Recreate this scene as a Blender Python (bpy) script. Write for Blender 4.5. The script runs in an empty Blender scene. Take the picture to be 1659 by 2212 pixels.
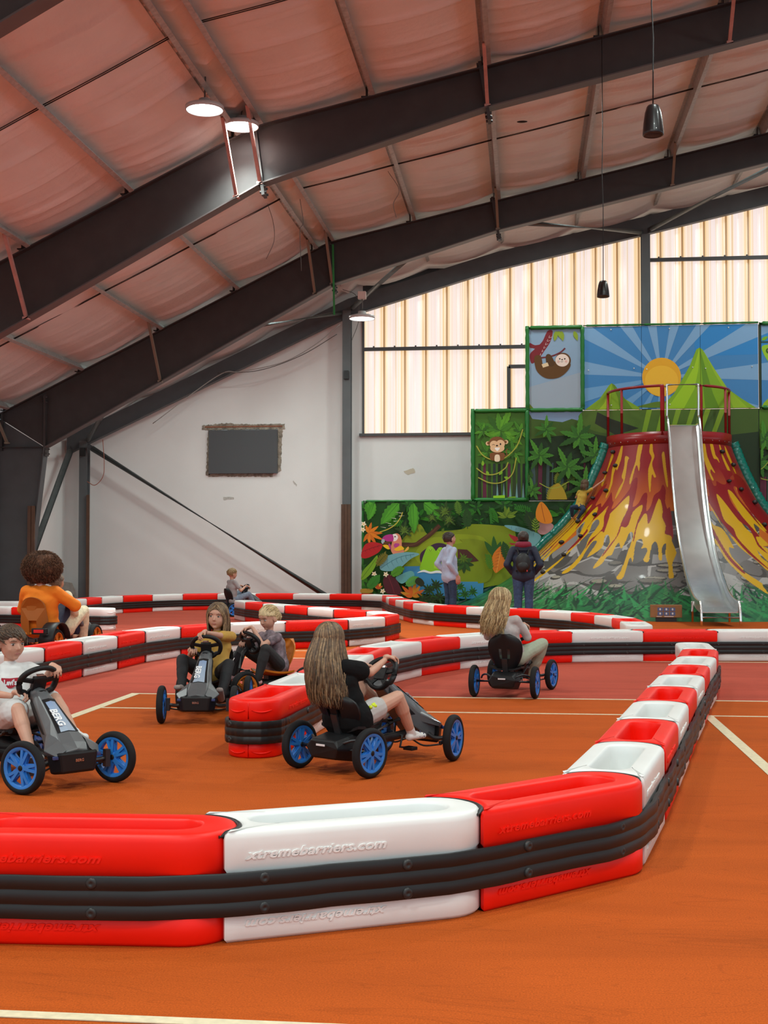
import bpy, bmesh, math, random
import numpy as np
from mathutils import Vector, Matrix, Quaternion
from mathutils.noise import noise as pnoise
random.seed(7)
SC = bpy.context.scene
COL = SC.collection
PI = math.pi
# ---------------------------------------------------------------- camera geometry
FOC = 2760.0; CX = 829.5; CY = 1106.0; CAMH = 1.35
YAW = math.atan(305.5/2760); PITCH = math.atan(89/2760)
_R = Vector((math.cos(YAW), math.sin(YAW), 0))
_fh = Vector((-math.sin(YAW), math.cos(YAW), 0))
_F = _fh*math.cos(PITCH)+Vector((0, 0, math.sin(PITCH)))
_U = -_fh*math.sin(PITCH)+Vector((0, 0, math.cos(PITCH)))
CAM = Vector((0, 0, CAMH))
def at(px, py, X=None, Y=None, Z=None):
    d = _R*((px-CX)/FOC)-_U*((py-CY)/FOC)+_F
    t = X/d.x if X is not None else (Y/d.y if Y is not None else (Z-CAMH)/d.z)
    return CAM+d*t
# ---------------------------------------------------------------- scene helpers
def thing(name, label, cat, loc=(0, 0, 0), rotz=0, group=None):
    o = bpy.data.objects.new(name, None); COL.objects.link(o)
    o.empty_display_size = .2
    o.location = loc; o.rotation_euler = (0, 0, rotz)
    return tag(o, label, cat, group)
def tag(o, label=None, cat=None, group=None, kind=None):
    if label: o['label'] = label
    if cat: o['category'] = cat
    if group: o['group'] = group
    if kind: o['kind'] = kind
    return o
def link(name, me, mat=None, parent=None, smooth=False):
    if mat is not None:
        for m in (mat if isinstance(mat, (list, tuple)) else [mat]): me.materials.append(m)
    if smooth: me.polygons.foreach_set('use_smooth', [True]*len(me.polygons))
    o = bpy.data.objects.new(name, me); COL.objects.link(o)
    if parent is not None: o.parent = parent
    return o
def obj(name, bm, mat=None, parent=None, smooth=False, bevel=0, sharp=None):
    me = bpy.data.meshes.new(name)
    bmesh.ops.recalc_face_normals(bm, faces=bm.faces[:]) if len(bm.faces) < 60000 else None
    if bevel:
        es = [e for e in bm.edges if len(e.link_faces) == 2 and e.calc_face_angle(0) > .6]
        bmesh.ops.bevel(bm, geom=es, offset=bevel, segments=2, affect='EDGES', profile=.5, clamp_overlap=True)
    bm.to_mesh(me); bm.free()
    o = link(name, me, mat, parent, smooth)
    if sharp is not None:
        try: me.set_sharp_from_angle(angle=sharp)
        except Exception: pass
    return o
def struct(name, bm, mat, parent=None, **k):
    o = obj(name, bm, mat, parent, **k); o['kind'] = 'structure'; return o
def copy_tree(o, parent=None):
    c = o.copy(); COL.objects.link(c); c.parent = parent
    for ch in o.children: copy_tree(ch, c)
    return c
def B(): return bmesh.new()
def box(bm, c, s, rot=None, mi=0):
    m = Matrix.Translation(c) @ (rot.to_4x4() if rot else Matrix.Identity(4)) @ Matrix.Diagonal((s[0], s[1], s[2], 1))
    r = bmesh.ops.create_cube(bm, size=1, matrix=m)
    if mi:
        for v in r['verts']:
            for f in v.link_faces: f.material_index = mi
    return r['verts']
def face(bm, pts, mi=0, smooth=False):
    f = bm.faces.new([bm.verts.new(p) for p in pts]); f.material_index = mi; f.smooth = smooth; return f
def frame_of(d, up=Vector((0, 0, 1))):
    d = d.normalized()
    if abs(d.dot(up)) > .98: up = Vector((0, 1, 0))
    x = d.cross(up).normalized(); y = x.cross(d).normalized()
    return x, y
def bar(bm, a, b, w, h, up=Vector((0, 0, 1)), mi=0):
    """rectangular bar from a to b: w sideways, h along up"""
    a = Vector(a); b = Vector(b); x, y = frame_of(b-a, up)
    r = [[bm.verts.new(p+x*sx*w/2+y*sy*h/2) for sx, sy in ((-1, -1), (1, -1), (1, 1), (-1, 1))] for p in (a, b)]
    fs = [bm.faces.new((r[0][i], r[0][(i+1) % 4], r[1][(i+1) % 4], r[1][i])) for i in range(4)]
    fs += [bm.faces.new(r[0][::-1]), bm.faces.new(r[1])]
    for f in fs: f.material_index = mi
def tube(bm, pts, r, n=8, closed=False, mi=0, caps=True, flat=1.0, up0=None):
    """swept round tube; r a number or a list"""
    pts = [Vector(p) for p in pts]; N = len(pts)
    rr = [r]*N if not isinstance(r, (list, tuple)) else r
    rings = []; x = None
    for i, p in enumerate(pts):
        if closed: d = pts[(i+1) % N]-pts[i-1]
        else: d = pts[min(i+1, N-1)]-pts[max(i-1, 0)]
        if d.length < 1e-9: d = Vector((0, 0, 1))
        d.normalize()
        if x is None: x, y = frame_of(d, up0 or Vector((0, 0, 1)))
        else:
            x = (x-d*x.dot(d))
            if x.length < 1e-6: x, y = frame_of(d)
            x.normalize(); y = d.cross(x)
        rings.append([bm.verts.new(p+(x*math.cos(2*PI*k/n)+y*math.sin(2*PI*k/n)*flat)*rr[i]) for k in range(n)])
    M = N if closed else N-1
    for i in range(M):
        a = rings[i]; b = rings[(i+1) % N]
        for k in range(n):
            f = bm.faces.new((a[k], a[(k+1) % n], b[(k+1) % n], b[k])); f.material_index = mi; f.smooth = True
    if caps and not closed:
        for q in (rings[0][::-1], rings[-1]):
            f = bm.faces.new(q); f.material_index = mi
    return rings
def capsule(bm, a, b, ra, rb, n=14):
    """tapered capsule with round ends"""
    a = Vector(a); b = Vector(b); d = (b-a); L = d.length
    d = d.normalized() if L > 1e-7 else Vector((0, 0, 1))
    P = []; R_ = []
    for t in (-1, -.92, -.7, -.38): P.append(a+d*ra*t); R_.append(ra*math.sqrt(max(0, 1-t*t))+1e-5)
    P.append(a); R_.append(ra)
    P.append(b); R_.append(rb)
    for t in (.38, .7, .92, 1): P.append(b+d*rb*t); R_.append(rb*math.sqrt(max(0, 1-t*t))+1e-5)
    tube(bm, P, R_, n)
def ellipsoid(bm, c, r, rot=None, u=20, v=14, mi=0):
    m = Matrix.Translation(c) @ (rot.to_4x4() if rot else Matrix.Identity(4)) @ Matrix.Diagonal((r[0], r[1], r[2], 1))
    q = bmesh.ops.create_uvsphere(bm, u_segments=u, v_segments=v, radius=1, matrix=m)
    for vv in q['verts']:
        for f in vv.link_faces: f.material_index = mi; f.smooth = True
    return q['verts']
def lathe(bm, prof, n=32, axis='z', c=(0, 0, 0), mi=0, closed=False, a0=0, a1=2*PI):
    """prof: (radius, height); axis names the spin axis"""
    full = abs(a1-a0-2*PI) < 1e-6; c = Vector(c); rings = []
    cnt = n if full else n+1
    for k in range(cnt):
        a = a0+(a1-a0)*k/n; ca, sa = math.cos(a), math.sin(a)
        ring = []
        for r, h in prof:
            if axis == 'z': p = (r*ca, r*sa, h)
            elif axis == 'x': p = (h, r*ca, r*sa)
            else: p = (r*ca, h, r*sa)
            ring.append(bm.verts.new(c+Vector(p)))
        rings.append(ring)
    m = len(prof)
    for k in range(n):
        a = rings[k]; b = rings[(k+1) % cnt]
        for i in range(m if closed else m-1):
            j = (i+1) % m
            try: f = bm.faces.new((a[i], b[i], b[j], a[j]))
            except ValueError: continue
            f.material_index = mi; f.smooth = True
    bmesh.ops.remove_doubles(bm, verts=[v for r_ in rings for v in r_], dist=1e-6)
def prism(bm, poly, d, axis='y', c=(0, 0, 0), mi=0):
    """extrude 2D polygon (u,v) by d along axis, starting at c"""
    def P(u, v, w):
        return Vector(c)+Vector({'y': (u, w, v), 'x': (w, u, v), 'z': (u, v, w)}[axis])
    a = [bm.verts.new(P(u, v, 0)) for u, v in poly]; b = [bm.verts.new(P(u, v, d)) for u, v in poly]
    n = len(poly); fs = [bm.faces.new(a[::-1]), bm.faces.new(b)]
    fs += [bm.faces.new((a[i], a[(i+1) % n], b[(i+1) % n], b[i])) for i in range(n)]
    for f in fs: f.material_index = mi
    return fs
def loft(bm, rings, closed=True, caps=True, mi=0, smooth=True):
    vs = [[bm.verts.new(p) for p in r] for r in rings]; n = len(vs[0])
    for i in range(len(vs)-1):
        for k in range(n if closed else n-1):
            f = bm.faces.new((vs[i][k], vs[i][(k+1) % n], vs[i+1][(k+1) % n], vs[i+1][k])); f.smooth = smooth; f.material_index = mi
    if caps and closed:
        for q in (vs[0][::-1], vs[-1]):
            f = bm.faces.new(q); f.material_index = mi
    return vs
def catmull(P, k=8, closed=False):
    P = [Vector(p) for p in P]; n = len(P); out = []
    for i in range(n if closed else n-1):
        p0 = P[(i-1) % n] if closed or i > 0 else P[0]*2-P[1]
        p1 = P[i]; p2 = P[(i+1) % n]; p3 = P[(i+2) % n] if closed or i+2 < n else P[-1]*2-P[-2]
        for j in range(k):
            t = j/k
            out.append(.5*((2*p1)+(p2-p0)*t+(2*p0-5*p1+4*p2-p3)*t*t+(3*p1-p0-3*p2+p3)*t**3))
    if not closed: out.append(P[-1])
    return out
def remesh(bm, vox, smooth=2, it=None, disp=None):
    """fuse closed shells into one continuous surface"""
    me = bpy.data.meshes.new('tmp'); bm.to_mesh(me); bm.free()
    o = bpy.data.objects.new('tmp', me); COL.objects.link(o)
    m = o.modifiers.new('r', 'REMESH'); m.mode = 'VOXEL'; m.voxel_size = vox; m.use_smooth_shade = True
    if smooth:
        s = o.modifiers.new('s', 'SMOOTH'); s.factor = .5; s.iterations = smooth
    dg = bpy.context.evaluated_depsgraph_get(); dg.update()
    out = bpy.data.meshes.new_from_object(o.evaluated_get(dg))
    bpy.data.objects.remove(o); bpy.data.meshes.remove(me)
    if disp:
        n = len(out.vertices); co = np.empty(n*3); out.vertices.foreach_get('co', co); co = co.reshape(-1, 3)
        no = np.empty(n*3); out.vertices.foreach_get('normal', no); no = no.reshape(-1, 3)
        co = co+no*np.array([disp(Vector(c)) for c in co])[:, None]
        out.vertices.foreach_set('co', co.ravel()); out.update()
    out.polygons.foreach_set('use_smooth', [True]*len(out.polygons))
    return out
def text_bm(body, size, extrude=.002, shear=0, align='CENTER', bold=0, space=1, res=2):
    cu = bpy.data.curves.new('t', 'FONT'); cu.body = body; cu.size = size; cu.extrude = extrude; cu.shear = shear
    cu.align_x = align; cu.align_y = 'CENTER'; cu.offset = bold; cu.space_character = space; cu.resolution_u = res
    o = bpy.data.objects.new('t', cu); COL.objects.link(o)
    dg = bpy.context.evaluated_depsgraph_get(); dg.update()
    me = bpy.data.meshes.new_from_object(o.evaluated_get(dg))
    bm = bmesh.new(); bm.from_mesh(me)
    bpy.data.objects.remove(o); bpy.data.curves.remove(cu); bpy.data.meshes.remove(me)
    return bm
def xform(bm, m): bmesh.ops.transform(bm, matrix=m, verts=bm.verts[:]); return bm
def merge(dst, src, m=None, mi=None):
    if m is not None: xform(src, m)
    if mi is not None:
        for f in src.faces: f.material_index = mi
    me = bpy.data.meshes.new('m'); src.to_mesh(me); src.free(); dst.from_mesh(me); bpy.data.meshes.remove(me)
def basis(o, x, y, z):
    m = Matrix((x, y, z)).transposed().to_4x4(); m.translation = o; return m
# ---------------------------------------------------------------- materials
def hexc(h):
    h = h.lstrip('#'); c = [int(h[i:i+2], 16)/255 for i in (0, 2, 4)]
    return tuple((x/12.92 if x <= .04045 else ((x+.055)/1.055)**2.4) for x in c)
_M = {}
def mat(name, col, rough=.5, metal=0, noise=None, bump=None, spec=.5, coat=0, sheen=0, emit=None, es=0, sub=0):
    """noise=(scale, amount) colour mottling; bump=(scale, strength, distance)"""
    if name in _M: return _M[name]
    if isinstance(col, str): col = hexc(col)
    m = bpy.data.materials.new(name); m.use_nodes = True; nt = m.node_tree; p = nt.nodes['Principled BSDF']
    p.inputs['Base Color'].default_value = (*col, 1); p.inputs['Roughness'].default_value = rough
    p.inputs['Metallic'].default_value = metal; p.inputs['Specular IOR Level'].default_value = spec
    p.inputs['Coat Weight'].default_value = coat; p.inputs['Sheen Weight'].default_value = sheen
    if sub: p.inputs['Subsurface Weight'].default_value = sub; p.inputs['Subsurface Radius'].default_value = (.02, .008, .004)
    if emit is not None: p.inputs['Emission Color'].default_value = (*emit, 1); p.inputs['Emission Strength'].default_value = es
    tc = nt.nodes.new('ShaderNodeTexCoord')
    if noise:
        n = nt.nodes.new('ShaderNodeTexNoise'); n.inputs['Scale'].default_value = noise[0]; n.inputs['Detail'].default_value = 4
        nt.links.new(tc.outputs['Object'], n.inputs['Vector'])
        r = nt.nodes.new('ShaderNodeValToRGB'); a = noise[1]
        r.color_ramp.elements[0].position = .3; r.color_ramp.elements[1].position = .7
        r.color_ramp.elements[0].color = (*[max(0, c*(1-a)) for c in col], 1)
        r.color_ramp.elements[1].color = (*[min(1, c*(1+a)) for c in col], 1)
        nt.links.new(n.outputs['Fac'], r.inputs['Fac']); nt.links.new(r.outputs['Color'], p.inputs['Base Color'])
    if bump:
        n = nt.nodes.new('ShaderNodeTexNoise'); n.inputs['Scale'].default_value = bump[0]; n.inputs['Detail'].default_value = 3
        nt.links.new(tc.outputs['Object'], n.inputs['Vector'])
        b = nt.nodes.new('ShaderNodeBump'); b.inputs['Strength'].default_value = bump[1]; b.inputs['Distance'].default_value = bump[2]
        nt.links.new(n.outputs['Fac'], b.inputs['Height']); nt.links.new(b.outputs['Normal'], p.inputs['Normal'])
    _M[name] = m; return m
def vcmat(name, rough=.5, spec=.5, coat=0, attr='Col', bump=None):
    m = bpy.data.materials.new(name); m.use_nodes = True; nt = m.node_tree; p = nt.nodes['Principled BSDF']
    a = nt.nodes.new('ShaderNodeAttribute'); a.attribute_name = attr
    nt.links.new(a.outputs['Color'], p.inputs['Base Color'])
    p.inputs['Roughness'].default_value = rough; p.inputs['Specular IOR Level'].default_value = spec; p.inputs['Coat Weight'].default_value = coat
    if bump:
        tc = nt.nodes.new('ShaderNodeTexCoord'); n = nt.nodes.new('ShaderNodeTexNoise'); n.inputs['Scale'].default_value = bump[0]
        nt.links.new(tc.outputs['Object'], n.inputs['Vector'])
        b = nt.nodes.new('ShaderNodeBump'); b.inputs['Strength'].default_value = bump[1]; b.inputs['Distance'].default_value = bump[2]
        nt.links.new(n.outputs['Fac'], b.inputs['Height']); nt.links.new(b.outputs['Normal'], p.inputs['Normal'])
    return m
# ---------------------------------------------------------------- camera
cd = bpy.data.cameras.new('camera'); cam = bpy.data.objects.new('camera', cd); COL.objects.link(cam)
cd.sensor_fit = 'HORIZONTAL'; cd.sensor_width = 36; cd.lens = 36*FOC/1659; cd.clip_start = .05; cd.clip_end = 300
cam.matrix_world = basis(CAM, _R, _U, -_F)
SC.camera = cam
SC.view_settings.view_transform = 'Standard'; SC.view_settings.look = 'None'; SC.view_settings.gamma = 1
SC.view_settings.use_curve_mapping = False
# ================================================================ THE HALL
def topz(x):
    return 8.45+.222*(x+4.45) if x > -4.45 else 8.45+.492*(x+4.45)
XR = 9.0
def roofz(x): return topz(x) if x <= XR else topz(XR)-.222*(x-XR)
WY = 33.45; XL = -12.4; Y2 = 28.8; Y1 = 20.8; Y0 = 12.8
M_wall = mat('wall paint', (.83, .83, .81), .85, noise=(.6, .04), bump=(30, .25, .004))
M_steel = mat('dark brown steel', (.036, .031, .031), .55, noise=(3, .15))
M_steelg = mat('dark grey steel', (.062, .066, .072), .5, noise=(3, .1))
M_galv = mat('galvanised steel', (.36, .36, .35), .5, metal=.15, noise=(14, .2))
M_pipe = mat('grey painted pipe', (.13, .145, .145), .45, noise=(6, .15))
M_litstrut = mat('pinkish lit strut', (.42, .22, .19), .6, noise=(8, .15))  # pinkish light on the fly braces is put into this colour
M_black = mat('black', (.012, .012, .013), .5)
M_cable = mat('grey cable', (.10, .09, .085), .6)
# ---- floor: court carpet with painted zones
def carpet(name, c, sc=1):
    m = bpy.data.materials.new(name); m.use_nodes = True; nt = m.node_tree; p = nt.nodes['Principled BSDF']
    tc = nt.nodes.new('ShaderNodeTexCoord'); L = nt.links.new
    n1 = nt.nodes.new('ShaderNodeTexNoise'); n1.inputs['Scale'].default_value = .9; n1.inputs['Detail'].default_value = 5; n1.inputs['Distortion'].default_value = 1.2
    mp = nt.nodes.new('ShaderNodeMapping'); mp.inputs['Scale'].default_value = (.5, 2.2, 1); L(tc.outputs['Object'], mp.inputs['Vector']); L(mp.outputs['Vector'], n1.inputs['Vector'])
    n2 = nt.nodes.new('ShaderNodeTexNoise'); n2.inputs['Scale'].default_value = 160; n2.inputs['Detail'].default_value = 3
    L(tc.outputs['Object'], n2.inputs['Vector'])
    r1 = nt.nodes.new('ShaderNodeValToRGB'); e = r1.color_ramp.elements
    e[0].position = .3; e[1].position = .68; e[0].color = (*[x*.86 for x in c], 1); e[1].color = (*[x*1.06 for x in c], 1)
    r2 = nt.nodes.new('ShaderNodeValToRGB'); e = r2.color_ramp.elements; e[0].position = .25; e[1].position = .75
    e[0].color = (.62, .6, .58, 1); e[1].color = (1.25, 1.25, 1.2, 1)
    mx = nt.nodes.new('ShaderNodeMixRGB'); mx.blend_type = 'MULTIPLY'; mx.inputs['Fac'].default_value = .8
    L(n1.outputs['Fac'], r1.inputs['Fac']); L(n2.outputs['Fac'], r2.inputs['Fac'])
    L(r1.outputs['Color'], mx.inputs['Color1']); L(r2.outputs['Color'], mx.inputs['Color2']); L(mx.outputs['Color'], p.inputs['Base Color'])
    # worn dark tyre scuffs
    n3 = nt.nodes.new('ShaderNodeTexNoise'); n3.inputs['Scale'].default_value = 1.4; n3.inputs['Detail'].default_value = 2; n3.inputs['Distortion'].default_value = 3
    mp3 = nt.nodes.new('ShaderNodeMapping'); mp3.inputs['Scale'].default_value = (.35, 1.6, 1); mp3.inputs['Rotation'].default_value = (0, 0, .3)
    L(tc.outputs['Object'], mp3.inputs['Vector']); L(mp3.outputs['Vector'], n3.inputs['Vector'])
    r3 = nt.nodes.new('ShaderNodeValToRGB'); e = r3.color_ramp.elements; e[0].position = .49; e[0].color = (1, 1, 1, 1); e[1].position = .515; e[1].color = (1, 1, 1, 1)
    q = r3.color_ramp.elements.new(.502); q.color = (.74, .74, .76, 1)
    mx2 = nt.nodes.new('ShaderNodeMixRGB'); mx2.blend_type = 'MULTIPLY'; mx2.inputs['Fac'].default_value = .55
    L(n3.outputs['Fac'], r3.inputs['Fac']); L(mx.outputs['Color'], mx2.inputs['Color1']); L(r3.outputs['Color'], mx2.inputs['Color2']); L(mx2.outputs['Color'], p.inputs['Base Color'])
    p.inputs['Roughness'].default_value = .9; p.inputs['Specular IOR Level'].default_value = .12; p.inputs['Sheen Weight'].default_value = 0
    b = nt.nodes.new('ShaderNodeBump'); b.inputs['Strength'].default_value = .5; b.inputs['Distance'].default_value = .004
    L(n2.outputs['Fac'], b.inputs['Height']); L(b.outputs['Normal'], p.inputs['Normal'])
    return m
M_or = carpet('orange court carpet', (.51, .094, .012)); M_red = carpet('red court carpet', (.50, .088, .056))
M_line = mat('cream line paint', (.72, .62, .42), .8, noise=(30, .1))
fb = B(); zones = []
xs = [-14, -3.73, 1.55, 30]; ys = [-6, 12.0, 16.25, 23.5, 36]
kind = {(0, 0): 1, (1, 0): 0, (2, 0): 0, (0, 1): 1, (1, 1): 1, (2, 1): 1, (0, 2): 1, (1, 2): 0, (2, 2): 0, (0, 3): 1, (1, 3): 0, (2, 3): 0}
for (i, j), k in kind.items():
    face(fb, [(xs[i], ys[j], 0), (xs[i+1], ys[j], 0), (xs[i+1], ys[j+1], 0), (xs[i], ys[j+1], 0)], mi=k)
face(fb, [(-14, -6, -.2), (-14, 36, -.2), (30, 36, -.2), (30, -6, -.2)])
struct('floor', fb, [M_or, M_red])
lines = [((-3.73, 12.0), (30, 12.0), .05), ((-3.73, 10.88), (30, 10.88), .045), ((-3.73, 16.25), (30, 16.25), .05), ((-3.73, 17.5), (30, 17.5), .045),
         ((-3.73, -5), (-3.73, 12.02), .09), ((1.5, 10.9), (1.5, -5), .08), ((-3.73, 16.23), (-3.73, 30), .09), ((-6, 3.64), (12, 3.64), .05)]
for i, (a, b, w) in enumerate(lines):
    bm = B(); bar(bm, (*a, .0008+i*.0003), (*b, .0008+i*.0003), w, .003); struct('trim_%d' % (i+1), bm, M_line)
# ---- ceiling insulation: quilted sheet sagging between purlins
PX = [-12.1, -10.3, -8.42, -6.62, -4.8, -4.4, -2.53, -.62, 1.27, 3.25, 5.2, 7.1, 9.0]
def ceil_sheet():
    bm = B(); xs_ = []; full = PX+[11, 13, 15, 17, 19, 21, 23, 25, 27, 29]
    for i in range(len(full)-1):
        n = 2 if full[i+1]-full[i] < .6 else 9
        for k in range(n): xs_.append((full[i]+(full[i+1]-full[i])*k/n, i, k/n))
    xs_.append((full[-1], 0, 0)); xs_.insert(0, (XL-.1, 0, 0))
    ys_ = np.arange(-7, 33.6, .06)
    ph = [random.uniform(0, 6) for _ in full]
    prev = None
    for x, i, t in xs_:
        s = 4*t*(1-t)
        col = []
        for y in ys_:
            dy = y+.22*pnoise(Vector((x*.5, y*.4, i*3.7)))+ph[i]*.1
            u = (dy/.94) % 1.0; seam = math.exp(-((u-.5)/.055)**2)+.45*math.exp(-(((dy*1.37+.3) % 1-.5)/.05)**2)
            fine = pnoise(Vector((x*.35+i*7, y*3.2, 1.3)))
            # slack near the rafters
            nr = max(math.exp(-((y-Y)/.75)**2) for Y in (Y0+.6, Y1+.7, Y2+.6, 33))
            z = roofz(x)+.235-.075*s-.050*seam*(.35+s)+.012*fine*s+.03*nr*s*math.sin(y*9+x)-.05*nr*s-.25*max(0, min(1, (y-30.6)/2.4))**1.4
            col.append(bm.verts.new((x, y, z)))
        if prev:
            for k in range(len(col)-1):
                f = bm.faces.new((prev[k], col[k], col[k+1], prev[k+1])); f.smooth = True
        prev = col
    return bm
M_ceil = mat('insulation sheet', (.67, .665, .65), .62, noise=(1.1, .06), bump=(9, .5, .02), spec=.3)
cb = ceil_sheet(); me = bpy.data.meshes.new('ceiling'); cb.to_mesh(me); cb.free(); link('ceiling', me, M_ceil)['kind'] = 'structure'
# outer roof skin above it
bm = B()
for a, b in ((XL-.6, -4.45), (-4.45, XR), (XR, 30)):
    for z0 in (.36, .42):
        face(bm, [(a, -7, roofz(a)+z0), (b, -7, roofz(b)+z0), (b, 34, roofz(b)+z0), (a, 34, roofz(a)+z0)])
struct('trim_20', bm, M_steelg)
# ---- walls
WIN_L = -4.27; SILL = 4.5
bm = B(); th = .12
def wallpoly(bm, pts, y0, y1):
    prism(bm, pts, y1-y0, 'y', (0, y0, 0))
wallpoly(bm, [(XL, 0), (WIN_L, 0), (WIN_L, roofz(WIN_L)+.3), (-4.45, 8.75), (XL, roofz(XL)+.3)], WY, WY+.2)
wallpoly(bm, [(WIN_L, 0), (26, 0), (26, SILL), (WIN_L, SILL)], WY, WY+.2)
struct('wall_back', bm, M_wall)
bm = B(); box(bm, (XL-.08, 13.5, 2.25), (.16, 40.2, 4.5)); struct('wall_left', bm, M_wall)
# ---- portal frames
def poly_bar(bm, pts, wy, t, y, mi=0):
    for (x0, z0), (x1, z1) in zip(pts, pts[1:]):
        bar(bm, (x0, y, z0), (x1, y, z1), wy, t, up=Vector((0, 0, 1)) if abs(x1-x0) > abs(z1-z0) else Vector((1, 0, 0)), mi=mi)
BOT = [(-11.15, 3.82), (-4.35, 7.5), (-.65, 8.62), (5.4, 9.98), (XR, 10.8)]
def frame(y, label, name='portal_arch', cut=None):
    t = thing(name, label, 'steel frame', (0, y, 0), 0)
    top = [(XL+.05, roofz(XL+.05)-.0), (-4.45, topz(-4.45)), (XR, topz(XR)), (26, roofz(26))]
    bot = BOT+[(26, roofz(26)-.62)]
    bm = B(); prism(bm, top+bot[::-1], .02, 'y', (0, -.01, 0)); obj('rafter_web', bm, M_steel, t)
    bm = B(); poly_bar(bm, bot, .26, .022, 0); obj('bottom_flange', bm, mat('lit flange edge', (.085, .07, .068), .5), t)  # bottom flange coloured lighter for the light it catches from below
    bm = B(); poly_bar(bm, top, .26, .022, 0); obj('top_flange', bm, M_steel, t)
    bm = B(); prism(bm, [(XL+.05, 0), (-11.6, 0), (-11.17, 3.82), (XL+.05, roofz(XL)-.0)], .02, 'y', (0, -.01, 0)); obj('column_web', bm, M_steelg, t)
    bm = B(); poly_bar(bm, [(-11.6, 0), (-11.15, 3.82)], .26, .025, 0); poly_bar(bm, [(XL+.06, 0), (XL+.06, roofz(XL))], .26, .025, 0); obj('column_flange', bm, M_steelg, t)
    for x, zt, zb in ((-4.41, topz(-4.41)+.12, 7.30), (-.66, topz(-.66)+.1, 8.42), (-11.15, 5.05, 3.62)):
        bm = B(); n = (Vector((.12, 0, 0)) if x > -11 else Vector((.0, 0, 0)))
        bar(bm, (x+.10 if x > -5 else x, 0, zb), (x-.06 if x > -5 else x, 0, zt), .24, .05, up=Vector((1, 0, 0)))
        for s in (-1, 1):
            for q in (.04, .12, .88, .96):
                z = zb+(zt-zb)*q; xx = (x+.10-.16*q) if x > -5 else x
                lathe(bm, [(0, -.055), (.022, -.055), (.022, .055), (0, .055)], 6, 'x', (xx, s*.085, z))
        obj('splice_plate', bm, M_steel, t)
    bm = B(); box(bm, (-11.75, 0, 3.83), (1.2, .2, .02)); box(bm, (-12.2, -.0, 4.2), (.03, .2, .9)); obj('stiffener', bm, M_steel, t)
    # fly braces up to purlins
    for x in (-12.1, -8.42, -4.8, -4.4, -.62, 3.25, 7.1):
        zb = np.interp(x, [p[0] for p in BOT], [p[1] for p in BOT]) if x > -11.2 else 3.9
        for s in (-1,):
            bm = B(); bar(bm, (x+.03, s*.06, zb+.03), (x, s*.95, topz(x)+.06), .055, .055); box(bm, (x+.03, s*.07, zb+.03), (.1, .12, .04)); obj('fly_brace', bm, M_litstrut if y < 25 else mat('olive strut', (.2, .16, .12), .6), t)
    # purlin cleats
    for x in PX[:12]:
        bm = B(); box(bm, (x-.06, 0, topz(x)+.08), (.02, .16, .2)); box(bm, (x-.1, 0, topz(x)+.02), (.09, .16, .02)); obj('purlin_cleat', bm, M_steel, t)
    return t
frame(Y0, 'dark steel roof frame nearest the camera, at the upper left corner')
frame(Y1, 'large dark brown steel roof frame behind the two bright hanging lamps')
frame(Y2, 'dark brown steel roof frame behind the large one, next to the gable')
# gable frame
t = thing('portal_arch', 'slim dark steel roof frame against the gable wall and its translucent window', 'steel frame', (0, 33.05, 0))
GB = [(-12.2, 4.0), (-11.5, 4.34), (-4.6, 7.56), (-.7, 8.70), (3.15, 9.53), (6.14, 10.2), (XR, 10.84)]
bm = B(); prism(bm, [(x_, z_+.46) for x_, z_ in GB]+GB[::-1], .02, 'y', (0, -.05, 0)); obj('rafter_web', bm, M_steelg, t)
bm = B(); poly_bar(bm, GB, .2, .025, 0); obj('bottom_flange', bm, M_steelg, t)
for x, z1 in ((-11.72, 4.35), (-4.63, 7.7), (3.08, 9.5), (11, 10.2)):
    bm = B(); box(bm, (x, 0, z1/2), (.012, .2, z1)); box(bm, (x, -.11, z1/2), (.22, .02, z1)); box(bm, (x, .11, z1/2), (.22, .02, z1)); obj('column', bm, mat('column paint', (.11, .12, .125), .5, noise=(2, .1)), t)
    bm = B(); box(bm, (x, -.16, min(z1, 6.3)-.3), (.12, .08, .22)); obj('column_bracket', bm, M_black, t)
# brown protective boards round the foot of the columns
M_brown = mat('brown board', (.10, .048, .026), .6, noise=(5, .2))
def boards(x, y, z1, label, sx=(-.085, .0, .085)):
    q = thing('column_guard', label, 'column guard', (x, y, 0))
    for s in sx:
        bm = B(); box(bm, (s, 0, z1/2), (.078, .05, z1), mi=0)
        for z in (z1*.33, z1*.66): box(bm, (s, -.027, z), (.078, .004, .012))
        obj('board', bm, M_brown, q)
boards(-4.63, 32.86, 2.62, 'tall brown board cladding around the foot of the column left of the jungle mural')
boards(-11.55, 32.86, 2.9, 'brown board cladding on the foot of the left corner column', (-.0,))
boards(-11.42, 28.66, 2.45, 'brown boards on the foot of the dark frame leg behind the furry costume', (-.06, .03))
# ---- purlins, rods and bracing
names = ['eave', 'second', 'third', 'fourth', 'fifth', 'sixth', 'seventh', 'eighth', 'ninth', 'tenth', 'eleventh', 'twelfth', 'thirteenth']
for i, x in enumerate(PX):
    z = topz(x)+.115; sl = math.atan(.492 if x < -4.45 else .222)
    bm = B(); R3 = Matrix.Rotation(-sl, 3, 'Y')
    L = 40.2; yc = 13.0
    box(bm, (x, yc, z), (.012, L, .21), R3)
    for s in (-1, 1):
        c = Vector((x, yc, z))+R3 @ Vector((-.035*s, 0, .1*s)); box(bm, c, (.075, L, .012), R3)
        c = Vector((x, yc, z))+R3 @ Vector((-.07*s, 0, .088*s)); box(bm, c, (.008, L, .025), R3)
    o = obj('roof_purlin', bm, M_galv); tag(o, 'galvanised roof purlin running to the gable, %s from the left eave' % names[i] if i else 'galvanised eave purlin at the lowest left edge of the roof', 'roof beam')
k = 0
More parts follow.
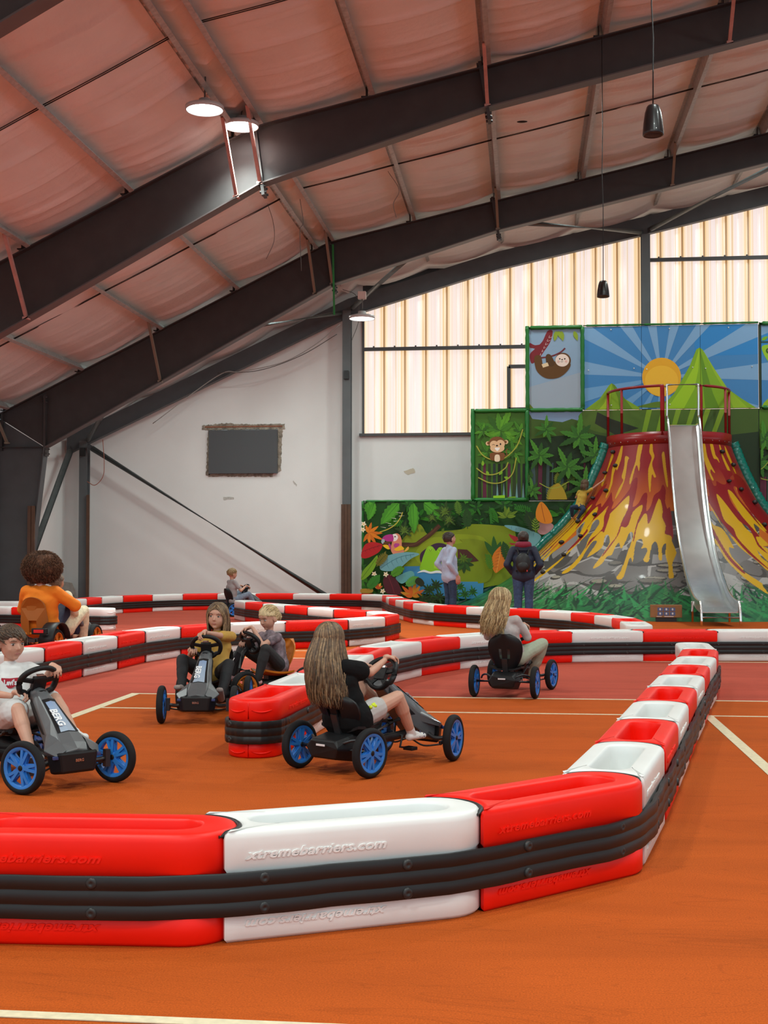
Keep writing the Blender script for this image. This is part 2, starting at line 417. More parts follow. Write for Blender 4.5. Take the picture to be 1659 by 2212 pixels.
for y, w in ((16.8, 'nearer roof bay'), (24.8, 'farther roof bay')):
    bm = B()
    for i in range(len(PX)-1):
        a, b = PX[i], PX[i+1]
        if b-a < .6: continue
        for s in (0, .05):
            tube(bm, [(a, y+s, topz(a)+.13), ((a+b)/2, y+s, (topz(a)+topz(b))/2+.02 + .1), (b, y+s, topz(b)+.13)], .009, 5)
    tag(obj('sag_rod', bm, M_steel), 'thin double tie rods linking the purlins across the '+w, 'tie rod', kind=None)
def pipe(a, b, r, label, m=M_pipe, name='brace_pipe'):
    t = thing(name, label, 'brace pipe', a); a = Vector(a); b = Vector(b); d = (b-a).normalized()
    bm = B(); tube(bm, [d*.12, (b-a)-d*.12], r, 16); obj('tube', bm, m, t)
    for p, s in ((Vector((0, 0, 0)), 1), (b-a, -1)):
        bm = B(); bar(bm, p-d*s*.02, p+d*s*.32, .012, .12, up=Vector((0, 0, 1))); obj('end_plate', bm, M_steelg, t)
    return t
pipe((-11.55, 32.85, 4.2), (-4.95, 32.85, .12), .075, 'long diagonal grey brace pipe across the white gable wall')
pipe((-12.0, 32.8, 4.15), (-12.05, 29.3, .25), .085, 'steep grey brace pipe beside the left corner column')
pipe((3.0, 32.95, 9.55), (-.05, 28.95, 8.85), .065, 'roof brace pipe from the window post towards the left')
pipe((3.15, 32.95, 9.6), (5.9, 28.95, 10.15), .065, 'roof brace pipe from the window post up to the right')
pipe((-4.5, 32.95, 7.75), (-2.6, 28.95, 8.15), .065, 'roof brace pipe rising right from the column beside the window')
pipe((-4.75, 32.95, 7.65), (-6.6, 28.95, 6.55), .065, 'roof brace pipe dropping left from the column beside the window')
pipe((-11.6, 32.9, 4.35), (-9.6, 28.95, 5.0), .065, 'short roof brace pipe above the left corner column')
# ---- translucent gable window
def stripes():
    m = bpy.data.materials.new('translucent striped sheet'); m.use_nodes = True; nt = m.node_tree; L = nt.links.new
    for n in list(nt.nodes): nt.nodes.remove(n)
    out = nt.nodes.new('ShaderNodeOutputMaterial'); p = nt.nodes.new('ShaderNodeBsdfPrincipled'); L(p.outputs[0], out.inputs[0])
    tc = nt.nodes.new('ShaderNodeTexCoord'); sp = nt.nodes.new('ShaderNodeSeparateXYZ'); L(tc.outputs['Object'], sp.inputs[0])
    def math_(op, a, b=None, v=None):
        q = nt.nodes.new('ShaderNodeMath'); q.operation = op; L(a, q.inputs[0])
        if b is not None: L(b, q.inputs[1])
        if v is not None: q.inputs[1].default_value = v
        return q.outputs[0]
    x = math_('ADD', sp.outputs[0], v=4.27+40*.556); u = math_('DIVIDE', x, v=.556); fr = math_('FRACT', u)
    n = nt.nodes.new('ShaderNodeTexNoise'); n.noise_dimensions = '1D'; n.inputs['Scale'].default_value = 17; n.inputs['Detail'].default_value = 4; n.inputs['Roughness'].default_value = .85
    L(sp.outputs[0], n.inputs['W'])
    r = nt.nodes.new('ShaderNodeValToRGB'); els = r.color_ramp.elements
    cols = [(0, '#B99A6A'), (.36, '#DDBE88'), (.42, '#F6E8D8'), (.47, '#FBF4F2'), (.495, '#DDD0D0'), (.52, '#FFFAF4'), (.56, '#ECE0DE'), (.61, '#FFF9E6'), (.67, '#E6C68C'), (1, '#C9A066')]
    els[0].position = 0; els[0].color = (*hexc(cols[0][1]), 1); els[1].position = 1; els[1].color = (*hexc(cols[-1][1]), 1)
    for q, c in cols[1:-1]: els.new(q).color = (*hexc(c), 1)
    L(n.outputs['Fac'], r.inputs[0])
    r2 = nt.nodes.new('ShaderNodeValToRGB'); e = r2.color_ramp.elements
    c2 = [(0, '#6f5434'), (.03, '#B98F58'), (.07, '#F4DCB0'), (.16, '#FFF4E4'), (.24, '#F8F0EE'), (.5, '#F4ECEC'), (.72, '#F8F0EE'), (.80, '#FFF2D8'), (.87, '#EFD09C'), (.92, '#FFF0D4'), (.965, '#D3A568'), (1, '#6f5434')]
    e[0].position = 0; e[0].color = (*hexc(c2[0][1]), 1); e[1].position = 1; e[1].color = (*hexc(c2[-1][1]), 1)
    for q, c in c2[1:-1]: e.new(q).color = (*hexc(c), 1)
    L(fr, r2.inputs[0])
    mx = nt.nodes.new('ShaderNodeMixRGB'); mx.blend_type = 'MULTIPLY'; mx.inputs[0].default_value = 1; L(r.outputs[0], mx.inputs[1]); L(r2.outputs[0], mx.inputs[2])
    L(mx.outputs[0], p.inputs['Emission Color']); p.inputs['Emission Strength'].default_value = WIN_E
    p.inputs['Base Color'].default_value = (.25, .24, .22, 1); p.inputs['Roughness'].default_value = .25
    return m
WIN_E = 1.08
M_glass = stripes()
bm = B(); yw = WY+.1
x0 = WIN_L
n = 200; xs2 = [x0+i*(11.0-x0)/400 for i in range(401)]
prev = None
for x in xs2:
    yy = yw+.02*math.cos((x+4.27)/.556*2*PI)
    c = [bm.verts.new((x, yy, SILL)), bm.verts.new((x, yy, float(np.interp(x, [p_[0] for p_ in GB], [p_[1] for p_ in GB]))+.3))]
    if prev: bm.faces.new((prev[0], c[0], c[1], prev[1]))
    prev = c
struct('window_1', bm, M_glass)
bm = B(); prism(bm, [(x_, z_+.28) for x_, z_ in GB]+[(XR, roofz(XR)+.3), (-4.45, 8.8), (-12.2, 4.9)], .04, 'y', (0, WY+.02, 0)); struct('trim_30', bm, M_steelg)
bm = B()
M_frame = mat('window frame grey', (.07, .07, .072), .5)
box(bm, (3.4, WY-.04, SILL-.03), (15.5, .16, .07)); box(bm, (WIN_L+.02, WY-.02, 6.3), (.05, .1, 3.6))
struct('trim_21', bm, M_frame)
for i, (a, b, z) in enumerate(((WIN_L, 3.0, 6.74), (3.15, 11, 8.93))):
    bm = B(); bar(bm, (a, WY-.05, z), (b, WY-.05, z), .08, .09)
    for k in range(int((b-a)/.556)): box(bm, (a+.3+k*.556, WY-.06, z+.06), (.04, .05, .04))
    struct('trim_%d' % (22+i), bm, M_frame)
bm = B()
for a, b in (((-.42, 6.22), (.3, 6.22)), ((-.42, 5.1), (.3, 5.1))): bar(bm, (a[0], WY-.06, a[1]), (b[0], WY-.06, b[1]), .1, .09)
for x in (-.42, .3): bar(bm, (x, WY-.06, 5.1), (x, WY-.06, 6.22), .1, .09, up=Vector((1, 0, 0)))
struct('window_2', bm, M_frame)
# ---- boarded opening in the gable wall
t = thing('boarded_opening', 'dark grey board closing a broken-out opening high on the white wall', 'wall panel', (-7.47, WY, 4.05))
bm = B(); box(bm, (0, -.085, 0), (1.86, .1, 1.16)); obj('board', bm, mat('grey board', (.075, .08, .086), .6), t, bevel=.006)
M_plast = mat('broken plaster', (.34, .29, .23), .95, noise=(9, .45), bump=(40, 1, .03))
rnd = random.Random(5)
def ragged(pts, amp):
    out = []
    for (a, b) in zip(pts, pts[1:]+pts[:1]):
        a = Vector(a); b = Vector(b); n = max(2, int((b-a).length/.035))
        for k in range(n):
            p = a.lerp(b, k/n); out.append((p.x+rnd.uniform(-amp, amp), p.y+rnd.uniform(-amp, amp)))
    return out
bm = B(); prism(bm, ragged([(-1.14, .6), (1.12, .6), (1.1, .74), (.3, .73), (-.5, .78), (-1.14, .72)], .018), -.03, 'y'); obj('broken_lintel', bm, M_plast, t)
for a in ([(-1.02, -.62), (-.92, -.62), (-.92, .6), (-.98, .6)], [(.92, -.55), (1.0, -.5), (1.03, .2), (1.06, .62), (.92, .62)], [(-.95, -.64), (.8, -.66), (.8, -.57), (-.95, -.57)]):
    bm = B(); prism(bm, ragged(a, .016), -.025, 'y'); obj('broken_plaster', bm, M_plast, t)
bm = B(); box(bm, (0, -.035, .68), (2.1, .02, .035)); obj('brick_course', bm, mat('brick red', (.30, .12, .07), .9, noise=(20, .3)), t)
# marks and cables on the wall
def wallmark(pts, label, m, amp=.01, d=.006):
    bm = B(); prism(bm, ragged(pts, amp), -d, 'y', (0, WY, 0)); return tag(obj('plaster_scar', bm, m), label, 'wall mark')
p = lambda x, y: (lambda v: (v.x, v.z))(at(x, y, Y=WY))
M_scar = mat('scar', (.52, .50, .46), .9, noise=(20, .2))
wallmark([p(482, 1074), p(506, 1074), p(506, 1079), p(484, 1080)], 'small scraped plaster scar in the middle of the white gable wall', M_scar)
wallmark([p(634, 1038), p(642, 1047), p(640, 1050), p(632, 1040)], 'short dark scratch on the white wall below the boarded opening', M_scar)
wallmark([p(872, 1018), p(893, 1011), p(898, 1020), p(880, 1026)], 'rusty stain on the white wall left of the monkey panel', mat('stain', (.62, .54, .42), .9))
def cable(pts, r, label, m=M_cable, cat='cable'):
    bm = B(); tube(bm, catmull(pts, 8), r, 6); return tag(obj('hanging_cable', bm, m), label, cat)
def A3(x, y, Y): v = at(x, y, Y=Y); return v
cable([A3(330, 915, 32.7), A3(470, 812, 32.7), A3(520, 803, 32.7), A3(610, 783, 32.7), A3(680, 745, 32.7), A3(735, 700, 32.7)], .012, 'pale cable drooping along the gable rafter to the column by the window', mat('pale cable', (.35, .33, .31), .6))
cable([A3(470, 806, 32.7), A3(560, 800, 32.7), A3(650, 768, 32.7), A3(728, 722, 32.7)], .01, 'second thin cable drooping just under the pale one on the gable wall', M_cable)
cable([A3(222, 950, 32.7), A3(225, 1000, 32.7), A3(222, 1030, 32.7), A3(205, 1048, 32.7), A3(188, 1040, 32.7)], .01, 'reddish cable looping on the wall beside the left corner column', mat('red cable', (.35, .12, .08), .6))
cable([A3(268, 0, 18.0), A3(300, 50, 18.2), A3(345, 80, 18.4), A3(420, 126, 18.6)], .014, 'chain of cable swinging down to the left lamp box', M_cable)
cable([A3(452, 126, 18.6), A3(500, 85, 18.5), A3(545, 40, 18.4), A3(580, -5, 18.3)], .014, 'cable climbing right from the left lamp box', M_cable)
cable([A3(540, 206, 20.2), A3(600, 170, 20.2), A3(660, 125, 20.2), A3(715, 80, 20.2)], .014, 'cable climbing right from the right lamp box', M_cable)
cable([A3(578, 440, 24), A3(590, 480, 24), A3(592, 520, 24), A3(575, 560, 24)], .006, 'loose wire hanging from the roof between the two large frames', M_cable)
cable([A3(648, 430, 24), A3(655, 480, 24), A3(648, 500, 24), A3(651, 585, 24)], .006, 'loose long wire hanging just left of the roof bend', M_cable)
cable([A3(838, 370, 24.6), A3(862, 410, 24.6), A3(850, 440, 24.6), A3(856, 470, 24.6)], .006, 'loose wire hanging below the purlin above the gable window', M_cable)
cable([A3(760, 735, 32.6), A3(775, 690, 32.6), A3(770, 640, 32.6), A3(740, 625, 32.6)], .008, 'thin wire slack from the column head beside the window lamp', M_cable)
bm = B(); bar(bm, A3(719, 528, 28.5), A3(722, 680, 28.5), .045, .004, up=Vector((0, 1, 0))); tag(obj('green_strap', bm, mat('green webbing', (.02, .22, .05), .7)), 'green webbing strap hanging from the far frame at the roof bend', 'strap')
# ---- lamps
M_lampon = mat('lamp glow', (1, 1, 1), .4, emit=(.93, 1, .98), es=14)
M_lampb = mat('lamp housing', (.5, .5, .5), .4)
def lamp(x, y, z, label, power, boxz=None, wide=True):
    t = thing('high_bay_lamp', label, 'ceiling lamp', (x, y, z))
    bm = B(); lathe(bm, [(0, 0), (.27, 0), (.27, .002), (0, .002)], 32); obj('diffuser', bm, M_lampon, t)
    bm = B(); lathe(bm, [(.27, .02), (.271, -.012), (.285, -.014), (.29, .05), (.2, .075), (.1, .085), (.085, .16), (0, .16)], 32); obj('housing', bm, M_lampb, t)
    zt = boxz or topz(min(x, XR))+.0
    bm = B(); tube(bm, [(0, 0, .15), (.01, 0, (zt-z)*.6), (0, 0, zt-z)], .012, 6); obj('suspension', bm, M_cable, t)
    bm = B(); box(bm, (0, 0, zt-z+.02), (.18, .12, .17)); obj('junction_box', bm, mat('junction box', (.55, .42, .38), .6), t, bevel=.01)
    ld = bpy.data.lights.new('lamp_light', 'AREA'); ld.shape = 'DISK'; ld.size = .5; ld.spread = PI if wide is True else (wide or 1.6); ld.energy = power; ld.color = (.87, 1, .95)
    ob = bpy.data.objects.new('lamp_light', ld); COL.objects.link(ob); ob.parent = t; ob.location = (0, 0, -.03)
    return t
v = at(442, 237, Y=18.6); lamp(v.x, v.y, v.z, 'left of the two bright round lamps hanging in front of the large frame', LP_E if 'LP_E' in globals() else 200, at(438, 131, Y=18.6).z, wide=2.0)
v = at(521, 273, Y=20.2); lamp(v.x, v.y, v.z, 'right of the two bright round lamps hanging in front of the large frame', 150, at(517, 215, Y=20.2).z, wide=False)
v = at(782, 688, Y=28.0); lamp(v.x, v.y, v.z, 'small bright round lamp hanging beside the column at the gable window', 120, at(782, 640, Y=28).z)
LAMPS = [(-3, -1.5), (3, -1.5), (0, -5), (-8.5, 6), (-3.5, 3), (2.2, 5.5), (7, 3), (7, 10), (2.4, 12), (-8.6, 13.5), (7.2, 18), (12, 14), (12, 24), (6.6, 21.5), (7.6, 27)]  # some of these unseen lamps are added to brighten the foreground and the volcano
for i, (x, y) in enumerate(LAMPS):
    z = topz(x)-.75
    px = (Vector((x, y, z))-CAM); q = px.dot(_F); sx = CX+FOC*px.dot(_R)/q if q > 0 else -9999; sy = CY-FOC*px.dot(_U)/q if q > 0 else -9999
    assert not (-60 < sx < 1720 and -60 < sy < 2270), (x, y, sx, sy)
    t = lamp(x, y, z, 'unseen round high bay lamp hanging from the roof beyond the edges of the picture', 200 if y < 7 else 185)
    t['group'] = 'high bay lamps outside the picture'
for x, y, p_ in ((-8.0, 29.5, 65), (-5.6, 29.5, 60), (-1.6, 29.5, 65), (1.4, 29.5, 65), (6.6, 29.6, 70), (-.2, 21.6, 110), (-7.2, 21.6, 90)):  # unseen lamps added behind the frames to brighten the gable wall
    zb = float(np.interp(x, [q[0] for q in BOT], [q[1] for q in BOT]))
    t = lamp(x, y, zb+(.43 if x > -4 else .55), 'round high bay lamp added out of sight behind a dark roof frame for brightness', p_)
    t['group'] = 'added high bay lamps hidden behind the roof frames'
# ---- pendant speakers
def speaker(px, py0, py1, Y, w, label, ytop):
    a = at(px, py1, Y=Y); h = at(px, py0, Y=Y).z-a.z
    t = thing('pendant_speaker', label, 'speaker', a)
    bm = B(); lathe(bm, [(0, .012), (w*.86, .012), (w*.9, .0), (w, .004), (w*1.0, .03), (w*.93, h*.4), (w*.78, h*.75), (w*.62, h*.94), (w*.5, h*1.0), (0, h)], 36); obj('cone_body', bm, mat('satin black', (.008, .008, .009), .32, coat=.2), t)
    bm = B(); lathe(bm, [(0, .004), (w*.84, .004), (w*.84, .008), (0, .008)], 36); obj('grille', bm, mat('grille', (.02, .02, .022), .7), t)
    zt = min(topz(a.x), at(px, ytop, Y=Y).z)-a.z
    pts = [(0, 0, h), (.006, 0, h+.3*(zt-h)), (-.008, 0, h+.45*(zt-h)), (.006, 0, h+.62*(zt-h)), (0, 0, zt)]
    bm = B(); tube(bm, pts, .0065, 6); obj('cable', bm, M_black, t)
    return t
speaker(1411, 228, 293, 12.4, .1, 'larger black pendant speaker hanging on a long wire, upper right', -260)
speaker(1303, 607, 642, 20.6, .1, 'smaller black pendant speaker hanging in front of the window', 80)
# ---- world: soft daylight entering from the open side of the hall behind the camera
w = bpy.data.worlds.new('world'); SC.world = w; w.use_nodes = True
w.node_tree.nodes['Background'].inputs[0].default_value = (.78, .92, 1, 1); w.node_tree.nodes['Background'].inputs[1].default_value = 1.0
SC.view_settings.exposure = 0
# ================================================================ TRACK BARRIERS
M_bred = mat('red plastic', (.95, .010, .002), .42, spec=.35, noise=(2.5, .05), bump=(60, .08, .002))
M_bwhite = mat('white plastic', (.84, .84, .82), .38, spec=.4, noise=(2.5, .03), bump=(60, .08, .002))
M_belt = mat('black rubber belt', (.007, .0068, .007), .45, noise=(5, .25))
M_bolt = mat('belt bolt', (.02, .02, .02), .45)
BP, BW, BH = .95, .365, .385
def off2(loop, d):
    """inset a closed ccw 2D loop by d"""
    n = len(loop); out = []
    for i in range(n):
        a, b, c = Vector(loop[i-1]), Vector(loop[i]), Vector(loop[(i+1) % n])
        u = (b-a); v = (c-b)
        u = u.normalized() if u.length > 1e-9 else v.normalized(); v = v.normalized() if v.length > 1e-9 else u
        nu = Vector((-u.y, u.x)); nv = Vector((-v.y, v.x)); m = nu+nv
        m = m.normalized() if m.length > .1 else nu
        k = 1/max(.6, m.dot(nu)); q = b+m*d*k; out.append((q.x, q.y))
    return out
def barrier_mesh(red, name):
    P, W, H = BP, BW, BH; R = W/2; Rc = R+.008; hx = .095; ty = math.sqrt(Rc*Rc-hx*hx)
    sx0, sx1, sw, = .32, P-.035, .088
    outer = []; inner = []
    ns = 14
    for k in range(ns+1):                       # right side y=-R going +x
        t = k/ns; x = hx+(P-hx)*t; outer.append((x, -R)); inner.append((sx0+(sx1-sx0)*t, -sw))
    for k in range(1, 17):                      # convex end
        a = -PI/2+PI*k/16; outer.append((P+R*math.cos(a), R*math.sin(a)))
        inner.append((sx1+sw*math.cos(a), sw*math.sin(a)))
    for k in range(1, ns+1):
        t = k/ns; x = P-(P-hx)*t; outer.append((x, R)); inner.append((sx1-(sx1-sx0)*t, sw))
    a1 = math.atan2(ty, hx)
    for k in range(0, 15):                      # concave end, from +y to -y
        a = a1-2*a1*k/14; outer.append((Rc*math.cos(a), Rc*math.sin(a)))
        b = PI/2+PI*(k+.5)/15; inner.append((sx0+sw*math.cos(b), sw*math.sin(b)))
    n = len(outer); bm = B()
    sec = [(0, .012, 0), (0, 0, .014), (0, 0, .09), (0, .009, .103), (0, .009, .242), (0, 0, .255), (0, 0, H-.03), (0, .004, H-.014), (0, .013, H-.004), (0, .027, H)]
    rings = [[(x, y, z) for x, y in off2(outer, d)] for _, d, z in sec]
    isec = [(-.014, H), (-.004, H-.004), (0, H-.012), (.004, H-.05), (.012, .14), (.02, .12)]
    for d, z in isec: rings.append([(x, y, z) for x, y in off2(inner, d)])
    loft(bm, rings, True, False)
    # bottom of the slot and underside
    lastv = [v for v in bm.verts][-n:]; bm.faces.new(lastv)
    bm.faces.new([v for v in bm.verts][:n][::-1])
    me = bpy.data.meshes.new(name); bmesh.ops.recalc_face_normals(bm, faces=bm.faces[:]); bm.to_mesh(me); bm.free()
    me.polygons.foreach_set('use_smooth', [True]*len(me.polygons)); me.set_sharp_from_angle(angle=.9)
    me.materials.append(M_bred if red else M_bwhite)
    return me
BM_ = {True: barrier_mesh(True, 'barrier_red'), False: barrier_mesh(False, 'barrier_white')}
def letter_mesh(red, z, fl):
    bm = B()
    if 1:
        t = text_bm('xtremebarriers.com', .066, .003, .35, 'CENTER', bold=.0020, space=1.03)
        # shear slants it; +x of text along +x of the barrier on its right side (y=-W/2)
        merge(bm, t, basis(Vector((.43, -BW/2-.0015, z)), Vector((fl*.93, 0, 0)), Vector((0, 0, fl*.66)), Vector((0, -1, 0))))
    me = bpy.data.meshes.new('lettering'); bm.to_mesh(me); bm.free(); me.materials.append(M_bred if red else M_bwhite); return me
LM_ = {(r, k): letter_mesh(r, *((.298, 1), (.062, -1))[k]) for r in (True, False) for k in (0, 1)}
def recess_mesh(red):
    """moulded grip pocket and centre rib shown on the rounded end"""
    bm = B()
    for z0, s in ((.315, 1), (.045, 1)):
        for sgn in (-1, 1):
            pts = []
            for k in range(9):
                a = sgn*(.12+.75*k/8); pts.append((BP+(BW/2+.003)*math.cos(a), (BW/2+.003)*math.sin(a), z0-.012*math.sin(PI*k/8)))
            tube(bm, pts, [.002+.004*math.sin(PI*k/8) for k in range(9)], 6)
    tube(bm, [(BP+BW/2+.001, 0, .26), (BP+BW/2+.001, 0, BH-.02)], .004, 6); tube(bm, [(BP+BW/2+.001, 0, .012), (BP+BW/2+.001, 0, .09)], .004, 6)
    me = bpy.data.meshes.new('rib'); bm.to_mesh(me); bm.free(); me.materials.append(M_bred if red else M_bwhite); return me
RM_ = {True: recess_mesh(True), False: recess_mesh(False)}
def gasket_mesh():
    bm = B(); R = BW/2
    pts = [(R*math.cos(a)*1.0+.004, R*math.sin(a), BH-.02) for a in np.linspace(-1.15, 1.15, 15)]
    tube(bm, pts, [.004]+[.011]*13+[.004], 8, flat=1.6)
    me = bpy.data.meshes.new('gasket'); bm.to_mesh(me); bm.free(); me.materials.append(M_bolt); return me
GM_ = gasket_mesh()
def walk(poly, start, n, step=BP):
    """n joints spaced by step along a polyline, from arclength start"""
    poly = [Vector(p).to_2d() for p in catmull([(*p, 0) for p in poly], 12)]
    out = []; cur = None
    L = [0]
    for a, b in zip(poly, poly[1:]): L.append(L[-1]+(b-a).length)
    def P(s):
        if s <= 0: return poly[0]+(poly[0]-poly[1]).normalized()*(-s)
        if s >= L[-1]: return poly[-1]+(poly[-1]-poly[-2]).normalized()*(s-L[-1])
        i = max(k for k in range(len(L)) if L[k] <= s); i = min(i, len(poly)-2)
        return poly[i].lerp(poly[i+1], (s-L[i])/max(1e-9, L[i+1]-L[i]))
    s = start; cur = P(s); out = [cur]
    for _ in range(n):
        lo, hi = s, s+3*step
        for _ in range(40):
            m = (lo+hi)/2
            if (P(m)-cur).length < step: lo = m
            else: hi = m
        s = lo; cur = P(s); out.append(cur)
    return out
ORD = ['first', 'second', 'third', 'fourth', 'fifth', 'sixth', 'seventh', 'eighth', 'ninth', 'tenth', 'eleventh', 'twelfth', 'thirteenth', 'fourteenth', 'fifteenth', 'sixteenth', 'seventeenth', 'eighteenth', 'nineteenth', 'twentieth', 'twenty-first', 'twenty-second', 'twenty-third', 'twenty-fourth', 'twenty-fifth', 'twenty-sixth', 'twenty-seventh', 'twenty-eighth', 'twenty-ninth', 'thirtieth', 'thirty-first', 'thirty-second', 'thirty-third', 'thirty-fourth']
def barriers(J, red0, where, group, text=None, labels=None, flip=False):
    """segments between joints J; the rounded end points along the list (or against it when flip)"""
    n = len(J)-1
    for i in range(n):
        red = (i % 2 == 0) == red0
        a, b = (J[i+1], J[i]) if flip else (J[i], J[i+1])
        d = b-a; ang = math.atan2(d.y, d.x)
        lab = (labels or {}).get(i) or '%s plastic track barrier, %s of %s' % ('red' if red else 'white', ORD[i], where)
        t = thing('track_barrier', lab, 'track barrier', (a.x, a.y, 0), ang, group)
        for nm, me in (('barrier_body', BM_[red]),): link_to(nm, me, t)
        if text:
            sides = text(i)
            for sd, kk in [(s_, k_) for s_ in sides for k_ in (0, 1)]:
                o = link_to('embossed_lettering', LM_[red, kk], t)
                if sd < 0: o.rotation_euler = (0, 0, PI); o.location = (BP+.0, 0, 0)
        (link_to('end_rib', RM_[red], t) if (flip and i == 0) or (not flip and text is None and n == 3 and i == 2) else None); link_to('joint_gasket', GM_, t)
def link_to(nm, me, t):
    o = bpy.data.objects.new(nm, me); COL.objects.link(o); o.parent = t; return o
def belt(J, side, label, lo=.095, hi=.247, wrap=None, ext0=0, ext1=0, bolts=True, close=None):
    """three-ribbed rubber belt bolted along one side of a run (side=+1 left of travel)"""
    n = len(J); path = []
    def along(A, sd):
        out = []
        for i in range(len(A)-1):
            d = (A[i+1]-A[i]).normalized(); m = Vector((-d.y, d.x))*sd; L = (A[i+1]-A[i]).length
            for q in (.16, .5, .9): out.append(A[i]+d*L*q+m*(BW/2+.005))
        return out
    pts = along(J, side)
    if ext0: pts.insert(0, pts[0]-(J[1]-J[0]).normalized()*(ext0+.12))
    if ext1: pts.append(pts[-1]+(J[-1]-J[-2]).normalized()*(ext1+.08))
    path = [(p.x, p.y, 0) for p in pts]
    if wrap == 'end':                            # round the last joint and come back on the other side
        d = (J[-1]-J[-2]).normalized(); m = Vector((-d.y, d.x))*side; r = BW/2+.005
        arc = [J[-1]+m*math.cos(a)*r+d*math.sin(a)*r for a in np.linspace(0, PI, 11)]
        path += [(p.x, p.y, 0) for p in arc]
        path += [(p.x, p.y, 0) for p in along(J, -side)[::-1]]
    cm = catmull(path, 4); N = len(cm)
    h = hi-lo; prof = []
    for k in range(3):
        z0 = lo+h*k/3; z1 = lo+h*(k+1)/3
        prof += [(.016, z0+.0012), (.019, z0+.006), (.0205, (z0+z1)/2), (.019, z1-.006), (.016, z1-.0012)]
    prof = [(-.004, lo+.004)]+prof+[(-.004, hi-.004)]
    bm = B(); rings = []
    ns = Vector((0, 0, 0))
    for i in range(N):
        d = (cm[min(i+1, N-1)]-cm[max(i-1, 0)]).normalized(); m = Vector((-d.y, d.x, 0))*side
        w = .004*math.sin(i*.7)+.003*math.sin(i*1.9)
        rings.append([cm[i]+m*(q+w)+Vector((0, 0, z)) for q, z in prof])
    loft(bm, rings, True, True)
    t = obj('rubber_belt', bm, M_belt, None, smooth=True, sharp=.7); tag(t, label, 'rubber belt')
    if bolts:
        sb = B(); lathe(sb, [(0, .0), (.005, .0), (.007, -.002), (.016, -.001), (.02, .003), (.021, .012)], 12, 'y')
        bme = bpy.data.meshes.new('bolt'); sb.to_mesh(bme); sb.free(); bme.materials.append(M_bolt)
        acc = 0; last = cm[0]; cnt = 0
        for i in range(1, N-1):
            acc += (cm[i]-last).length; last = cm[i]
            if acc > .52 and cnt < 90:
                acc = 0; d = (cm[i+1]-cm[i-1]).normalized(); m = Vector((-d.y, d.x, 0))*side
                for z in (lo+h/6, lo+h*5/6):
                    o = bpy.data.objects.new('belt_bolt', bme); COL.objects.link(o); o.parent = t; cnt += 1
                    # local -y looks outward
                    o.matrix_local = basis(cm[i]+m*.023+Vector((0, 0, z)), Vector((m.y, -m.x, 0))*1.0, -m, Vector((0, 0, 1)))
    return t
# A: the big curve in front, then the straight leg to the right
polyA = [(-3.9, 4.50), (-2.95, 4.43), (-2.0, 4.42), (-1.05, 4.50), (-.27, 4.95), (.345, 5.60), (.53, 6.52), (.70, 7.42), (.87, 8.33), (1.03, 9.2), (1.19, 10.0), (1.36, 10.95), (1.55, 11.9), (1.72, 12.75), (1.78, 13.6), (1.83, 14.5)]
_pa = [Vector(p) for p in polyA]
J0 = Vector((-1.20, 4.483))
def joints_from(poly, anchor, back, fwd, step=BP, shift=.028):
    """joints spaced by step through the anchor point"""
    P0 = [Vector(p) for p in poly]; out = []
    for i, p in enumerate(P0):
        d = (P0[min(i+1, len(P0)-1)]-P0[max(i-1, 0)]).normalized(); out.append(tuple(p+Vector((-d.y, d.x))*shift))
    poly = out
    pc = [Vector(p).to_2d() for p in catmull([(*p, 0) for p in poly], 12)]
    k = min(range(len(pc)), key=lambda i: (pc[i]-Vector(anchor)).length)
    f = walk([tuple(p) for p in pc[k:]], 0, fwd, step); b = walk([tuple(p) for p in pc[:k+1][::-1]], 0, back, step) if back else [pc[k]]
    return b[:0:-1]+f
JA = joints_from(polyA, J0, 2, 11)
labA = {0: 'red track barrier beyond the lower left corner of the picture', 1: 'largest red track barrier in the foreground at the lower left edge', 2: 'large white track barrier in the foreground with embossed website lettering', 3: 'large red track barrier in the foreground right of the white one',
        4: 'white track barrier where the foreground row turns away to the right', 5: 'red track barrier, first red in the receding right row', 6: 'white track barrier, second white in the receding right row', 7: 'red track barrier, second red in the receding right row',
        8: 'white track barrier, third white in the receding right row', 9: 'red track barrier, third red in the receding right row', 10: 'white track barrier, fourth white in the receding right row', 11: 'red track barrier, last red in the receding right row', 12: 'white end barrier closing the far tip of the receding right row'}
barriers(JA, False, 'the front row', 'front track barrier row', text=lambda i: (1,) if i in (1, 2, 3, 4, 5, 6, 8) else (), labels=labA)
belt(JA[:-1], -1, 'black ribbed rubber belt along the outer face of the foreground barrier row', ext0=.1)
# B: the tongue in the middle that swings right along the back of the orange court
polyB = [(-1.78, 8.42), (-1.715, 9.38), (-1.66, 10.3), (-1.62, 11.3), (-1.6, 12.3), (-1.55, 13.05), (-1.38, 13.83), (-1.0, 14.72), (-.58, 15.46), (.0, 15.93), (.46, 16.13), (1.33, 16.36), (2.3, 16.5), (3.0, 16.6), (4.0, 16.72), (5.2, 16.8)]
JB = joints_from(polyB, (.56, 16.14), 9, 5, .955)
print('B end', JB[0])
barriers(JB, True, 'the middle row from its rounded near tip', 'middle track barrier row', text=lambda i: (-1,) if i in (0, 7, 8, 9, 10, 11, 12) else (), flip=True,
         labels={0: 'red barrier with rounded end forming the near tip of the middle row', 9: 'white barrier right of the long-haired blonde driver in the far straight row', 10: 'red barrier in front of the foot of the steel slide', 11: 'white barrier at the right edge of the picture in the far straight row'})
JBr = JB[::-1]
belt(JBr, 1, 'black ribbed rubber belt wrapped round the tip of the middle barrier row', wrap='end')
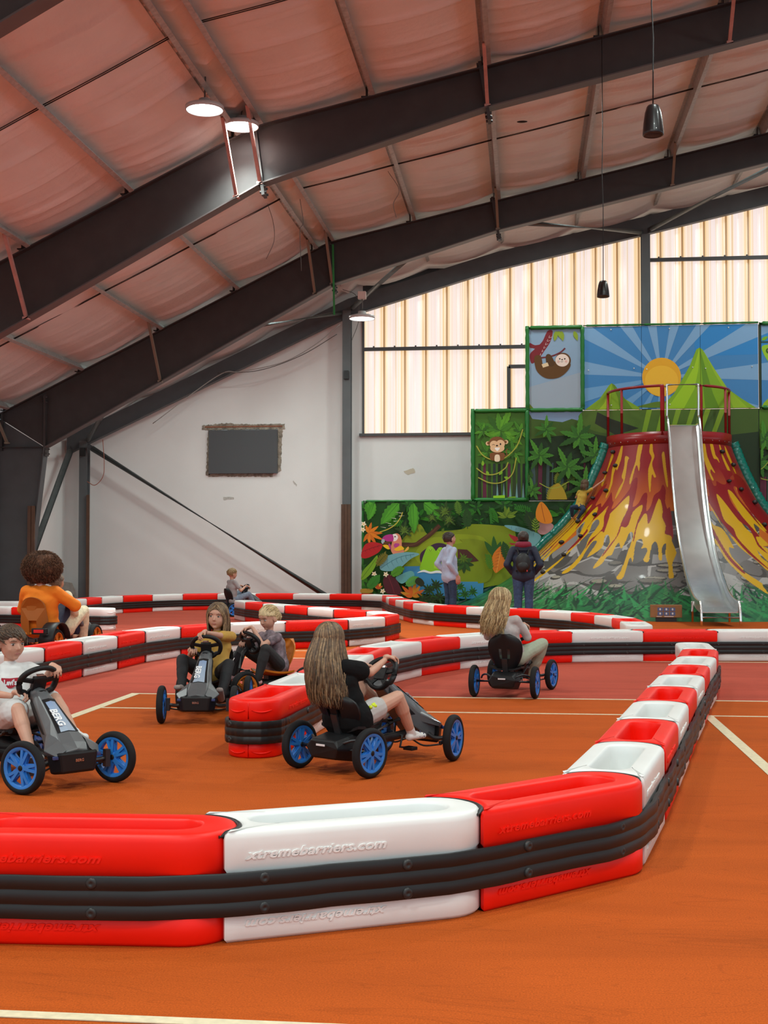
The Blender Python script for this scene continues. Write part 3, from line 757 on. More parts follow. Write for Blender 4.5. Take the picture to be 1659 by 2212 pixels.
# C + D: the hairpin on the left
polyC = [(-5.5, 9.8), (-5.35, 10.6), (-5.15, 11.5), (-5.03, 12.4), (-4.97, 13.36), (-4.88, 14.3), (-4.85, 15.25), (-4.66, 16.25), (-4.2, 17.1), (-3.45, 17.88), (-2.7, 18.38), (-2.27, 19.2), (-2.14, 20.1), (-2.3, 20.9), (-2.78, 21.5), (-3.3, 22.05), (-3.9, 22.9), (-4.62, 23.87), (-5.15, 24.6), (-5.7, 25.7)]
JC = joints_from(polyC, (-3.55, 17.83), 8, 10, .955)
barriers(JC, True, 'the left hairpin row counted from the left edge', 'left hairpin barrier row', text=lambda i: (1,) if i in range(2, 11) else ())
belt(JC[:12], -1, 'black ribbed rubber belt on the near side of the left hairpin row', ext1=.05)
belt(JC[11:], 1, 'black rubber belt on the inner side of the far arm of the left hairpin', ext0=-.1)
# E/F: the long outer row along the gable wall
polyE = [(-12.0, 24.5), (-11.2, 24.55), (-10.2, 24.7), (-9.47, 25.3), (-9.4, 26.1), (-9.42, 26.8), (-9.28, 27.8), (-8.9, 28.6), (-8.32, 29.48), (-7.5, 30.08), (-6.5, 30.26), (-5.64, 30.3), (-4.6, 30.2), (-3.9, 30.05), (-3.35, 29.68), (-3.06, 29.05), (-2.81, 27.55), (-2.37, 25.9), (-1.96, 24.52), (-1.37, 23.62), (-.73, 23.02), (-.02, 22.34), (.63, 21.6), (1.03, 20.8), (1.38, 19.75), (1.48, 18.65), (1.5, 17.6), (1.7, 16.95)]
JE = joints_from(polyE, (-4.7, 30.2), 12, 16, .93)
barriers(JE, True, 'the outer row along the gable wall', 'outer track barrier row')
belt(JE, -1, 'black rubber belt along the outer barrier row in front of the mural and wall', bolts=False)
# G: short island behind the costumed driver
JG = [Vector(p) for p in ((-10.17, 22.5), (-9.23, 22.3), (-8.3, 22.1), (-7.37, 21.9))]
barriers(JG, False, 'the short row behind the furry costume', 'short barrier row on the left')
belt(JG, -1, 'black rubber belt wrapped round the short row behind the furry costume', wrap='end', bolts=False)
# ================================================================ VOLCANO SLIDE AND JUNGLE WALL
VX, VY = 3.40, 31.0
VPROF = [(5.30, 0.0), (4.62, .30), (3.80, .76), (3.28, 1.22), (2.87, 1.62), (2.43, 2.05), (2.07, 2.50), (1.80, 3.0), (1.58, 3.5), (1.42, 3.95)]
_vz = [p[1] for p in VPROF]; _vr = [p[0] for p in VPROF]
def vrad(z): return float(np.interp(z, _vz, _vr))
def proj(P):
    """image coordinates of world points, used to lay the printed artwork on the cone"""
    q = P-np.array(CAM); z = q@np.array(_F); return CX+FOC*(q@np.array(_R))/z, CY-FOC*(q@np.array(_U))/z
def inside(poly, x, y):
    n = len(poly); c = np.zeros(x.shape, bool); j = n-1
    for i in range(n):
        xi, yi = poly[i]; xj, yj = poly[j]
        if yi != yj:
            c ^= ((yi > y) != (yj > y)) & (x < (xj-xi)*(y-yi)/(yj-yi)+xi)
        j = i
    return c
def smoothpoly(P, k=4):
    return [(p.x, p.y) for p in catmull([(*p, 0) for p in P], k, True)]
def c4(x, y): return (1180+x/5.925, 930+y/5.925)
def c5(x, y): return (1460+x/5.146, 930+y/5.146)
def c6(x, y): return (1120+x/4.608, 1120+y/4.608)
# printed lava, traced as flat artwork
YEL = [
 [c4(*p) for p in [(1185, 175), (1235, 175), (1200, 360), (1200, 430), (1185, 520), (1165, 450), (1140, 470), (1095, 640), (1070, 690), (1065, 640), (1100, 520), (1140, 400), (1160, 280)]],
 [c4(*p) for p in [(1330, 175), (1360, 175), (1365, 260), (1385, 330), (1355, 420), (1375, 510), (1405, 590), (1380, 600), (1360, 560), (1345, 600), (1335, 770), (1320, 775), (1305, 620), (1310, 480), (1350, 350), (1320, 280)]],
 [c4(*p) for p in [(960, 200), (980, 200), (965, 330), (940, 420), (905, 510), (890, 490), (860, 570), (840, 700), (770, 860), (765, 830), (815, 690), (835, 560), (850, 470), (900, 380)]],
 [c4(*p) for p in [(1010, 330), (1060, 350), (1040, 400), (1010, 600), (960, 750), (890, 870), (885, 850), (930, 740), (985, 640), (965, 590), (1000, 450)]],
 [c4(*p) for p in [(840, 300), (860, 330), (800, 480), (760, 600), (720, 710), (705, 690), (745, 590), (790, 460)]],
 [c4(*p) for p in [(1480, 300), (1510, 280), (1535, 480), (1560, 700), (1540, 710), (1510, 560), (1490, 420)]],
 [c5(*p) for p in [(285, 150), (325, 150), (345, 270), (385, 370), (435, 465), (420, 465), (390, 430), (385, 470), (420, 545), (395, 540), (330, 380), (300, 260)]],
 [c5(*p) for p in [(380, 150), (410, 150), (440, 270), (470, 310), (485, 360), (455, 320), (420, 310), (395, 230)]],
 [c5(*p) for p in [(480, 160), (495, 170), (525, 270), (560, 350), (600, 430), (618, 500), (590, 470), (560, 410), (530, 340), (500, 250)]],
 [c5(*p) for p in [(235, 460), (260, 480), (300, 575), (285, 578), (250, 520)]],
 [c5(*p) for p in [(540, 175), (560, 200), (620, 340), (670, 475), (650, 455), (600, 350), (560, 260)]]]
# everything below this ragged edge is the wide yellow lava sheet; its lower drips follow
SHEET = [c4(*p) for p in [(130, 1260), (250, 1190), (330, 1150), (440, 1020), (540, 930), (590, 940), (560, 1030), (640, 960), (660, 1000), (700, 1060), (800, 950), (760, 1020), (830, 1050), (1030, 850), (1065, 860), (1040, 1010), (960, 1180), (1010, 1240), (1060, 1190), (1110, 1040), (1225, 950), (1220, 1030), (1170, 1200), (1250, 1070), (1290, 1080), (1300, 1190), (1340, 1140), (1440, 870), (1490, 1010), (1485, 1110), (1530, 1220), (1520, 1320), (1600, 1350), (1610, 1420)]]+\
 [c6(*p) for p in [(1570, 330), (1560, 380), (1530, 460), (1545, 580), (1520, 595), (1495, 585), (1495, 480), (1465, 370), (1468, 250), (1430, 290), (1430, 400), (1415, 418), (1395, 400), (1390, 290), (1365, 230), (1330, 260), (1310, 350), (1300, 420), (1270, 435), (1243, 410), (1280, 330), (1270, 290), (1220, 300), (1240, 260), (1225, 205), (1180, 220), (1160, 270), (1150, 350), (1135, 435), (1120, 390), (1095, 420), (1060, 540), (1030, 600), (985, 605), (978, 580), (1020, 520), (1060, 410), (1100, 300), (1140, 180), (1130, 135), (1100, 150), (1060, 240), (1020, 300), (1000, 240), (960, 290), (930, 360), (880, 380), (830, 450), (760, 495), (745, 480), (820, 380), (880, 290), (910, 230), (895, 165), (860, 180), (830, 290), (700, 380), (690, 370), (780, 240), (750, 225), (700, 280), (600, 440), (500, 530), (440, 550), (440, 530), (540, 450), (660, 300), (700, 200), (800, 60), (790, 10), (740, 40), (700, 140), (620, 220), (440, 400), (340, 490), (170, 620), (155, 610), (320, 480), (430, 390), (560, 250), (620, 130), (660, 30), (560, 130), (440, 250), (330, 350), (190, 480), (200, 460), (300, 350), (420, 230), (300, 290), (200, 345), (300, 250), (420, 140), (480, 60)]]
SHR = [c5(*p) for p in [(330, 1040), (375, 1045), (400, 1150), (440, 1210), (500, 1250), (640, 1440), (720, 1540), (790, 1590), (960, 1700), (960, 1720), (1030, 1820), (900, 1740), (740, 1620), (560, 1440), (470, 1290), (400, 1220), (360, 1120), (335, 1110)]]
SHR2 = [c5(*p) for p in [(330, 770), (360, 780), (400, 880), (500, 1040), (560, 1110), (700, 1290), (900, 1450), (1024, 1560), (1024, 1470), (940, 1370), (900, 1330), (960, 1420), (1024, 1450), (1024, 1320), (970, 1290), (1010, 1280), (1024, 1260), (930, 1170), (880, 1090), (870, 1035), (960, 1110), (1024, 1140), (1080, 1100), (1050, 1030), (980, 960), (870, 850), (760, 720), (670, 630), (690, 690), (780, 830), (880, 950), (990, 1070), (860, 950), (700, 770), (620, 680), (575, 665), (640, 800), (720, 930), (810, 1060), (900, 1180), (790, 1100), (720, 1010), (600, 870), (520, 770), (450, 705), (490, 850), (530, 980), (600, 1080), (640, 1140), (720, 1240), (560, 1120), (490, 1010), (400, 860)]]
SHR3 = [c5(*p) for p in [(385, 1000), (420, 1050), (500, 1080), (560, 1150), (640, 1290), (635, 1310), (590, 1300), (620, 1400), (750, 1540), (700, 1520), (560, 1370), (470, 1200), (410, 1110)]]
RED = [[c4(*p) for p in [(1150, 600), (1170, 640), (1150, 800), (1105, 975), (1180, 930), (1230, 830), (1270, 795), (1295, 830), (1280, 1030), (1340, 960), (1380, 830), (1455, 770), (1490, 690), (1530, 760), (1520, 900), (1550, 1000), (1585, 990), (1620, 1250), (1620, 1400), (1590, 1340), (1520, 1320), (1530, 1220), (1485, 1110), (1490, 1010), (1440, 870), (1340, 1140), (1300, 1190), (1290, 1080), (1250, 1070), (1170, 1200), (1125, 1400), (1110, 1400), (1160, 1180), (1220, 1030), (1225, 950), (1110, 1040), (1060, 1190), (1010, 1240), (960, 1230), (930, 1320), (830, 1470), (730, 1600), (720, 1590), (830, 1440), (900, 1350), (960, 1180), (1040, 1010), (1065, 860), (1030, 850), (830, 1050), (810, 1100), (740, 1300), (700, 1290), (560, 1440), (500, 1520), (560, 1400), (650, 1330), (730, 1230), (740, 1100), (800, 960), (700, 1060), (590, 1160), (520, 1250), (530, 1290), (400, 1440), (250, 1560), (400, 1400), (500, 1290), (640, 1060), (660, 970), (560, 1060), (400, 1240), (380, 1250), (520, 1050), (590, 940), (470, 1050), (540, 920), (620, 850), (700, 740), (780, 680), (700, 830), (630, 960), (700, 930), (710, 980), (800, 850), (835, 790), (850, 910), (870, 900), (835, 1000), (900, 960), (1060, 760), (1100, 650)]],
 [c5(*p) for p in [(350, 545), (390, 550), (420, 610), (450, 610), (450, 560), (500, 590), (545, 600), (560, 570), (520, 480), (480, 420), (560, 440), (620, 460), (650, 545), (600, 530), (660, 480), (760, 560), (900, 780), (1080, 1000), (1080, 1160), (1024, 1150), (960, 1080), (870, 960), (760, 800), (690, 690), (670, 625), (640, 640), (720, 780), (880, 960), (1000, 1100), (990, 1110), (880, 1000), (700, 780), (620, 680), (575, 665), (620, 800), (740, 960), (900, 1140), (930, 1180), (890, 1185), (930, 1270), (1024, 1370), (920, 1290), (870, 1190), (800, 1070), (700, 1000), (520, 770), (450, 705), (490, 860), (540, 1000), (640, 1090), (690, 1200), (860, 1380), (1024, 1530), (1010, 1530), (800, 1360), (640, 1180), (500, 1010), (400, 850), (330, 770), (320, 860), (340, 960), (390, 1040), (480, 1210), (600, 1400), (760, 1570), (740, 1580), (600, 1450), (480, 1270), (400, 1120), (370, 1050), (330, 1040), (290, 880), (290, 740), (320, 690), (370, 730), (355, 620)]]]
ROCK = [c6(*p) for p in []]
def volcano():
    t = thing('volcano_climber', 'tall printed volcano with red and yellow lava running down over grey rocks', 'climbing volcano', (VX, VY, 0))
    NA, NZ = 760, 620
    # front half only: the jungle wall closes the back
    u = np.linspace(0, 1, NA+1); ang = -PI+u*PI
    zs = np.linspace(0, 3.95, NZ+1)
    rz = catmull([(r, 0, z) for r, z in VPROF], 14)
    rr = np.interp(zs, [p.z for p in rz], [p.x for p in rz])
    A, Zg = np.meshgrid(ang, zs, indexing='ij'); Rg = np.broadcast_to(rr, A.shape)
    co = np.stack([Rg*np.cos(A), Rg*np.sin(A), Zg], -1).reshape(-1, 3)
    me = bpy.data.meshes.new('cone')
    idx = np.arange((NA+1)*(NZ+1)).reshape(NA+1, NZ+1)
    q = np.stack([idx[:-1, :-1], idx[1:, :-1], idx[1:, 1:], idx[:-1, 1:]], -1).reshape(-1, 4)
    me.vertices.add(len(co)); me.vertices.foreach_set('co', co.ravel())
    me.loops.add(q.size); me.loops.foreach_set('vertex_index', q.ravel())
    me.polygons.add(len(q)); me.polygons.foreach_set('loop_start', np.arange(0, q.size, 4)); me.update(calc_edges=True)
    W = co+np.array([VX, VY, 0]); px, py = proj(W); n = len(co)
    col = np.zeros((n, 3)); H = lambda h: np.array(hexc(h))
    # grey boulders
    ax = (A.ravel()+PI)*3.4; hz = co[:, 2]
    seeds = []; r_ = random.Random(3)
    for k in range(170): seeds.append((r_.uniform(-.5, 11.5), r_.uniform(-.2, 2.6), r_.uniform(.6, 1.5), r_.choice(['#6f6967', '#7d7776', '#5e5856', '#878180', '#4f4a49', '#726c6b'])))
    best = np.full(n, 9e9); sec = np.full(n, 9e9); ci = np.zeros(n, int); hl = np.zeros(n)
    for k, (sx, sz, w, c) in enumerate(seeds):
        d = (np.hypot((ax-sx)/1.6, (hz-sz)*1.15)+.06*np.sin(ax*5+k)+.05*np.sin(hz*9+ax*3))/w
        upd = d < best; sec = np.where(upd, best, np.minimum(sec, d)); ci = np.where(upd, k, ci); best = np.minimum(best, d)
    pal = np.array([H(s[3]) for s in seeds]); col[:] = pal[ci]
    sz_ = np.array([s[1] for s in seeds])[ci]; sx_ = np.array([s[0] for s in seeds])[ci]
    edge = (sec-best)
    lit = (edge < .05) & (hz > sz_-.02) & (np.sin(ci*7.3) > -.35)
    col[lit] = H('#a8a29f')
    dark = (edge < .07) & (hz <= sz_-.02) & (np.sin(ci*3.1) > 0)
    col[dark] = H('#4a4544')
    # small stones
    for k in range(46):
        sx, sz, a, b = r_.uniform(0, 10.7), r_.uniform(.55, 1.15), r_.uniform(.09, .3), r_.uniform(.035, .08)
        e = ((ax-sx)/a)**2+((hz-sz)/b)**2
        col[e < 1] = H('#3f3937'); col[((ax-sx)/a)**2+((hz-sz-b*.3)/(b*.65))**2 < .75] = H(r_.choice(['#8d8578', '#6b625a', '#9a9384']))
    # green scrub along the foot
    g = .42+.13*np.sin(ax*1.7)+.10*np.sin(ax*4.1+1)+.05*np.sin(ax*11)
    left = np.clip((2.6-ax)/2.2, 0, 1)*.5; g = g+left
    base = hz < g; col[base] = H('#1f6b3a')
    for k in range(900):
        sx = r_.uniform(-.1, 10.8); z0 = r_.uniform(0, .5); L = r_.uniform(.12, .42); sl = r_.uniform(-.9, .9); w = r_.uniform(.012, .035)
        i0 = int(np.clip((sx-.6)/10.68*NA, 0, NA)); i1 = int(np.clip((sx+.6)/10.68*NA, 0, NA))
        s = slice(i0*(NZ+1), (i1+1)*(NZ+1)); tt = (hz[s]-z0)/L
        m = (tt > 0) & (tt < 1) & (np.abs(ax[s]-sx-sl*L*tt*(1+tt)) < w*(1-tt)*1.4)
        if m.any(): col[s][m] = H(r_.choice(['#0f3b24', '#134a2b', '#1c5e35', '#2c8a4a', '#0c2f22', '#3a7a46']))
    # lava
    def paint(poly, c, grad=None):
        P = smoothpoly(poly, 3); m = inside(P, px, py)
        if grad is None: col[m] = H(c)
        else:
            k = np.clip((py[m]-grad[0])/(grad[1]-grad[0]), 0, 1)[:, None]; col[m] = H(c)*(1-k)+H(grad[2])*k
        return m
    # upper red-orange zone: above a wavy hem
    ag = (A.ravel()+PI)/PI
    hem = 1.62+.16*np.sin(ag*40)+.12*np.sin(ag*23+1)+.1*np.sin(ag*71)
    up = np.where((px > 1245) & (px < 1640), py < 1104, hz > hem)
    k = np.clip((py-1010)/85, 0, 1)[:, None]; base_up = H('#8e1a20')*(1-k)+H('#c4621f')*k
    col[up] = base_up[up]
    for P in (SHEET, SHR, SHR2, SHR3): paint(P, '#d3a20e')
    for P in YEL: paint(P, '#cf9c14')
    for P in RED: paint(P, '#8c1019')
    # side slivers beyond the traced art: thin alternating runs
    sl = (ag < .13) | (ag > .87)
    run = np.sin(ag*260+2*np.sin(hz*2)); m = sl & (hz > .9) & (hz < 2.2) & (run > .1); 
    col[m & (py < 1230)] = H('#d3a20e'); m2 = sl & (hz > 1.3) & (run < -.6); col[m2] = H('#8c1019')
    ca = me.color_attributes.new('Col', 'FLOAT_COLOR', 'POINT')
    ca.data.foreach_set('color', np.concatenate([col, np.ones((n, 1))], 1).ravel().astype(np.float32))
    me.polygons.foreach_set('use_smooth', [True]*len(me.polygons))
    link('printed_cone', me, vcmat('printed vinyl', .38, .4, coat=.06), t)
    M_vred = mat('volcano red steel', (.30, .012, .014), .3, spec=.5)
    bm = B(); lathe(bm, [(1.40, 3.85), (1.46, 3.85), (1.46, 4.13), (1.40, 4.13)], 48, closed=True, a0=-PI, a1=0); obj('rim_band', bm, M_vred, t)
    bm = B(); lathe(bm, [(0, 4.06), (1.44, 4.06), (1.44, 4.02), (0, 4.02)], 48, a0=-PI, a1=0, closed=True); obj('platform', bm, mat('platform', (.1, .1, .1), .6), t)
    rb = B(); lathe(rb, [(0, 0), (.014, 0), (.01, .008), (0, .01)], 8, 'y'); rme = bpy.data.meshes.new('rivet'); rb.to_mesh(rme); rb.free(); rme.materials.append(mat('rivet', (.5, .5, .5), .3, metal=1))
    for k in range(1, 20):
        a = -PI+PI*k/20
        if abs(math.cos(a)*1.46-.15) < .36: continue
        o = link_to('rivet', rme, t); o.matrix_local = basis(Vector((1.463*math.cos(a), 1.463*math.sin(a), 3.93)), Vector((-math.sin(a), math.cos(a), 0)), Vector((math.cos(a), math.sin(a), 0)), Vector((0, 0, 1)))
    rail = [(1.42*math.cos(a), 1.42*math.sin(a), 5.18) for a in np.linspace(-PI, -PI/2-.18, 14)]
    rail2 = [(1.42*math.cos(a), 1.42*math.sin(a), 5.18) for a in np.linspace(-PI/2+.42, 0, 12)]
    bm = B(); tube(bm, rail, .032, 10); obj('guard_rail', bm, M_vred, t)
    bm = B(); tube(bm, rail2, .032, 10); obj('guard_rail', bm, M_vred, t)
    for a in (-PI+.02, -PI+.62, -PI/2-.2, -PI/2+.44, -.52, -.02):
        bm = B(); tube(bm, [(1.42*math.cos(a), 1.42*math.sin(a), 4.05), (1.42*math.cos(a), 1.42*math.sin(a), 5.18)], .03 if abs(a+PI/2+.2) > .01 else .05, 10); obj('rail_post', bm, M_vred, t)
    # climbing holds
    M_hold = mat('climbing hold', (.018, .012, .012), .45)
    for k, (x, y) in enumerate([(1325, 977), (1330, 1006), (1308, 1022), (1310, 1060), (1282, 1076), (1285, 1112), (1250, 1127), (1255, 1158), (1214, 1172), (1219, 1199), (1171, 1213), (1175, 1236), (1560, 976), (1583, 1005), (1600, 1058), (1629, 1086), (1650, 1134), (1574, 1040)]):
        P = None; d = at(x, y, Y=VY)-CAM
        for i in range(400):                       # march the sight line to the cone
            f = .72+.3*i/400; p_ = CAM+d*f
            if p_.z < 3.95 and math.hypot(p_.x-VX, p_.y-VY) < float(np.interp(p_.z, zs, rr))+.02: P = p_; break
        if P is None: continue
        nrm = Vector((P.x-VX, P.y-VY, 1.0)).normalized()
        bm = B(); ellipsoid(bm, P-Vector((VX, VY, 0))+nrm*.015, (.06, .06, .045), None, 12, 8)
        for v in bm.verts: v.co += (v.co-(P-Vector((VX, VY, 0)))).normalized()*.02*pnoise(v.co*9)
        obj('climbing_hold', bm, M_hold, t, smooth=True)
    return t
VOLC = volcano()
# padded tubes down both edges
M_pad = mat('teal vinyl', (.0, .185, .14), .28, spec=.6, coat=.3)
def padtube(sgn, label):
    pts = [(VX+sgn*(r+.06), VY-.16, z) for r, z in VPROF]
    pts = catmull(pts, 24); N = len(pts); bm = B()
    rads = [.135*(1+.012*math.sin(i*.9)+.012*math.sin(i*2.3))*(.90 if i % 52 in (0, 1) else 1) for i in range(N)]
    rings = tube(bm, pts, rads, 20)
    rn = random.Random(8)
    for i, ring in enumerate(rings):
        for k, v in enumerate(ring): v.co += (v.co-pts[i]).normalized()*.0045*math.sin(k*.6+i*1.1+3*pnoise(Vector((i*.2, k*.3, 0))))
    t = obj('padded_tube', bm, M_pad, None, smooth=True); return tag(t, label, 'safety padding')
padtube(-1, 'wrinkled teal padded tube down the left edge of the volcano')
padtube(1, 'wrinkled teal padded tube down the right edge of the volcano')
# ---- steel slide
t = thing('steel_slide', 'long curved stainless steel slide coming down the front of the volcano', 'slide', (3.56, 29.5, 0))
M_ss = mat('stainless steel', (.78, .80, .81), .27, metal=1, noise=(3, .08)); M_ssr = mat('stainless tube', (.85, .87, .87), .2, metal=1)
SP = [(.25, 4.28), (0.0, 4.26), (-.12, 4.12), (-.42, 3.5), (-.85, 2.75), (-1.4, 2.05), (-2.1, 1.42), (-2.9, .92), (-3.7, .55), (-4.4, .34), (-5.0, .27), (-5.35, .26)]
sp = catmull([(0, y, z) for y, z in SP], 8)
sw = .33
bm = B(); rings = []
for i, p in enumerate(sp):
    d = (sp[min(i+1, len(sp)-1)]-sp[max(i-1, 0)]).normalized(); nn = Vector((0, -d.z, d.y)); nn = nn if nn.z > 0 else -nn
    xs_ = [(-sw, .17), (-sw, .03), (-sw+.04, 0), (sw-.04, 0), (sw, .03), (sw, .17), (sw+.006, .17), (sw+.006, -.012), (-sw-.006, -.012), (-sw-.006, .17)]
    rings.append([p+Vector((x, 0, 0))+nn*h for x, h in xs_])
loft(bm, rings, True, True); obj('trough', bm, M_ss, t, sharp=.5)
for s in (-1, 1):
    pts = []
    for i, p in enumerate(sp):
        d = (sp[min(i+1, len(sp)-1)]-sp[max(i-1, 0)]).normalized(); nn = Vector((0, -d.z, d.y)); nn = nn if nn.z > 0 else -nn
        pts.append(p+Vector((s*(sw+.02), 0, 0))+nn*.19)
    pts = [Vector((s*(sw+.02), .28, 5.18)), Vector((s*(sw+.02), .05, 5.18)), Vector((s*(sw+.02), -.02, 5.1))]+pts[6:]+[Vector((s*(sw+.02), -5.45, .3)), Vector((s*(sw+.02), -5.5, .02))]
    bm = B(); tube(bm, catmull(pts, 3), .024, 10); obj('side_rail', bm, M_ssr, t)
    bm = B(); tube(bm, [(s*(sw+.02), -4.2, .02), (s*(sw+.02), -4.2, .42)], .022, 10); obj('leg', bm, M_ssr, t)
bm = B(); tube(bm, [(-sw-.02, .0, 5.18), (sw+.02, .0, 5.18)], .024, 10); obj('top_crossbar', bm, M_ssr, t)
bm = B(); tube(bm, [(-sw-.02, -5.47, .17), (sw+.02, -5.47, .17)], .02, 10); obj('foot_crossbar', bm, M_ssr, t)
# ---- house rules box at the foot of the volcano
v = at(1441, 1343, Z=0)
t = thing('rules_board', 'small brown board with six pictograms at the foot of the volcano', 'sign', (v.x-.02, 25.7, 0), .0)
sc_ = 25.5/2760
bm = B(); box(bm, (0, 0, .21), (66*sc_, .12, 27*sc_)); obj('wooden_board', bm, mat('board wood', (.32, .15, .055), .6, noise=(6, .15)), t, bevel=.008)
bm = B(); box(bm, (0, .0, .04), (.4, .1, .08)); obj('foot', bm, M_black, t)
for k in range(6):
    bm = B(); x = (-13+13*(k % 3))*sc_; z = .245-(k//3)*.085; box(bm, (x, -.063, z), (11*sc_, .004, .07), mi=0)
    ellipsoid(bm, (x, -.066, z), (.018, .004, .022), None, 8, 6, mi=1); obj('pictogram', bm, [mat('picto blue', (.10, .14, .30), .5), mat('picto white', (.8, .8, .8), .5)], t)
bm = B(); box(bm, (-.14, -.063, .105), (.1, .003, .01)); box(bm, (.05, -.063, .105), (.18, .003, .012)); obj('caption_line', bm, mat('picto white', (.8, .8, .8), .5), t)
# ================================================================ JUNGLE WALL
MY = 31.0
def mp(x, y):                 # picture point -> (X,Z) on the mural plane
    v = at(x, y, Y=MY); return (v.x, v.z)
LAY = .0016
def paintmat(h): return mat('print '+h, h, .5, spec=.35)
class Art:
    """flat printed artwork: polygons stacked in thin layers on one panel mesh"""
    def __init__(s, clip): s.bm = B(); s.mats = []; s.k = 0; s.clip = clip
    def add(s, pts, col, world=False):
        P = pts if world else [mp(*p) for p in pts]
        P = clip_poly(P, s.clip)
        if len(P) < 3: return
        if col not in s.mats: s.mats.append(col)
        s.k += 1; y = MY-.012-LAY*s.k*.35
        vs = [s.bm.verts.new((x, y, z)) for x, z in P]
        f = s.bm.faces.new(vs); f.material_index = s.mats.index(col); f.normal_update()
        bmesh.ops.triangulate(s.bm, faces=[f])
    def done(s, name, parent):
        for f in s.bm.faces:
            f.normal_update()
            if f.normal.y > 0: f.normal_flip()
        me = bpy.data.meshes.new(name); s.bm.to_mesh(me); s.bm.free()
        for c in s.mats: me.materials.append(paintmat(c))
        o = bpy.data.objects.new(name, me); COL.objects.link(o); o.parent = parent
        if parent: o.location = -parent.location
        return o
def clip_poly(P, box_):
    x0, x1, z0, z1 = box_
    for ax, lim, sg in ((0, x0, 1), (0, x1, -1), (1, z0, 1), (1, z1, -1)):
        out = []
        for i in range(len(P)):
            a, b = P[i-1], P[i]; ia = (a[ax]-lim)*sg >= 0; ib = (b[ax]-lim)*sg >= 0
            if ia != ib:
                t = (lim-a[ax])/(b[ax]-a[ax]); out.append((a[0]+(b[0]-a[0])*t, a[1]+(b[1]-a[1])*t))
            if ib: out.append(b)
        P = out
        if not P: return []
    return P
def leaf(x, y, ang, L, w, teeth=0, tip=1.0):
    """leaf outline in picture units: base at x,y, pointing along ang (degrees, 0=right, 90=down)"""
    a = math.radians(ang); out = []
    n = 12
    for side in (1, -1):
        rng = range(n+1) if side == 1 else range(n-1, 0, -1)
        for k in rng:
            t = k/n; h = w*math.sin(PI*t**.8)**.8*side*.5
            if teeth and k % 2 == 1: h *= (1-teeth)
            out.append((x+math.cos(a)*L*t-math.sin(a)*h, y+math.sin(a)*L*t+math.cos(a)*h))
    return out
def rib(x, y, ang, L, w=1.2):
    a = math.radians(ang); c, s = math.cos(a), math.sin(a)
    return [(x-s*w/2, y+c*w/2), (x+c*L, y+s*L), (x+s*w/2, y-c*w/2)]
def frond(A, x, y, ang, L, n, lw, ll, col, curve=0, stem=None):
    """palm frond: leaflets either side of a stem"""
    for k in range(n):
        t = (k+1)/(n+1); a = math.radians(ang+curve*t); px_ = x+math.cos(a)*L*t; py_ = y+math.sin(a)*L*t
        for s in (1, -1): A.add(leaf(px_, py_, ang+curve*t+s*(62-25*t), ll*math.sin(PI*(t*.8+.15)), lw), col)
    A.add(leaf(x+math.cos(math.radians(ang))*L*.9, y+math.sin(math.radians(ang))*L*.9, ang+curve, ll*.6, lw), col)
    A.add(rib(x, y, ang+curve*.6, L, 1.6), stem or col)
def palm(A, x, y, R, cols, n=9, a0=0, sweep=360, teeth=.35):
    for k in range(n):
        a = a0+sweep*k/n; L = R*(.85+.25*math.sin(k*2.3)); A.add(leaf(x, y, a, L, R*.30, teeth), cols[k % len(cols)]); A.add(rib(x, y, a, L*.9, 1), cols[-1])
def disc(x, y, rx, ry=None, n=28, a0=0, a1=360):
    ry = ry or rx; return [(x+rx*math.cos(math.radians(a0+(a1-a0)*k/n)), y+ry*math.sin(math.radians(a0+(a1-a0)*k/n))) for k in range(n if a1-a0 == 360 else n+1)]
def stroke(pts, w):
    P = catmull([(*p, 0) for p in pts], 6); L = []; R_ = []
    for i in range(len(P)):
        d = (P[min(i+1, len(P)-1)]-P[max(i-1, 0)]).normalized(); m = Vector((-d.y, d.x, 0))*w/2
        L.append(((P[i]+m).x, (P[i]+m).y)); R_.append(((P[i]-m).x, (P[i]-m).y))
    return L+R_[::-1]
def curvy(pts): return smoothpoly(pts, 5)
def q7(x, y): return (780+x/7.541, 1080+y/7.541)
def q8(x, y): return (980+x/7.541, 1080+y/7.541)
rm = random.Random(21)
# ---------- whole-wall artwork below z=4.8
def jungle(A, x0, x1, y0, y1, dens, seed, cols=('#1e5a16', '#2a7318', '#174811', '#3c8a1c', '#12380f')):
    r = random.Random(seed)
    for k in range(dens):
        x = r.uniform(x0, x1); y = r.uniform(y0, y1); kind_ = r.random(); c = r.choice(cols)
        if kind_ < .35: palm(A, x, y, r.uniform(14, 26), [c, cols[1], cols[2]], 8, r.uniform(0, 60), 360)
        elif kind_ < .7: frond(A, x, y, r.uniform(0, 360), r.uniform(22, 40), 8, 3.2, r.uniform(9, 15), c, r.uniform(-30, 30))
        else: A.add(leaf(x, y, r.uniform(0, 360), r.uniform(18, 38), r.uniform(7, 14)), c)
t = thing('mural_panel', 'wide jungle mural with toucan and sleeping green hippo, lowest left part of the play wall', 'mural', (-1.94, MY, 0))
bm = B(); box(bm, (1.2, .06, 1.3), (6.4, .1, 2.6)); obj('backing_board', bm, mat('print #16340f', '#16340f', .5), t)
A = Art((-3.94, 2.4, .03, 2.6))
A.add([(780, 1080), (1350, 1080), (1350, 1330), (780, 1330)], '#1b4a12')
jungle(A, 785, 1250, 1088, 1135, 44, 1)
jungle(A, 785, 870, 1220, 1320, 14, 5)
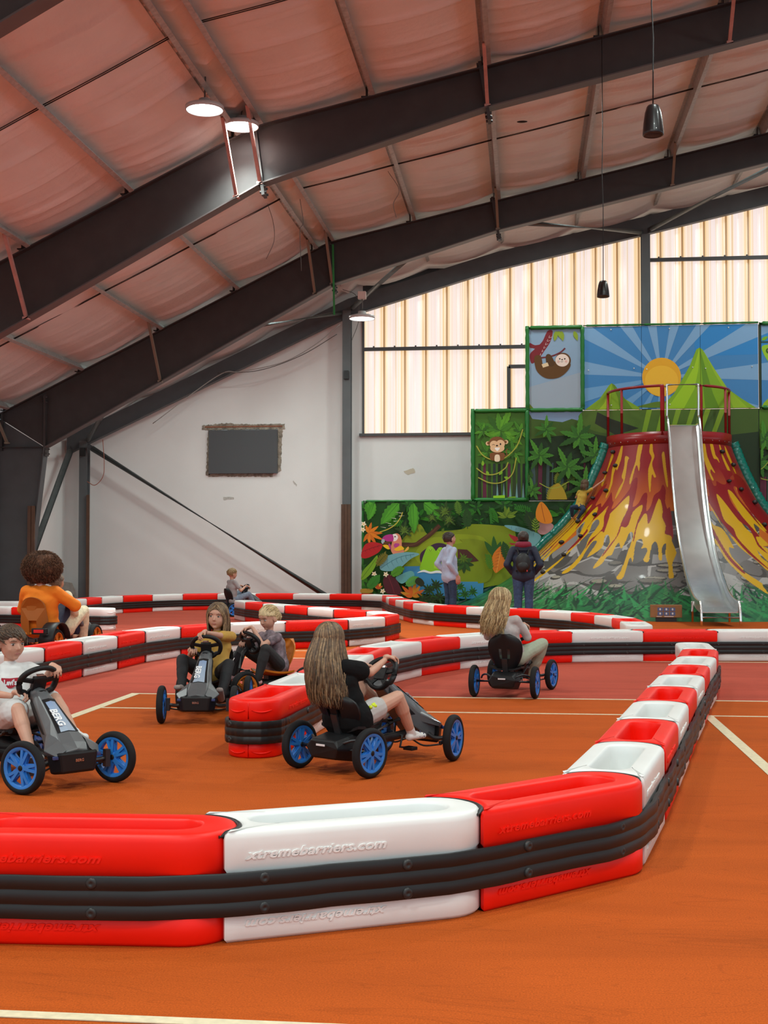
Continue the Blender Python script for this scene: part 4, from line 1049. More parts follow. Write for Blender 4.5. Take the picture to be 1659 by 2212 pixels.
# meadow
A.add(curvy([q7(700, 640), q7(960, 400), q7(1100, 560), q7(1250, 520), q7(1659, 480), q8(300, 400), q8(800, 430), q8(1000, 500), q8(1000, 1250), q8(600, 1400), q8(0, 1500), q7(1100, 1400), q7(800, 1250), q7(500, 1000), q7(600, 800)]), '#7f9312')
A.add(curvy([q7(900, 880), q7(1100, 640), q7(1400, 600), q8(100, 560), q8(500, 620), q8(560, 900), q8(400, 1200), q8(0, 1250), q7(1300, 1150), q7(1000, 1050)]), '#8ea317')
for k in range(16): A.add(leaf(930+rm.uniform(-75, 30), 1150, -90+rm.uniform(-15, 15), rm.uniform(4, 10), 2.5), '#5f7d14')
# water and hippo
A.add([q7(730, 1080), q7(1659, 1060), q8(500, 1330), q8(480, 1600), q7(1659, 1600), q7(900, 1500), q7(700, 1200)], '#3f8fc4')
A.add(curvy([q7(1330, 800), q7(1659, 700), q8(120, 640), q8(560, 720), q8(600, 1300), q8(0, 1330), q7(1560, 1200)]), '#7f9312')
A.add([q8(90, 1325), q8(400, 1325), q8(480, 1560), q8(60, 1560)], '#4292c0')
A.add(curvy([q7(985, 890), q7(1100, 780), q7(1250, 705), q7(1400, 730), q7(1500, 850), q7(1500, 1050), q7(1050, 1050)]), '#3b2240')
A.add(curvy([q7(1000, 1150), q7(1010, 1000), q7(1060, 850), q7(1110, 760), q7(1170, 755), q7(1215, 800), q7(1240, 830), q7(1290, 775), q7(1350, 785), q7(1375, 860), q7(1370, 1000), q7(1350, 1160)]), '#8ccb1e')
A.add(disc(*q7(1150, 805), 5, 5, 20), '#9bd62c'); A.add(disc(*q7(1305, 825), 5, 5, 20), '#9bd62c')
for cx_ in (1150, 1305): A.add(stroke([q7(cx_-22, 800), q7(cx_-10, 830), q7(cx_+10, 830), q7(cx_+22, 800)], .7), '#33560f')
A.add([q7(1205, 1040), q7(1340, 1020), q7(1340, 1130), q7(1205, 1110)], '#a5d838')
A.add([q7(1295, 935), q7(1330, 935), q7(1312, 975)], '#f4f4ee')
A.add(curvy([q7(935, 1185), q7(1040, 1135), q7(1150, 1165), q7(1260, 1145), q7(1400, 1170), q7(1400, 1200), q7(1260, 1185), q7(1150, 1195), q7(1040, 1170)]), '#eef2f2')
# hippo rump and bush, right of the man
A.add([q8(80, 800), q8(230, 810), q8(300, 870), q8(420, 990), q8(300, 1010), q8(80, 980)], '#4c2620')
for k in range(7): A.add(leaf(*q8(180, 1030), -30+k*40, 22, 9), '#1f4413' if k % 2 else '#2c5a18')
palm(A, *q8(170, 950), 14, ['#5d7f1a', '#4b6c16'], 9)
# branch
A.add(stroke([q7(620, 770), q7(700, 730), q7(900, 730), q7(1000, 670), q7(1150, 560), q7(1300, 420)], 9), '#4a2a15')
A.add(stroke([q7(620, 760), q7(900, 720), q7(1150, 545), q7(1290, 420)], 3), '#5d3820')
# big banana leaves hanging from the top
for bx, by, an, L, w in ((150, 40, 75, 34, 26), (640, 60, 130, 60, 30), (870, 60, 88, 66, 26), (1040, 60, 38, 62, 30), (250, 60, 110, 40, 20)):
    x, y = q7(bx, by); A.add(leaf(x, y, an, L, w, .22), '#3f8a1d'); a = math.radians(an)
    A.add(leaf(x-math.sin(a)*-2, y+math.cos(a)*-2, an, L*.93, w*.5, .1), '#4b9c22'); A.add(rib(x, y, an, L*.95, 1.2), '#1f5a12')
for bx, by, r in ((730, 500, 20), (1380, 200, 22), (1450, 330, 18), (1180, 300, 14)):
    palm(A, *q7(bx, by), r, ['#2a4a12', '#35591a', '#1d3a10'], 12, 10, 360, .1)
    palm(A, *q7(bx, by), r*.6, ['#4c6b1c', '#587a22'], 9, 0, 360, .05)
# vine
A.add(stroke([q7(340, 530), q7(480, 480), q7(600, 400), q7(680, 290), q7(710, 210)], 2), '#b9ae3c')
for k in range(7):
    x, y = q7(440+k*42, 460-k*30+k*k*-1.5); A.add(rib(x, y, (-5 if k % 2 else 190), 13, 1), '#e9e7d8')
# orange maple leaf top left
for k, (an, L) in enumerate(((-75, 24), (-35, 26), (0, 30), (25, 34), (55, 30), (85, 24), (120, 22), (-110, 18))):
    x, y = q7(165, 545); A.add(leaf(x, y, an, L, 7), '#d97e12' if k % 2 else '#c96a0f')
# red leaf
A.add(curvy([q7(50, 930), q7(60, 830), q7(110, 730), q7(210, 690), q7(310, 700), q7(390, 735), q7(340, 840), q7(230, 910), q7(120, 950)]), '#b3191f')
A.add(stroke([q7(50, 850), q7(200, 790), q7(380, 740)], .9), '#7d0f17')
for k in range(4): A.add(rib(*q7(110+k*65, 830-k*25), -35, 9, .8), '#7d0f17'); A.add(rib(*q7(110+k*65, 830-k*25), 50, 8, .8), '#7d0f17')
# toucan
A.add(curvy([q7(540, 700), q7(545, 600), q7(600, 550), q7(660, 570), q7(695, 650), q7(700, 760), q7(735, 850), q7(640, 890), q7(560, 880), q7(520, 800)]), '#d98a6a')
A.add(curvy([q7(545, 650), q7(545, 575), q7(600, 560), q7(638, 610), q7(610, 665), q7(570, 675)]), '#efe9e4'); A.add(disc(*q7(590, 603), 1.5), '#1a1512')
A.add(curvy([q7(370, 690), q7(385, 630), q7(440, 580), q7(550, 570), q7(560, 670), q7(470, 680), q7(410, 660), q7(400, 720)]), '#b12f86')
A.add(curvy([q7(370, 690), q7(390, 640), q7(425, 660), q7(405, 720)]), '#9fb6bd'); A.add(curvy([q7(400, 715), q7(430, 685), q7(530, 680), q7(500, 715), q7(440, 725)]), '#5d3a1c')
A.add(curvy([q7(395, 740), q7(470, 735), q7(510, 790), q7(480, 805), q7(430, 780)]), '#f0c020'); A.add(curvy([q7(580, 800), q7(680, 750), q7(735, 800), q7(650, 830), q7(600, 825)]), '#f0c020')
A.add(curvy([q7(570, 750), q7(590, 710), q7(655, 715), q7(650, 745), q7(600, 775)]), '#b53f8e')
A.add(curvy([q7(740, 830), q7(800, 760), q7(810, 800), q7(760, 840)]), '#e2b04a'); A.add(curvy([q7(480, 730), q7(515, 720), q7(530, 800), q7(510, 800)]), '#a83a78')
# blue leaves
A.add(curvy([q7(350, 1120), q7(400, 950), q7(560, 880), q7(800, 850), q7(980, 880), q7(840, 960), q7(660, 1110), q7(500, 1155)]), '#6fa9b2')
A.add(stroke([q7(360, 1110), q7(560, 980), q7(720, 915), q7(900, 885)], .9), '#2d6a78')
for k in range(6): A.add(rib(*q7(460+k*75, 1050-k*38+k*k*2), 60, 13-k, .7), '#2d6a78'); A.add(rib(*q7(460+k*75, 1050-k*38+k*k*2), -80, 11-k, .7), '#2d6a78')
A.add(curvy([q7(600, 1260), q7(700, 1200), q7(850, 1150), q7(900, 1230), q7(760, 1330), q7(680, 1350)]), '#5fa5a8')
A.add(curvy([q8(830, 425), q8(1010, 430), q8(1250, 500), q8(1420, 600), q8(1300, 760), q8(1220, 730), q8(1200, 560), q8(1000, 520)]), '#6fa9b2')
for k in range(6): A.add(rib(*q8(950+k*70, 440+k*22), 95, 10, .7), '#2d6a78')
A.add(curvy([q8(1380, 380), q8(1560, 380), q8(1620, 450), q8(1500, 560), q8(1400, 560), q8(1360, 500)]), '#b98f93')
# burgundy, yellow and orange plants along the bottom
A.add(curvy([q7(400, 1290), q7(480, 1200), q7(590, 1260), q7(670, 1400), q7(700, 1520), q7(480, 1520), q7(420, 1420)]), '#4e1220'); A.add(stroke([q7(480, 1230), q7(540, 1380), q7(580, 1510)], .9), '#7c2434')
for k, (an, L) in enumerate(((-78, 30), (-105, 28), (-55, 26), (-135, 28), (-160, 24), (-30, 26), (-8, 20), (-172, 14))):
    A.add(leaf(*q7(870, 1560), an, L*1.15, 8), '#d2661a' if k % 2 else '#c98a1a')
A.add(leaf(*q7(310, 1440), -118, 15, 6), '#e8b63a'); A.add(leaf(*q7(310, 1440), -60, 15, 6), '#e8b63a'); A.add(leaf(*q7(310, 1440), -90, 14, 7), '#d2561a'); A.add(leaf(*q7(310, 1440), -30, 13, 5), '#c8561a')
for fx, fy in ((258, 1200), (445, 1205), (395, 1475), (90, 400), (80, 490)):
    for k in range(5): A.add(leaf(*q7(fx, fy), k*72+10, 6.2, 3.6), '#f0e8c8')
    A.add(disc(*q7(fx, fy), 1.2), '#e0b040')
A.add(curvy([q7(50, 1280), q7(80, 1150), q7(200, 1020), q7(310, 900), q7(290, 1050), q7(200, 1200), q7(90, 1290)]), '#6fa31c'); A.add(stroke([q7(60, 1270), q7(180, 1110), q7(290, 950)], .9), '#3f6d12')
A.add(curvy([q7(50, 1500), q7(50, 1440), q7(230, 1440), q7(215, 1500)]), '#a98a2c')
frond(A, *q7(300, 1080), -60, 34, 8, 3.4, 13, '#6e6a1c', 10)
frond(A, *q7(150, 1440), -48, 36, 7, 6, 14, '#2f7d22', 0); frond(A, *q7(760, 1390), -35, 30, 8, 4, 13, '#57a042', 0); frond(A, *q7(520, 1220), -25, 30, 7, 5, 12, '#4c8f1e', -10)
for bx, by in ((1130, 1450), (1250, 1380), (1180, 1600), (1050, 1600), (1300, 1560)): palm(A, *q7(bx, by), 17, ['#163d12', '#1f5218', '#12300f'], 10, rm.uniform(0, 40), 360, .3)
for bx, by in ((200, 1520), (330, 1480), (130, 1400), (60, 1530)): palm(A, *q8(bx, by), 14, ['#2f7a1e', '#24621a', '#195016'], 9, rm.uniform(0, 40), 360, .3)
A.add(curvy([q7(920, 1330), q7(960, 1255), q7(1030, 1280), q7(1070, 1350), q7(1020, 1400)]), '#1e2a12')
# centre plants between the visitors
for an, L in ((-95, 44), (-125, 40), (-70, 34)): A.add(leaf(*q8(690, 920), an, L, 12), '#235a1c')
A.add(curvy([q8(690, 1180), q8(630, 1050), q8(650, 900), q8(720, 800), q8(790, 755), q8(850, 830), q8(875, 960), q8(850, 1060), q8(760, 1140)]), '#d9791a'); A.add(stroke([q8(710, 1170), q8(745, 980), q8(790, 770)], 1.1), '#f0a84a')
for k in range(6): A.add(rib(*q8(730+k*6, 1080-k*50), 160, 10, .8), '#7a2d10')
frond(A, *q8(640, 1130), -115, 34, 8, 3, 11, '#3f7d1a', 10); frond(A, *q8(900, 1000), -105, 40, 8, 5, 14, '#1d4a14', 0)
A.add([q8(900, 560), q8(1040, 610), q8(1060, 660), q8(1000, 690), q8(930, 620)], '#a3222a'); A.add([q8(900, 700), q8(1060, 720), q8(950, 740)], '#a3222a')
frond(A, *q8(1360, 540), -118, 46, 8, 5, 20, '#16360f', 0, '#5d7d1c'); frond(A, *q8(1330, 540), -90, 30, 5, 3, 12, '#6d8f22', 0)
palm(A, *q8(880, 290), 24, ['#5f8016', '#6f901c', '#4f7012'], 8, 180, 200, .1)
frond(A, *q8(250, 480), -92, 40, 7, 5, 15, '#1d4713', 0); frond(A, *q8(120, 260), -100, 28, 7, 3, 11, '#4f7a1e', 0)
A.add(curvy([q8(1350, 330), q8(1340, 180), q8(1420, 50), q8(1540, 180), q8(1600, 360), q8(1480, 400)]), '#d98412'); A.add(stroke([q8(1480, 370), q8(1440, 200), q8(1420, 80)], 1), '#8a3a10')
A.done('printed_artwork', t)
def rails(parent, segs, r=.045, ox=None):
    for a, b in segs:
        bm = B(); a = Vector(a); b = Vector(b); n = max(2, int((b-a).length/.09)); pts = [a.lerp(b, k/n) for k in range(n+1)]
        tube(bm, pts, [r*(1+.08*(k % 2)-(.18 if k % 5 == 0 else 0)) for k in range(n+1)], 10); o = obj('foam_pole', bm, M_foam, parent)
        o.location = -parent.location
M_foam = mat('green foam sleeve', (.008, .16, .02), .45, spec=.5, coat=.1)
M_tie = mat('white tie', (.7, .75, .7), .5)
rails(t, [((-3.94, MY-.02, 2.62), (.05, MY-.02, 2.62)), ((-3.95, MY-.02, .02), (-3.95, MY-.02, 2.62))], .03)
# ---------- upper wall: forest band between z=2.6 and 4.8 (X .05 to 12)
def panel(name, label, cx_, x0, x1, z0, z1, boxes=True, dy=0):
    t = thing('mural_panel', label, 'mural', ((x0+x1)/2, MY, 0))
    bm = B(); box(bm, (0, .06, (z0+z1)/2), (x1-x0-.004, .1, z1-z0-.004)); obj('backing_board', bm, mat('print #16340f', '#16340f', .5), t)
    return t
def forest(A, x0, x1, y0, y1, seed, palms):
    r = random.Random(seed)
    for k in range(26):
        x = r.uniform(x0, x1); w = r.uniform(3, 9); A.add([(x, y0+70), (x+w, y0+70), (x+w+r.uniform(-4, 4), y1), (x-2, y1)], r.choice(['#5a1f35', '#1d2a12', '#40585a', '#2a3a16', '#14200e', '#6b2340']))
    for k in range(20): frond(A, r.uniform(x0, x1), r.uniform(y1-60, y1), r.uniform(-150, -30), 30, 7, 3.5, 11, r.choice(['#4f6d16', '#2d5a18', '#6d7f18', '#1a3a12']))
    for (x, y, R_) in palms: palm(A, x, y, R_, ['#3a7a1c', '#2f6a18', '#45881f', '#22540f'], 9, r.uniform(0, 40), 360, .3)
t = panel('x', 'dark forest mural above the toucan strip, left of the volcano', 0, .06, 5.5, 2.62, 4.78)
A = Art((.06, 1.4*0+5.5, 2.63, 4.78))
A.add([(1130, 880), (1650, 880), (1650, 1095), (1130, 1095)], '#18300e')
A.add([(1130, 880), (1660, 870), (1660, 930), (1400, 960), (1270, 935), (1130, 950)], '#3f5b17')
A.add([(1130, 870), (1150, 905), (1215, 912), (1235, 905), (1275, 915), (1330, 885), (1400, 878)], '#7f98b8')
A.add(curvy([(1250, 905), (1275, 880), (1330, 870), (1450, 870), (1500, 905), (1430, 930), (1300, 935)]), '#4d6a19')
A.add([(1290, 890), (1320, 905), (1380, 925), (1330, 940), (1285, 915)], '#232a14')
for k in range(6): A.add([(1400+k*32, 870), (1412+k*32, 870), (1395+k*30, 940), (1385+k*30, 940)], '#7fa01c')
forest(A, 1140, 1330, 930, 1090, 4, [(1165, 985, 38), (1250, 945, 48), (1225, 1010, 44), (1285, 985, 38), (1180, 930, 30), (1262, 1050, 40), (1150, 1060, 26)])
frond(A, 1185, 1090, -75, 40, 9, 4, 14, '#8f8a1c'); A.add(curvy([(1185, 1090), (1190, 1060), (1205, 1045), (1220, 1065), (1222, 1090)]), '#a8901c')
A.add(stroke([(1165, 1045), (1185, 1055), (1205, 1054), (1228, 1042)], 1.6), '#9aa83a')
A.done('printed_artwork', t)
t = panel('x', 'jungle mural to the right of the volcano beside the teal tube', 0, 5.5, 12, .02, 4.78)
A = Art((5.52, 9, .03, 4.78))
A.add([(1600, 860), (1800, 860), (1800, 1340), (1600, 1340)], '#18300e')
A.add([(1630, 870), (1800, 860), (1800, 1000), (1600, 960)], '#4d7a18')
forest(A, 1590, 1720, 960, 1330, 9, [(1615, 965, 34), (1650, 950, 40), (1640, 1000, 34), (1600, 1010, 26)])
A.add(stroke([(1600, 980), (1615, 1010), (1640, 1015), (1665, 990)], 1.8), '#9aa83a'); A.add(stroke([(1625, 1000), (1635, 1030), (1665, 1040)], 1.8), '#9aa83a')
A.done('printed_artwork', t)
# ---------- sky panels z 4.8 .. 6.8
def sky(A):
    A.add([(1130, 690), (1800, 690), (1800, 900), (1130, 900)], '#3f83bd')
    A.add([(1500, 690), (1800, 690), (1800, 760), (1500, 770)], '#2a84c8')
    cx_, cy_ = 1429, 815
    for k in range(15):
        a = math.radians(-178+k*24.3); b = math.radians(-178+k*24.3+9.5)
        A.add([(cx_, cy_), (cx_+330*math.cos(a), cy_+330*math.sin(a)), (cx_+330*math.cos(b), cy_+330*math.sin(b))], '#7ba7cf' if k < 9 else '#6a9fcc')
    A.add(disc(cx_, cy_, 42, 42, 40), '#e6a91e')
    A.add(disc(cx_, cy_+8, 36, 33, 40), '#efb92e')
    A.add(curvy([(1380, 880), (1400, 872), (1420, 868), (1450, 868), (1480, 880)]), '#5d7d1c')
    A.add([(1260, 888), (1295, 862), (1316, 832), (1321, 828), (1328, 832), (1350, 862), (1380, 880), (1390, 900), (1260, 900)], '#7ea51a')
    A.add([(1321, 828), (1316, 845), (1306, 870), (1285, 895), (1300, 895), (1318, 870)], '#9dbf1e')
    A.add([(1321, 828), (1335, 860), (1340, 895), (1375, 895), (1350, 862), (1328, 832)], '#5f8516')
    A.add([(1420, 890), (1456, 850), (1490, 790), (1504, 755), (1511, 751), (1518, 756), (1545, 800), (1572, 840), (1600, 860), (1635, 882), (1640, 900), (1420, 900)], '#7fae14')
    A.add([(1511, 751), (1500, 790), (1478, 830), (1450, 870), (1430, 895), (1470, 895), (1500, 840), (1508, 800)], '#9cc916')
    A.add([(1511, 751), (1515, 800), (1520, 850), (1525, 895), (1560, 895), (1540, 850), (1525, 800)], '#5f8f10')
    A.add([(1518, 756), (1545, 810), (1575, 860), (1590, 895), (1630, 895), (1572, 840), (1545, 800)], '#93bd1c')
    A.add([(1636, 895), (1650, 870), (1670, 850), (1700, 895)], '#8fb81c')
xs3 = [1.40, 2.78, 4.16, 5.51]
for i, (lab) in enumerate(('blue sky mural panel with pale sun rays and small green peak', 'blue sky mural panel with the round orange sun', 'blue sky mural panel with the tall bright green peak')):
    t = panel('x', lab, 0, xs3[i], xs3[i+1], 4.8, 6.8)
    A = Art((xs3[i]+.004, xs3[i+1]-.004, 4.8, 6.8)); sky(A); A.done('printed_artwork', t)
    for dx, z in ((.12, 5.75), (1.2, 5.78), (.66, 6.72), (.66, 4.9)):
        bm = B(); ellipsoid(bm, (xs3[i]+dx, MY-.03, z), (.016, .012, .016), None, 8, 6); o = obj('fixing_button', bm, M_tie, t, smooth=True); o.location = -t.location
    rails(t, [((xs3[i], MY-.02, 6.83), (xs3[i+1], MY-.02, 6.83))], .025)
t = panel('x', 'sky mural panel with a green hanging creature at the right edge of the picture', 0, 5.53, 8.0, 4.8, 6.8)
A = Art((5.58, 8.0, 4.8, 6.76)); sky(A)
A.add(curvy([(1645, 752), (1655, 745), (1680, 748), (1690, 775), (1670, 790), (1655, 775)]), '#8fc21c'); A.add(disc(1660, 758, 6), '#2f5a12'); A.add(disc(1661, 757, 3), '#d8d86a')
A.add([(1638, 738), (1680, 736), (1680, 740), (1640, 741)], '#1d4a3a'); A.add(leaf(1645, 735, -30, 16, 7), '#6fae1c')
A.done('printed_artwork', t); rails(t, [((5.53, MY-.03, 6.8), (8, MY-.03, 6.8)), ((5.53, MY-.03, 4.8), (8, MY-.03, 4.8))], .05)
# ---------- framed sloth panel
t = panel('x', 'green-framed mural panel with a sloth hanging from a branch', 0, .06, 1.38, 4.8, 6.8)
A = Art((.1, 1.36, 4.84, 6.78))
A.add([(1130, 700), (1270, 700), (1270, 900), (1130, 900)], '#8aa6c0'); A.add([(1130, 840), (1270, 800), (1270, 900), (1130, 900)], '#9aa9b8')
A.add([(1140, 868), (1155, 885), (1140, 890)], '#6a7f20')
s_ = lambda x, y: (1130+x/3.136, 690+y/3.136)
A.add(curvy([s_(165, 80), s_(200, 80), s_(185, 150), s_(140, 220), s_(110, 260), s_(60, 300), s_(45, 240), s_(80, 200), s_(130, 150)]), '#7c1f28')
A.add(curvy([s_(45, 160), s_(80, 175), s_(130, 170), s_(150, 190), s_(100, 200), s_(60, 195), s_(45, 190)]), '#7c1f28')
for k in range(6): A.add(stroke([s_(150-k*12+30, 110+k*24), s_(175-k*12, 125+k*24), s_(200-k*16, 118+k*24)], .7), '#d8c4c4')
A.add(stroke([s_(110, 262), s_(190, 250), s_(250, 225), s_(285, 195)], 3), '#6d1c26')
A.add(curvy([s_(80, 250), s_(120, 250), s_(140, 320), s_(190, 280), s_(250, 300), s_(320, 300), s_(300, 350), s_(240, 395), s_(160, 400), s_(100, 360), s_(78, 300)]), '#5f3d12')
A.add(curvy([s_(155, 245), s_(185, 240), s_(215, 300), s_(190, 320), s_(160, 300)]), '#52340f'); A.add([s_(125, 305), s_(165, 292), s_(175, 315), s_(135, 328)], '#e0c7a0')
A.add(disc(*s_(270, 280), 17, 17, 30), '#5f3d12'); A.add(disc(*s_(265, 278), 15, 13.5, 30), '#ead8cc')
for dx in (-17, 17): A.add(disc(*s_(265+dx, 268), 1.6), '#2a1a10')
A.add(disc(*s_(264, 273), 1.7, 1.3), '#3a2414'); A.add(stroke([s_(255, 284), s_(263, 289), s_(271, 283)], .6), '#3a2414')
for dx in (-26, 26): A.add(disc(*s_(265+dx, 285), 2.6), '#e3b5a8')
for x, a in ((235, 60), (258, 80), (345, 70), (225, 100)): A.add(leaf(*s_(x, 80), a, 22, 9), '#8aa32a')
A.done('printed_artwork', t)
rails(t, [((.06, MY-.03, 4.8), (1.38, MY-.03, 4.8)), ((.06, MY-.03, 6.8), (1.38, MY-.03, 6.8)), ((.06, MY-.03, 4.78), (.06, MY-.03, 6.84)), ((1.38, MY-.03, 4.8), (1.38, MY-.03, 6.8))], .048)
for k in range(24):
    pass
# ---------- framed monkey panel
t = panel('x', 'green-framed mural panel with a winking monkey', 0, -1.28, .04, 2.64, 4.8)
A = Art((-1.24, .0, 2.68, 4.76)); w_ = lambda x, y: (780+x/3.95, 880+y/3.95)
A.add([(1010, 880), (1150, 880), (1150, 1095), (1010, 1095)], '#3c6b14')
for k in range(10): A.add([w_(1000+k*42, 480), w_(1022+k*42, 480), w_(1030+k*42, 800), w_(995+k*42, 800)], ['#1c2a12', '#5c1d38', '#2a3c16', '#27352f', '#141f0c'][k % 5])
for k in range(5): A.add([w_(1150+k*55, 800), w_(1163+k*55, 640), w_(1176+k*55, 800)], '#6f9a9c')
palm(A, *w_(1190, 200), 55, ['#4d8a1a', '#5a9a1c', '#3f7a16', '#2c5c10'], 11, 0, 360, .25)
for x, y, R_ in ((1080, 380, 26), (1300, 380, 28), (1360, 210, 26), (1040, 200, 22)): palm(A, *w_(x, y), R_, ['#3f7d18', '#4f8f1c', '#2c5c10'], 9, x % 40, 360, .25)
for pts in ([(985, 330), (1040, 410), (1130, 450), (1230, 430), (1330, 330), (1380, 190)], [(985, 520), (1060, 570), (1150, 570), (1230, 520), (1255, 470)], [(1000, 600), (1100, 645), (1200, 640), (1290, 570), (1325, 430)]):
    A.add(stroke([w_(*p) for p in pts], 2.4), '#a3a33a')
for k, (x, y) in enumerate(((1070, 545), (1205, 545), (1260, 610), (1040, 500))): A.add(leaf(*w_(x, y), 60+k*70, 11, 6), '#7fae22')
A.add([w_(1128, 755), w_(1228, 750), w_(1228, 795), w_(1128, 795)], '#8fd01a'); A.add([w_(1255, 765), w_(1320, 760), w_(1320, 795), w_(1255, 795)], '#6aa31c')
br, fc = '#7a4a22', '#e3b98e'
A.add(stroke([w_(1215, 420), w_(1245, 410), w_(1238, 375), w_(1252, 355)], 2), br)
A.add(curvy([w_(1110, 390), w_(1215, 390), w_(1222, 430), w_(1205, 455), w_(1120, 455), w_(1100, 430)]), br)
A.add(curvy([w_(1145, 410), w_(1180, 410), w_(1182, 460), w_(1142, 460)]), '#ecd6b8')
for s in (-1, 1): A.add(disc(*w_(1160+s*78, 310+(-12 if s > 0 else 0)), 4.5), fc); A.add(disc(*w_(1160+s*72, 308+(-10 if s > 0 else 0)), 3), br)
A.add(disc(*w_(1160, 305), 17.5, 13.5, 30), br)
A.add(disc(*w_(1135, 320), 9, 8.5), fc); A.add(disc(*w_(1190, 315), 9.5, 9), fc); A.add(disc(*w_(1163, 350), 15.5, 9.5), fc)
A.add(stroke([w_(1118, 325), w_(1130, 318), w_(1142, 325)], .9), '#3a2010'); A.add(disc(*w_(1190, 316), 1.7, 2.2), '#1c100a'); A.add(disc(*w_(1160, 329), 2.4, 1.6), '#1c100a')
A.add(curvy([w_(1140, 350), w_(1163, 346), w_(1186, 348), w_(1163, 376)]), '#f4f0ea')
A.done('printed_artwork', t)
rails(t, [((-1.28, MY-.03, 2.64), (.05, MY-.03, 2.64)), ((-1.28, MY-.03, 4.8), (.05, MY-.03, 4.8)), ((-1.26, MY-.03, 2.6), (-1.26, MY-.03, 4.85)), ((.05, MY-.03, 2.6), (.05, MY-.03, 4.8))], .05)
rails(t, [((.06, MY-.05, 2.7), (.06, MY-.05, 4.8))], .03)
# ================================================================ PEDAL KARTS
M_tyre = mat('kart tyre', (.010, .010, .011), .8, spec=.3, noise=(9, .2), bump=(60, .3, .003))
M_blue = mat('blue rim plastic', (.025, .20, .62), .35, noise=(4, .08)); M_orim = mat('orange rim plastic', (.65, .19, .02), .4)
M_kblack = mat('kart black plastic', (.006, .006, .007), .5, spec=.35, noise=(8, .15)); M_kmetal = mat('kart black metal', (.02, .02, .022), .38, spec=.6)
M_graph = mat('graphite shell', (.10, .106, .112), .34, noise=(6, .08), coat=.2); M_kshine = mat('bright metal', (.6, .6, .6), .25, metal=1)
M_orange = mat('orange seat plastic', (.60, .17, .008), .42); M_white = mat('white print', (.78, .78, .80), .5); M_reflect = mat('red reflector', (.60, .012, .02), .25, coat=.5)
M_navy = mat('deep blue shell decal', (.02, .05, .16), .3, coat=.3)
def decalmat():
    m = bpy.data.materials.new('shell decal'); m.use_nodes = True; nt = m.node_tree; p = nt.nodes['Principled BSDF']
    tc = nt.nodes.new('ShaderNodeTexCoord'); sp = nt.nodes.new('ShaderNodeSeparateXYZ'); nt.links.new(tc.outputs['Object'], sp.inputs[0])
    r = nt.nodes.new('ShaderNodeValToRGB'); e = r.color_ramp.elements; e[0].position = .2; e[0].color = (.42, .47, .52, 1); e[1].position = .62; e[1].color = (.03, .13, .42, 1)
    q = e.new(.42); q.color = (.30, .38, .50, 1)
    nt.links.new(sp.outputs[2], r.inputs[0]); nt.links.new(r.outputs[0], p.inputs['Base Color']); p.inputs['Roughness'].default_value = .3; return m
M_decal = decalmat()
def wheel_meshes(R, w, rimm, nm):
    rt = R*.80
    bm = B(); prof = []
    for k in range(17):
        a = -PI*.5+PI*k/16; prof.append((rt+(R-rt)*max(0, math.cos(a))**.6, w/2*math.sin(a)))
    prof += [(rt*.98, w*.42), (rt*.98, -w*.42)]
    lathe(bm, prof, 44, 'x', closed=True)
    tm = bpy.data.meshes.new(nm+'_tyre'); bmesh.ops.recalc_face_normals(bm, faces=bm.faces[:]); bm.to_mesh(tm); bm.free(); tm.materials.append(M_tyre); tm.polygons.foreach_set('use_smooth', [True]*len(tm.polygons))
    bm = B()
    lathe(bm, [(rt, -w*.42), (rt, w*.42), (rt-.012, w*.44), (rt-.022, w*.3), (rt-.016, 0), (rt-.022, -w*.3), (rt-.012, -w*.44)], 44, 'x', closed=True)
    for s in (-1, 1):
        lathe(bm, [(0, s*w*.42), (.022, s*w*.42), (.03, s*w*.34), (.03, 0), (0, 0)], 16, 'x')
        for k in range(5):
            a = 2*PI*k/5
            for da in (-.17, .17):
                c0 = Vector((s*w*.30, math.cos(a+da*.5)*.022, math.sin(a+da*.5)*.022)); c1 = Vector((s*w*.24, math.cos(a+da*1.1)*(rt-.014), math.sin(a+da*1.1)*(rt-.014)))
                bar(bm, c0, c1, .010+R*.045, .014, up=Vector((1, 0, 0)))
            c0 = Vector((s*w*.12, math.cos(a)*.02, math.sin(a)*.02)); c1 = Vector((s*w*.10, math.cos(a)*(rt-.012), math.sin(a)*(rt-.012))); bar(bm, c0, c1, .045, .006, up=Vector((1, 0, 0)))
    rm_ = bpy.data.meshes.new(nm+'_rim'); bm.to_mesh(rm_); bm.free(); rm_.materials.append(rimm); rm_.set_sharp_from_angle(angle=.8)
    bm = B(); lathe(bm, [(0, w*.5), (.012, w*.5), (.016, w*.44), (.016, -w*.44), (.012, -w*.5), (0, -w*.5)], 14, 'x')
    hm = bpy.data.meshes.new(nm+'_hub'); bm.to_mesh(hm); bm.free(); hm.materials.append(M_kblack)
    return tm, rm_, hm
WF = wheel_meshes(.150, .052, M_blue, 'blue'); WO = wheel_meshes(.165, .06, M_orim, 'orange'); WBIG = wheel_meshes(.20, .11, M_orim, 'big')
def add_wheel(t, x, y, W, R, steer=0, spin=0):
    o = link_to('tyre', W[0], t); o.location = (x, y, R); o.rotation_euler = (spin, 0, steer)
    link_to('rim', W[1], o); link_to('hub', W[2], o); return o
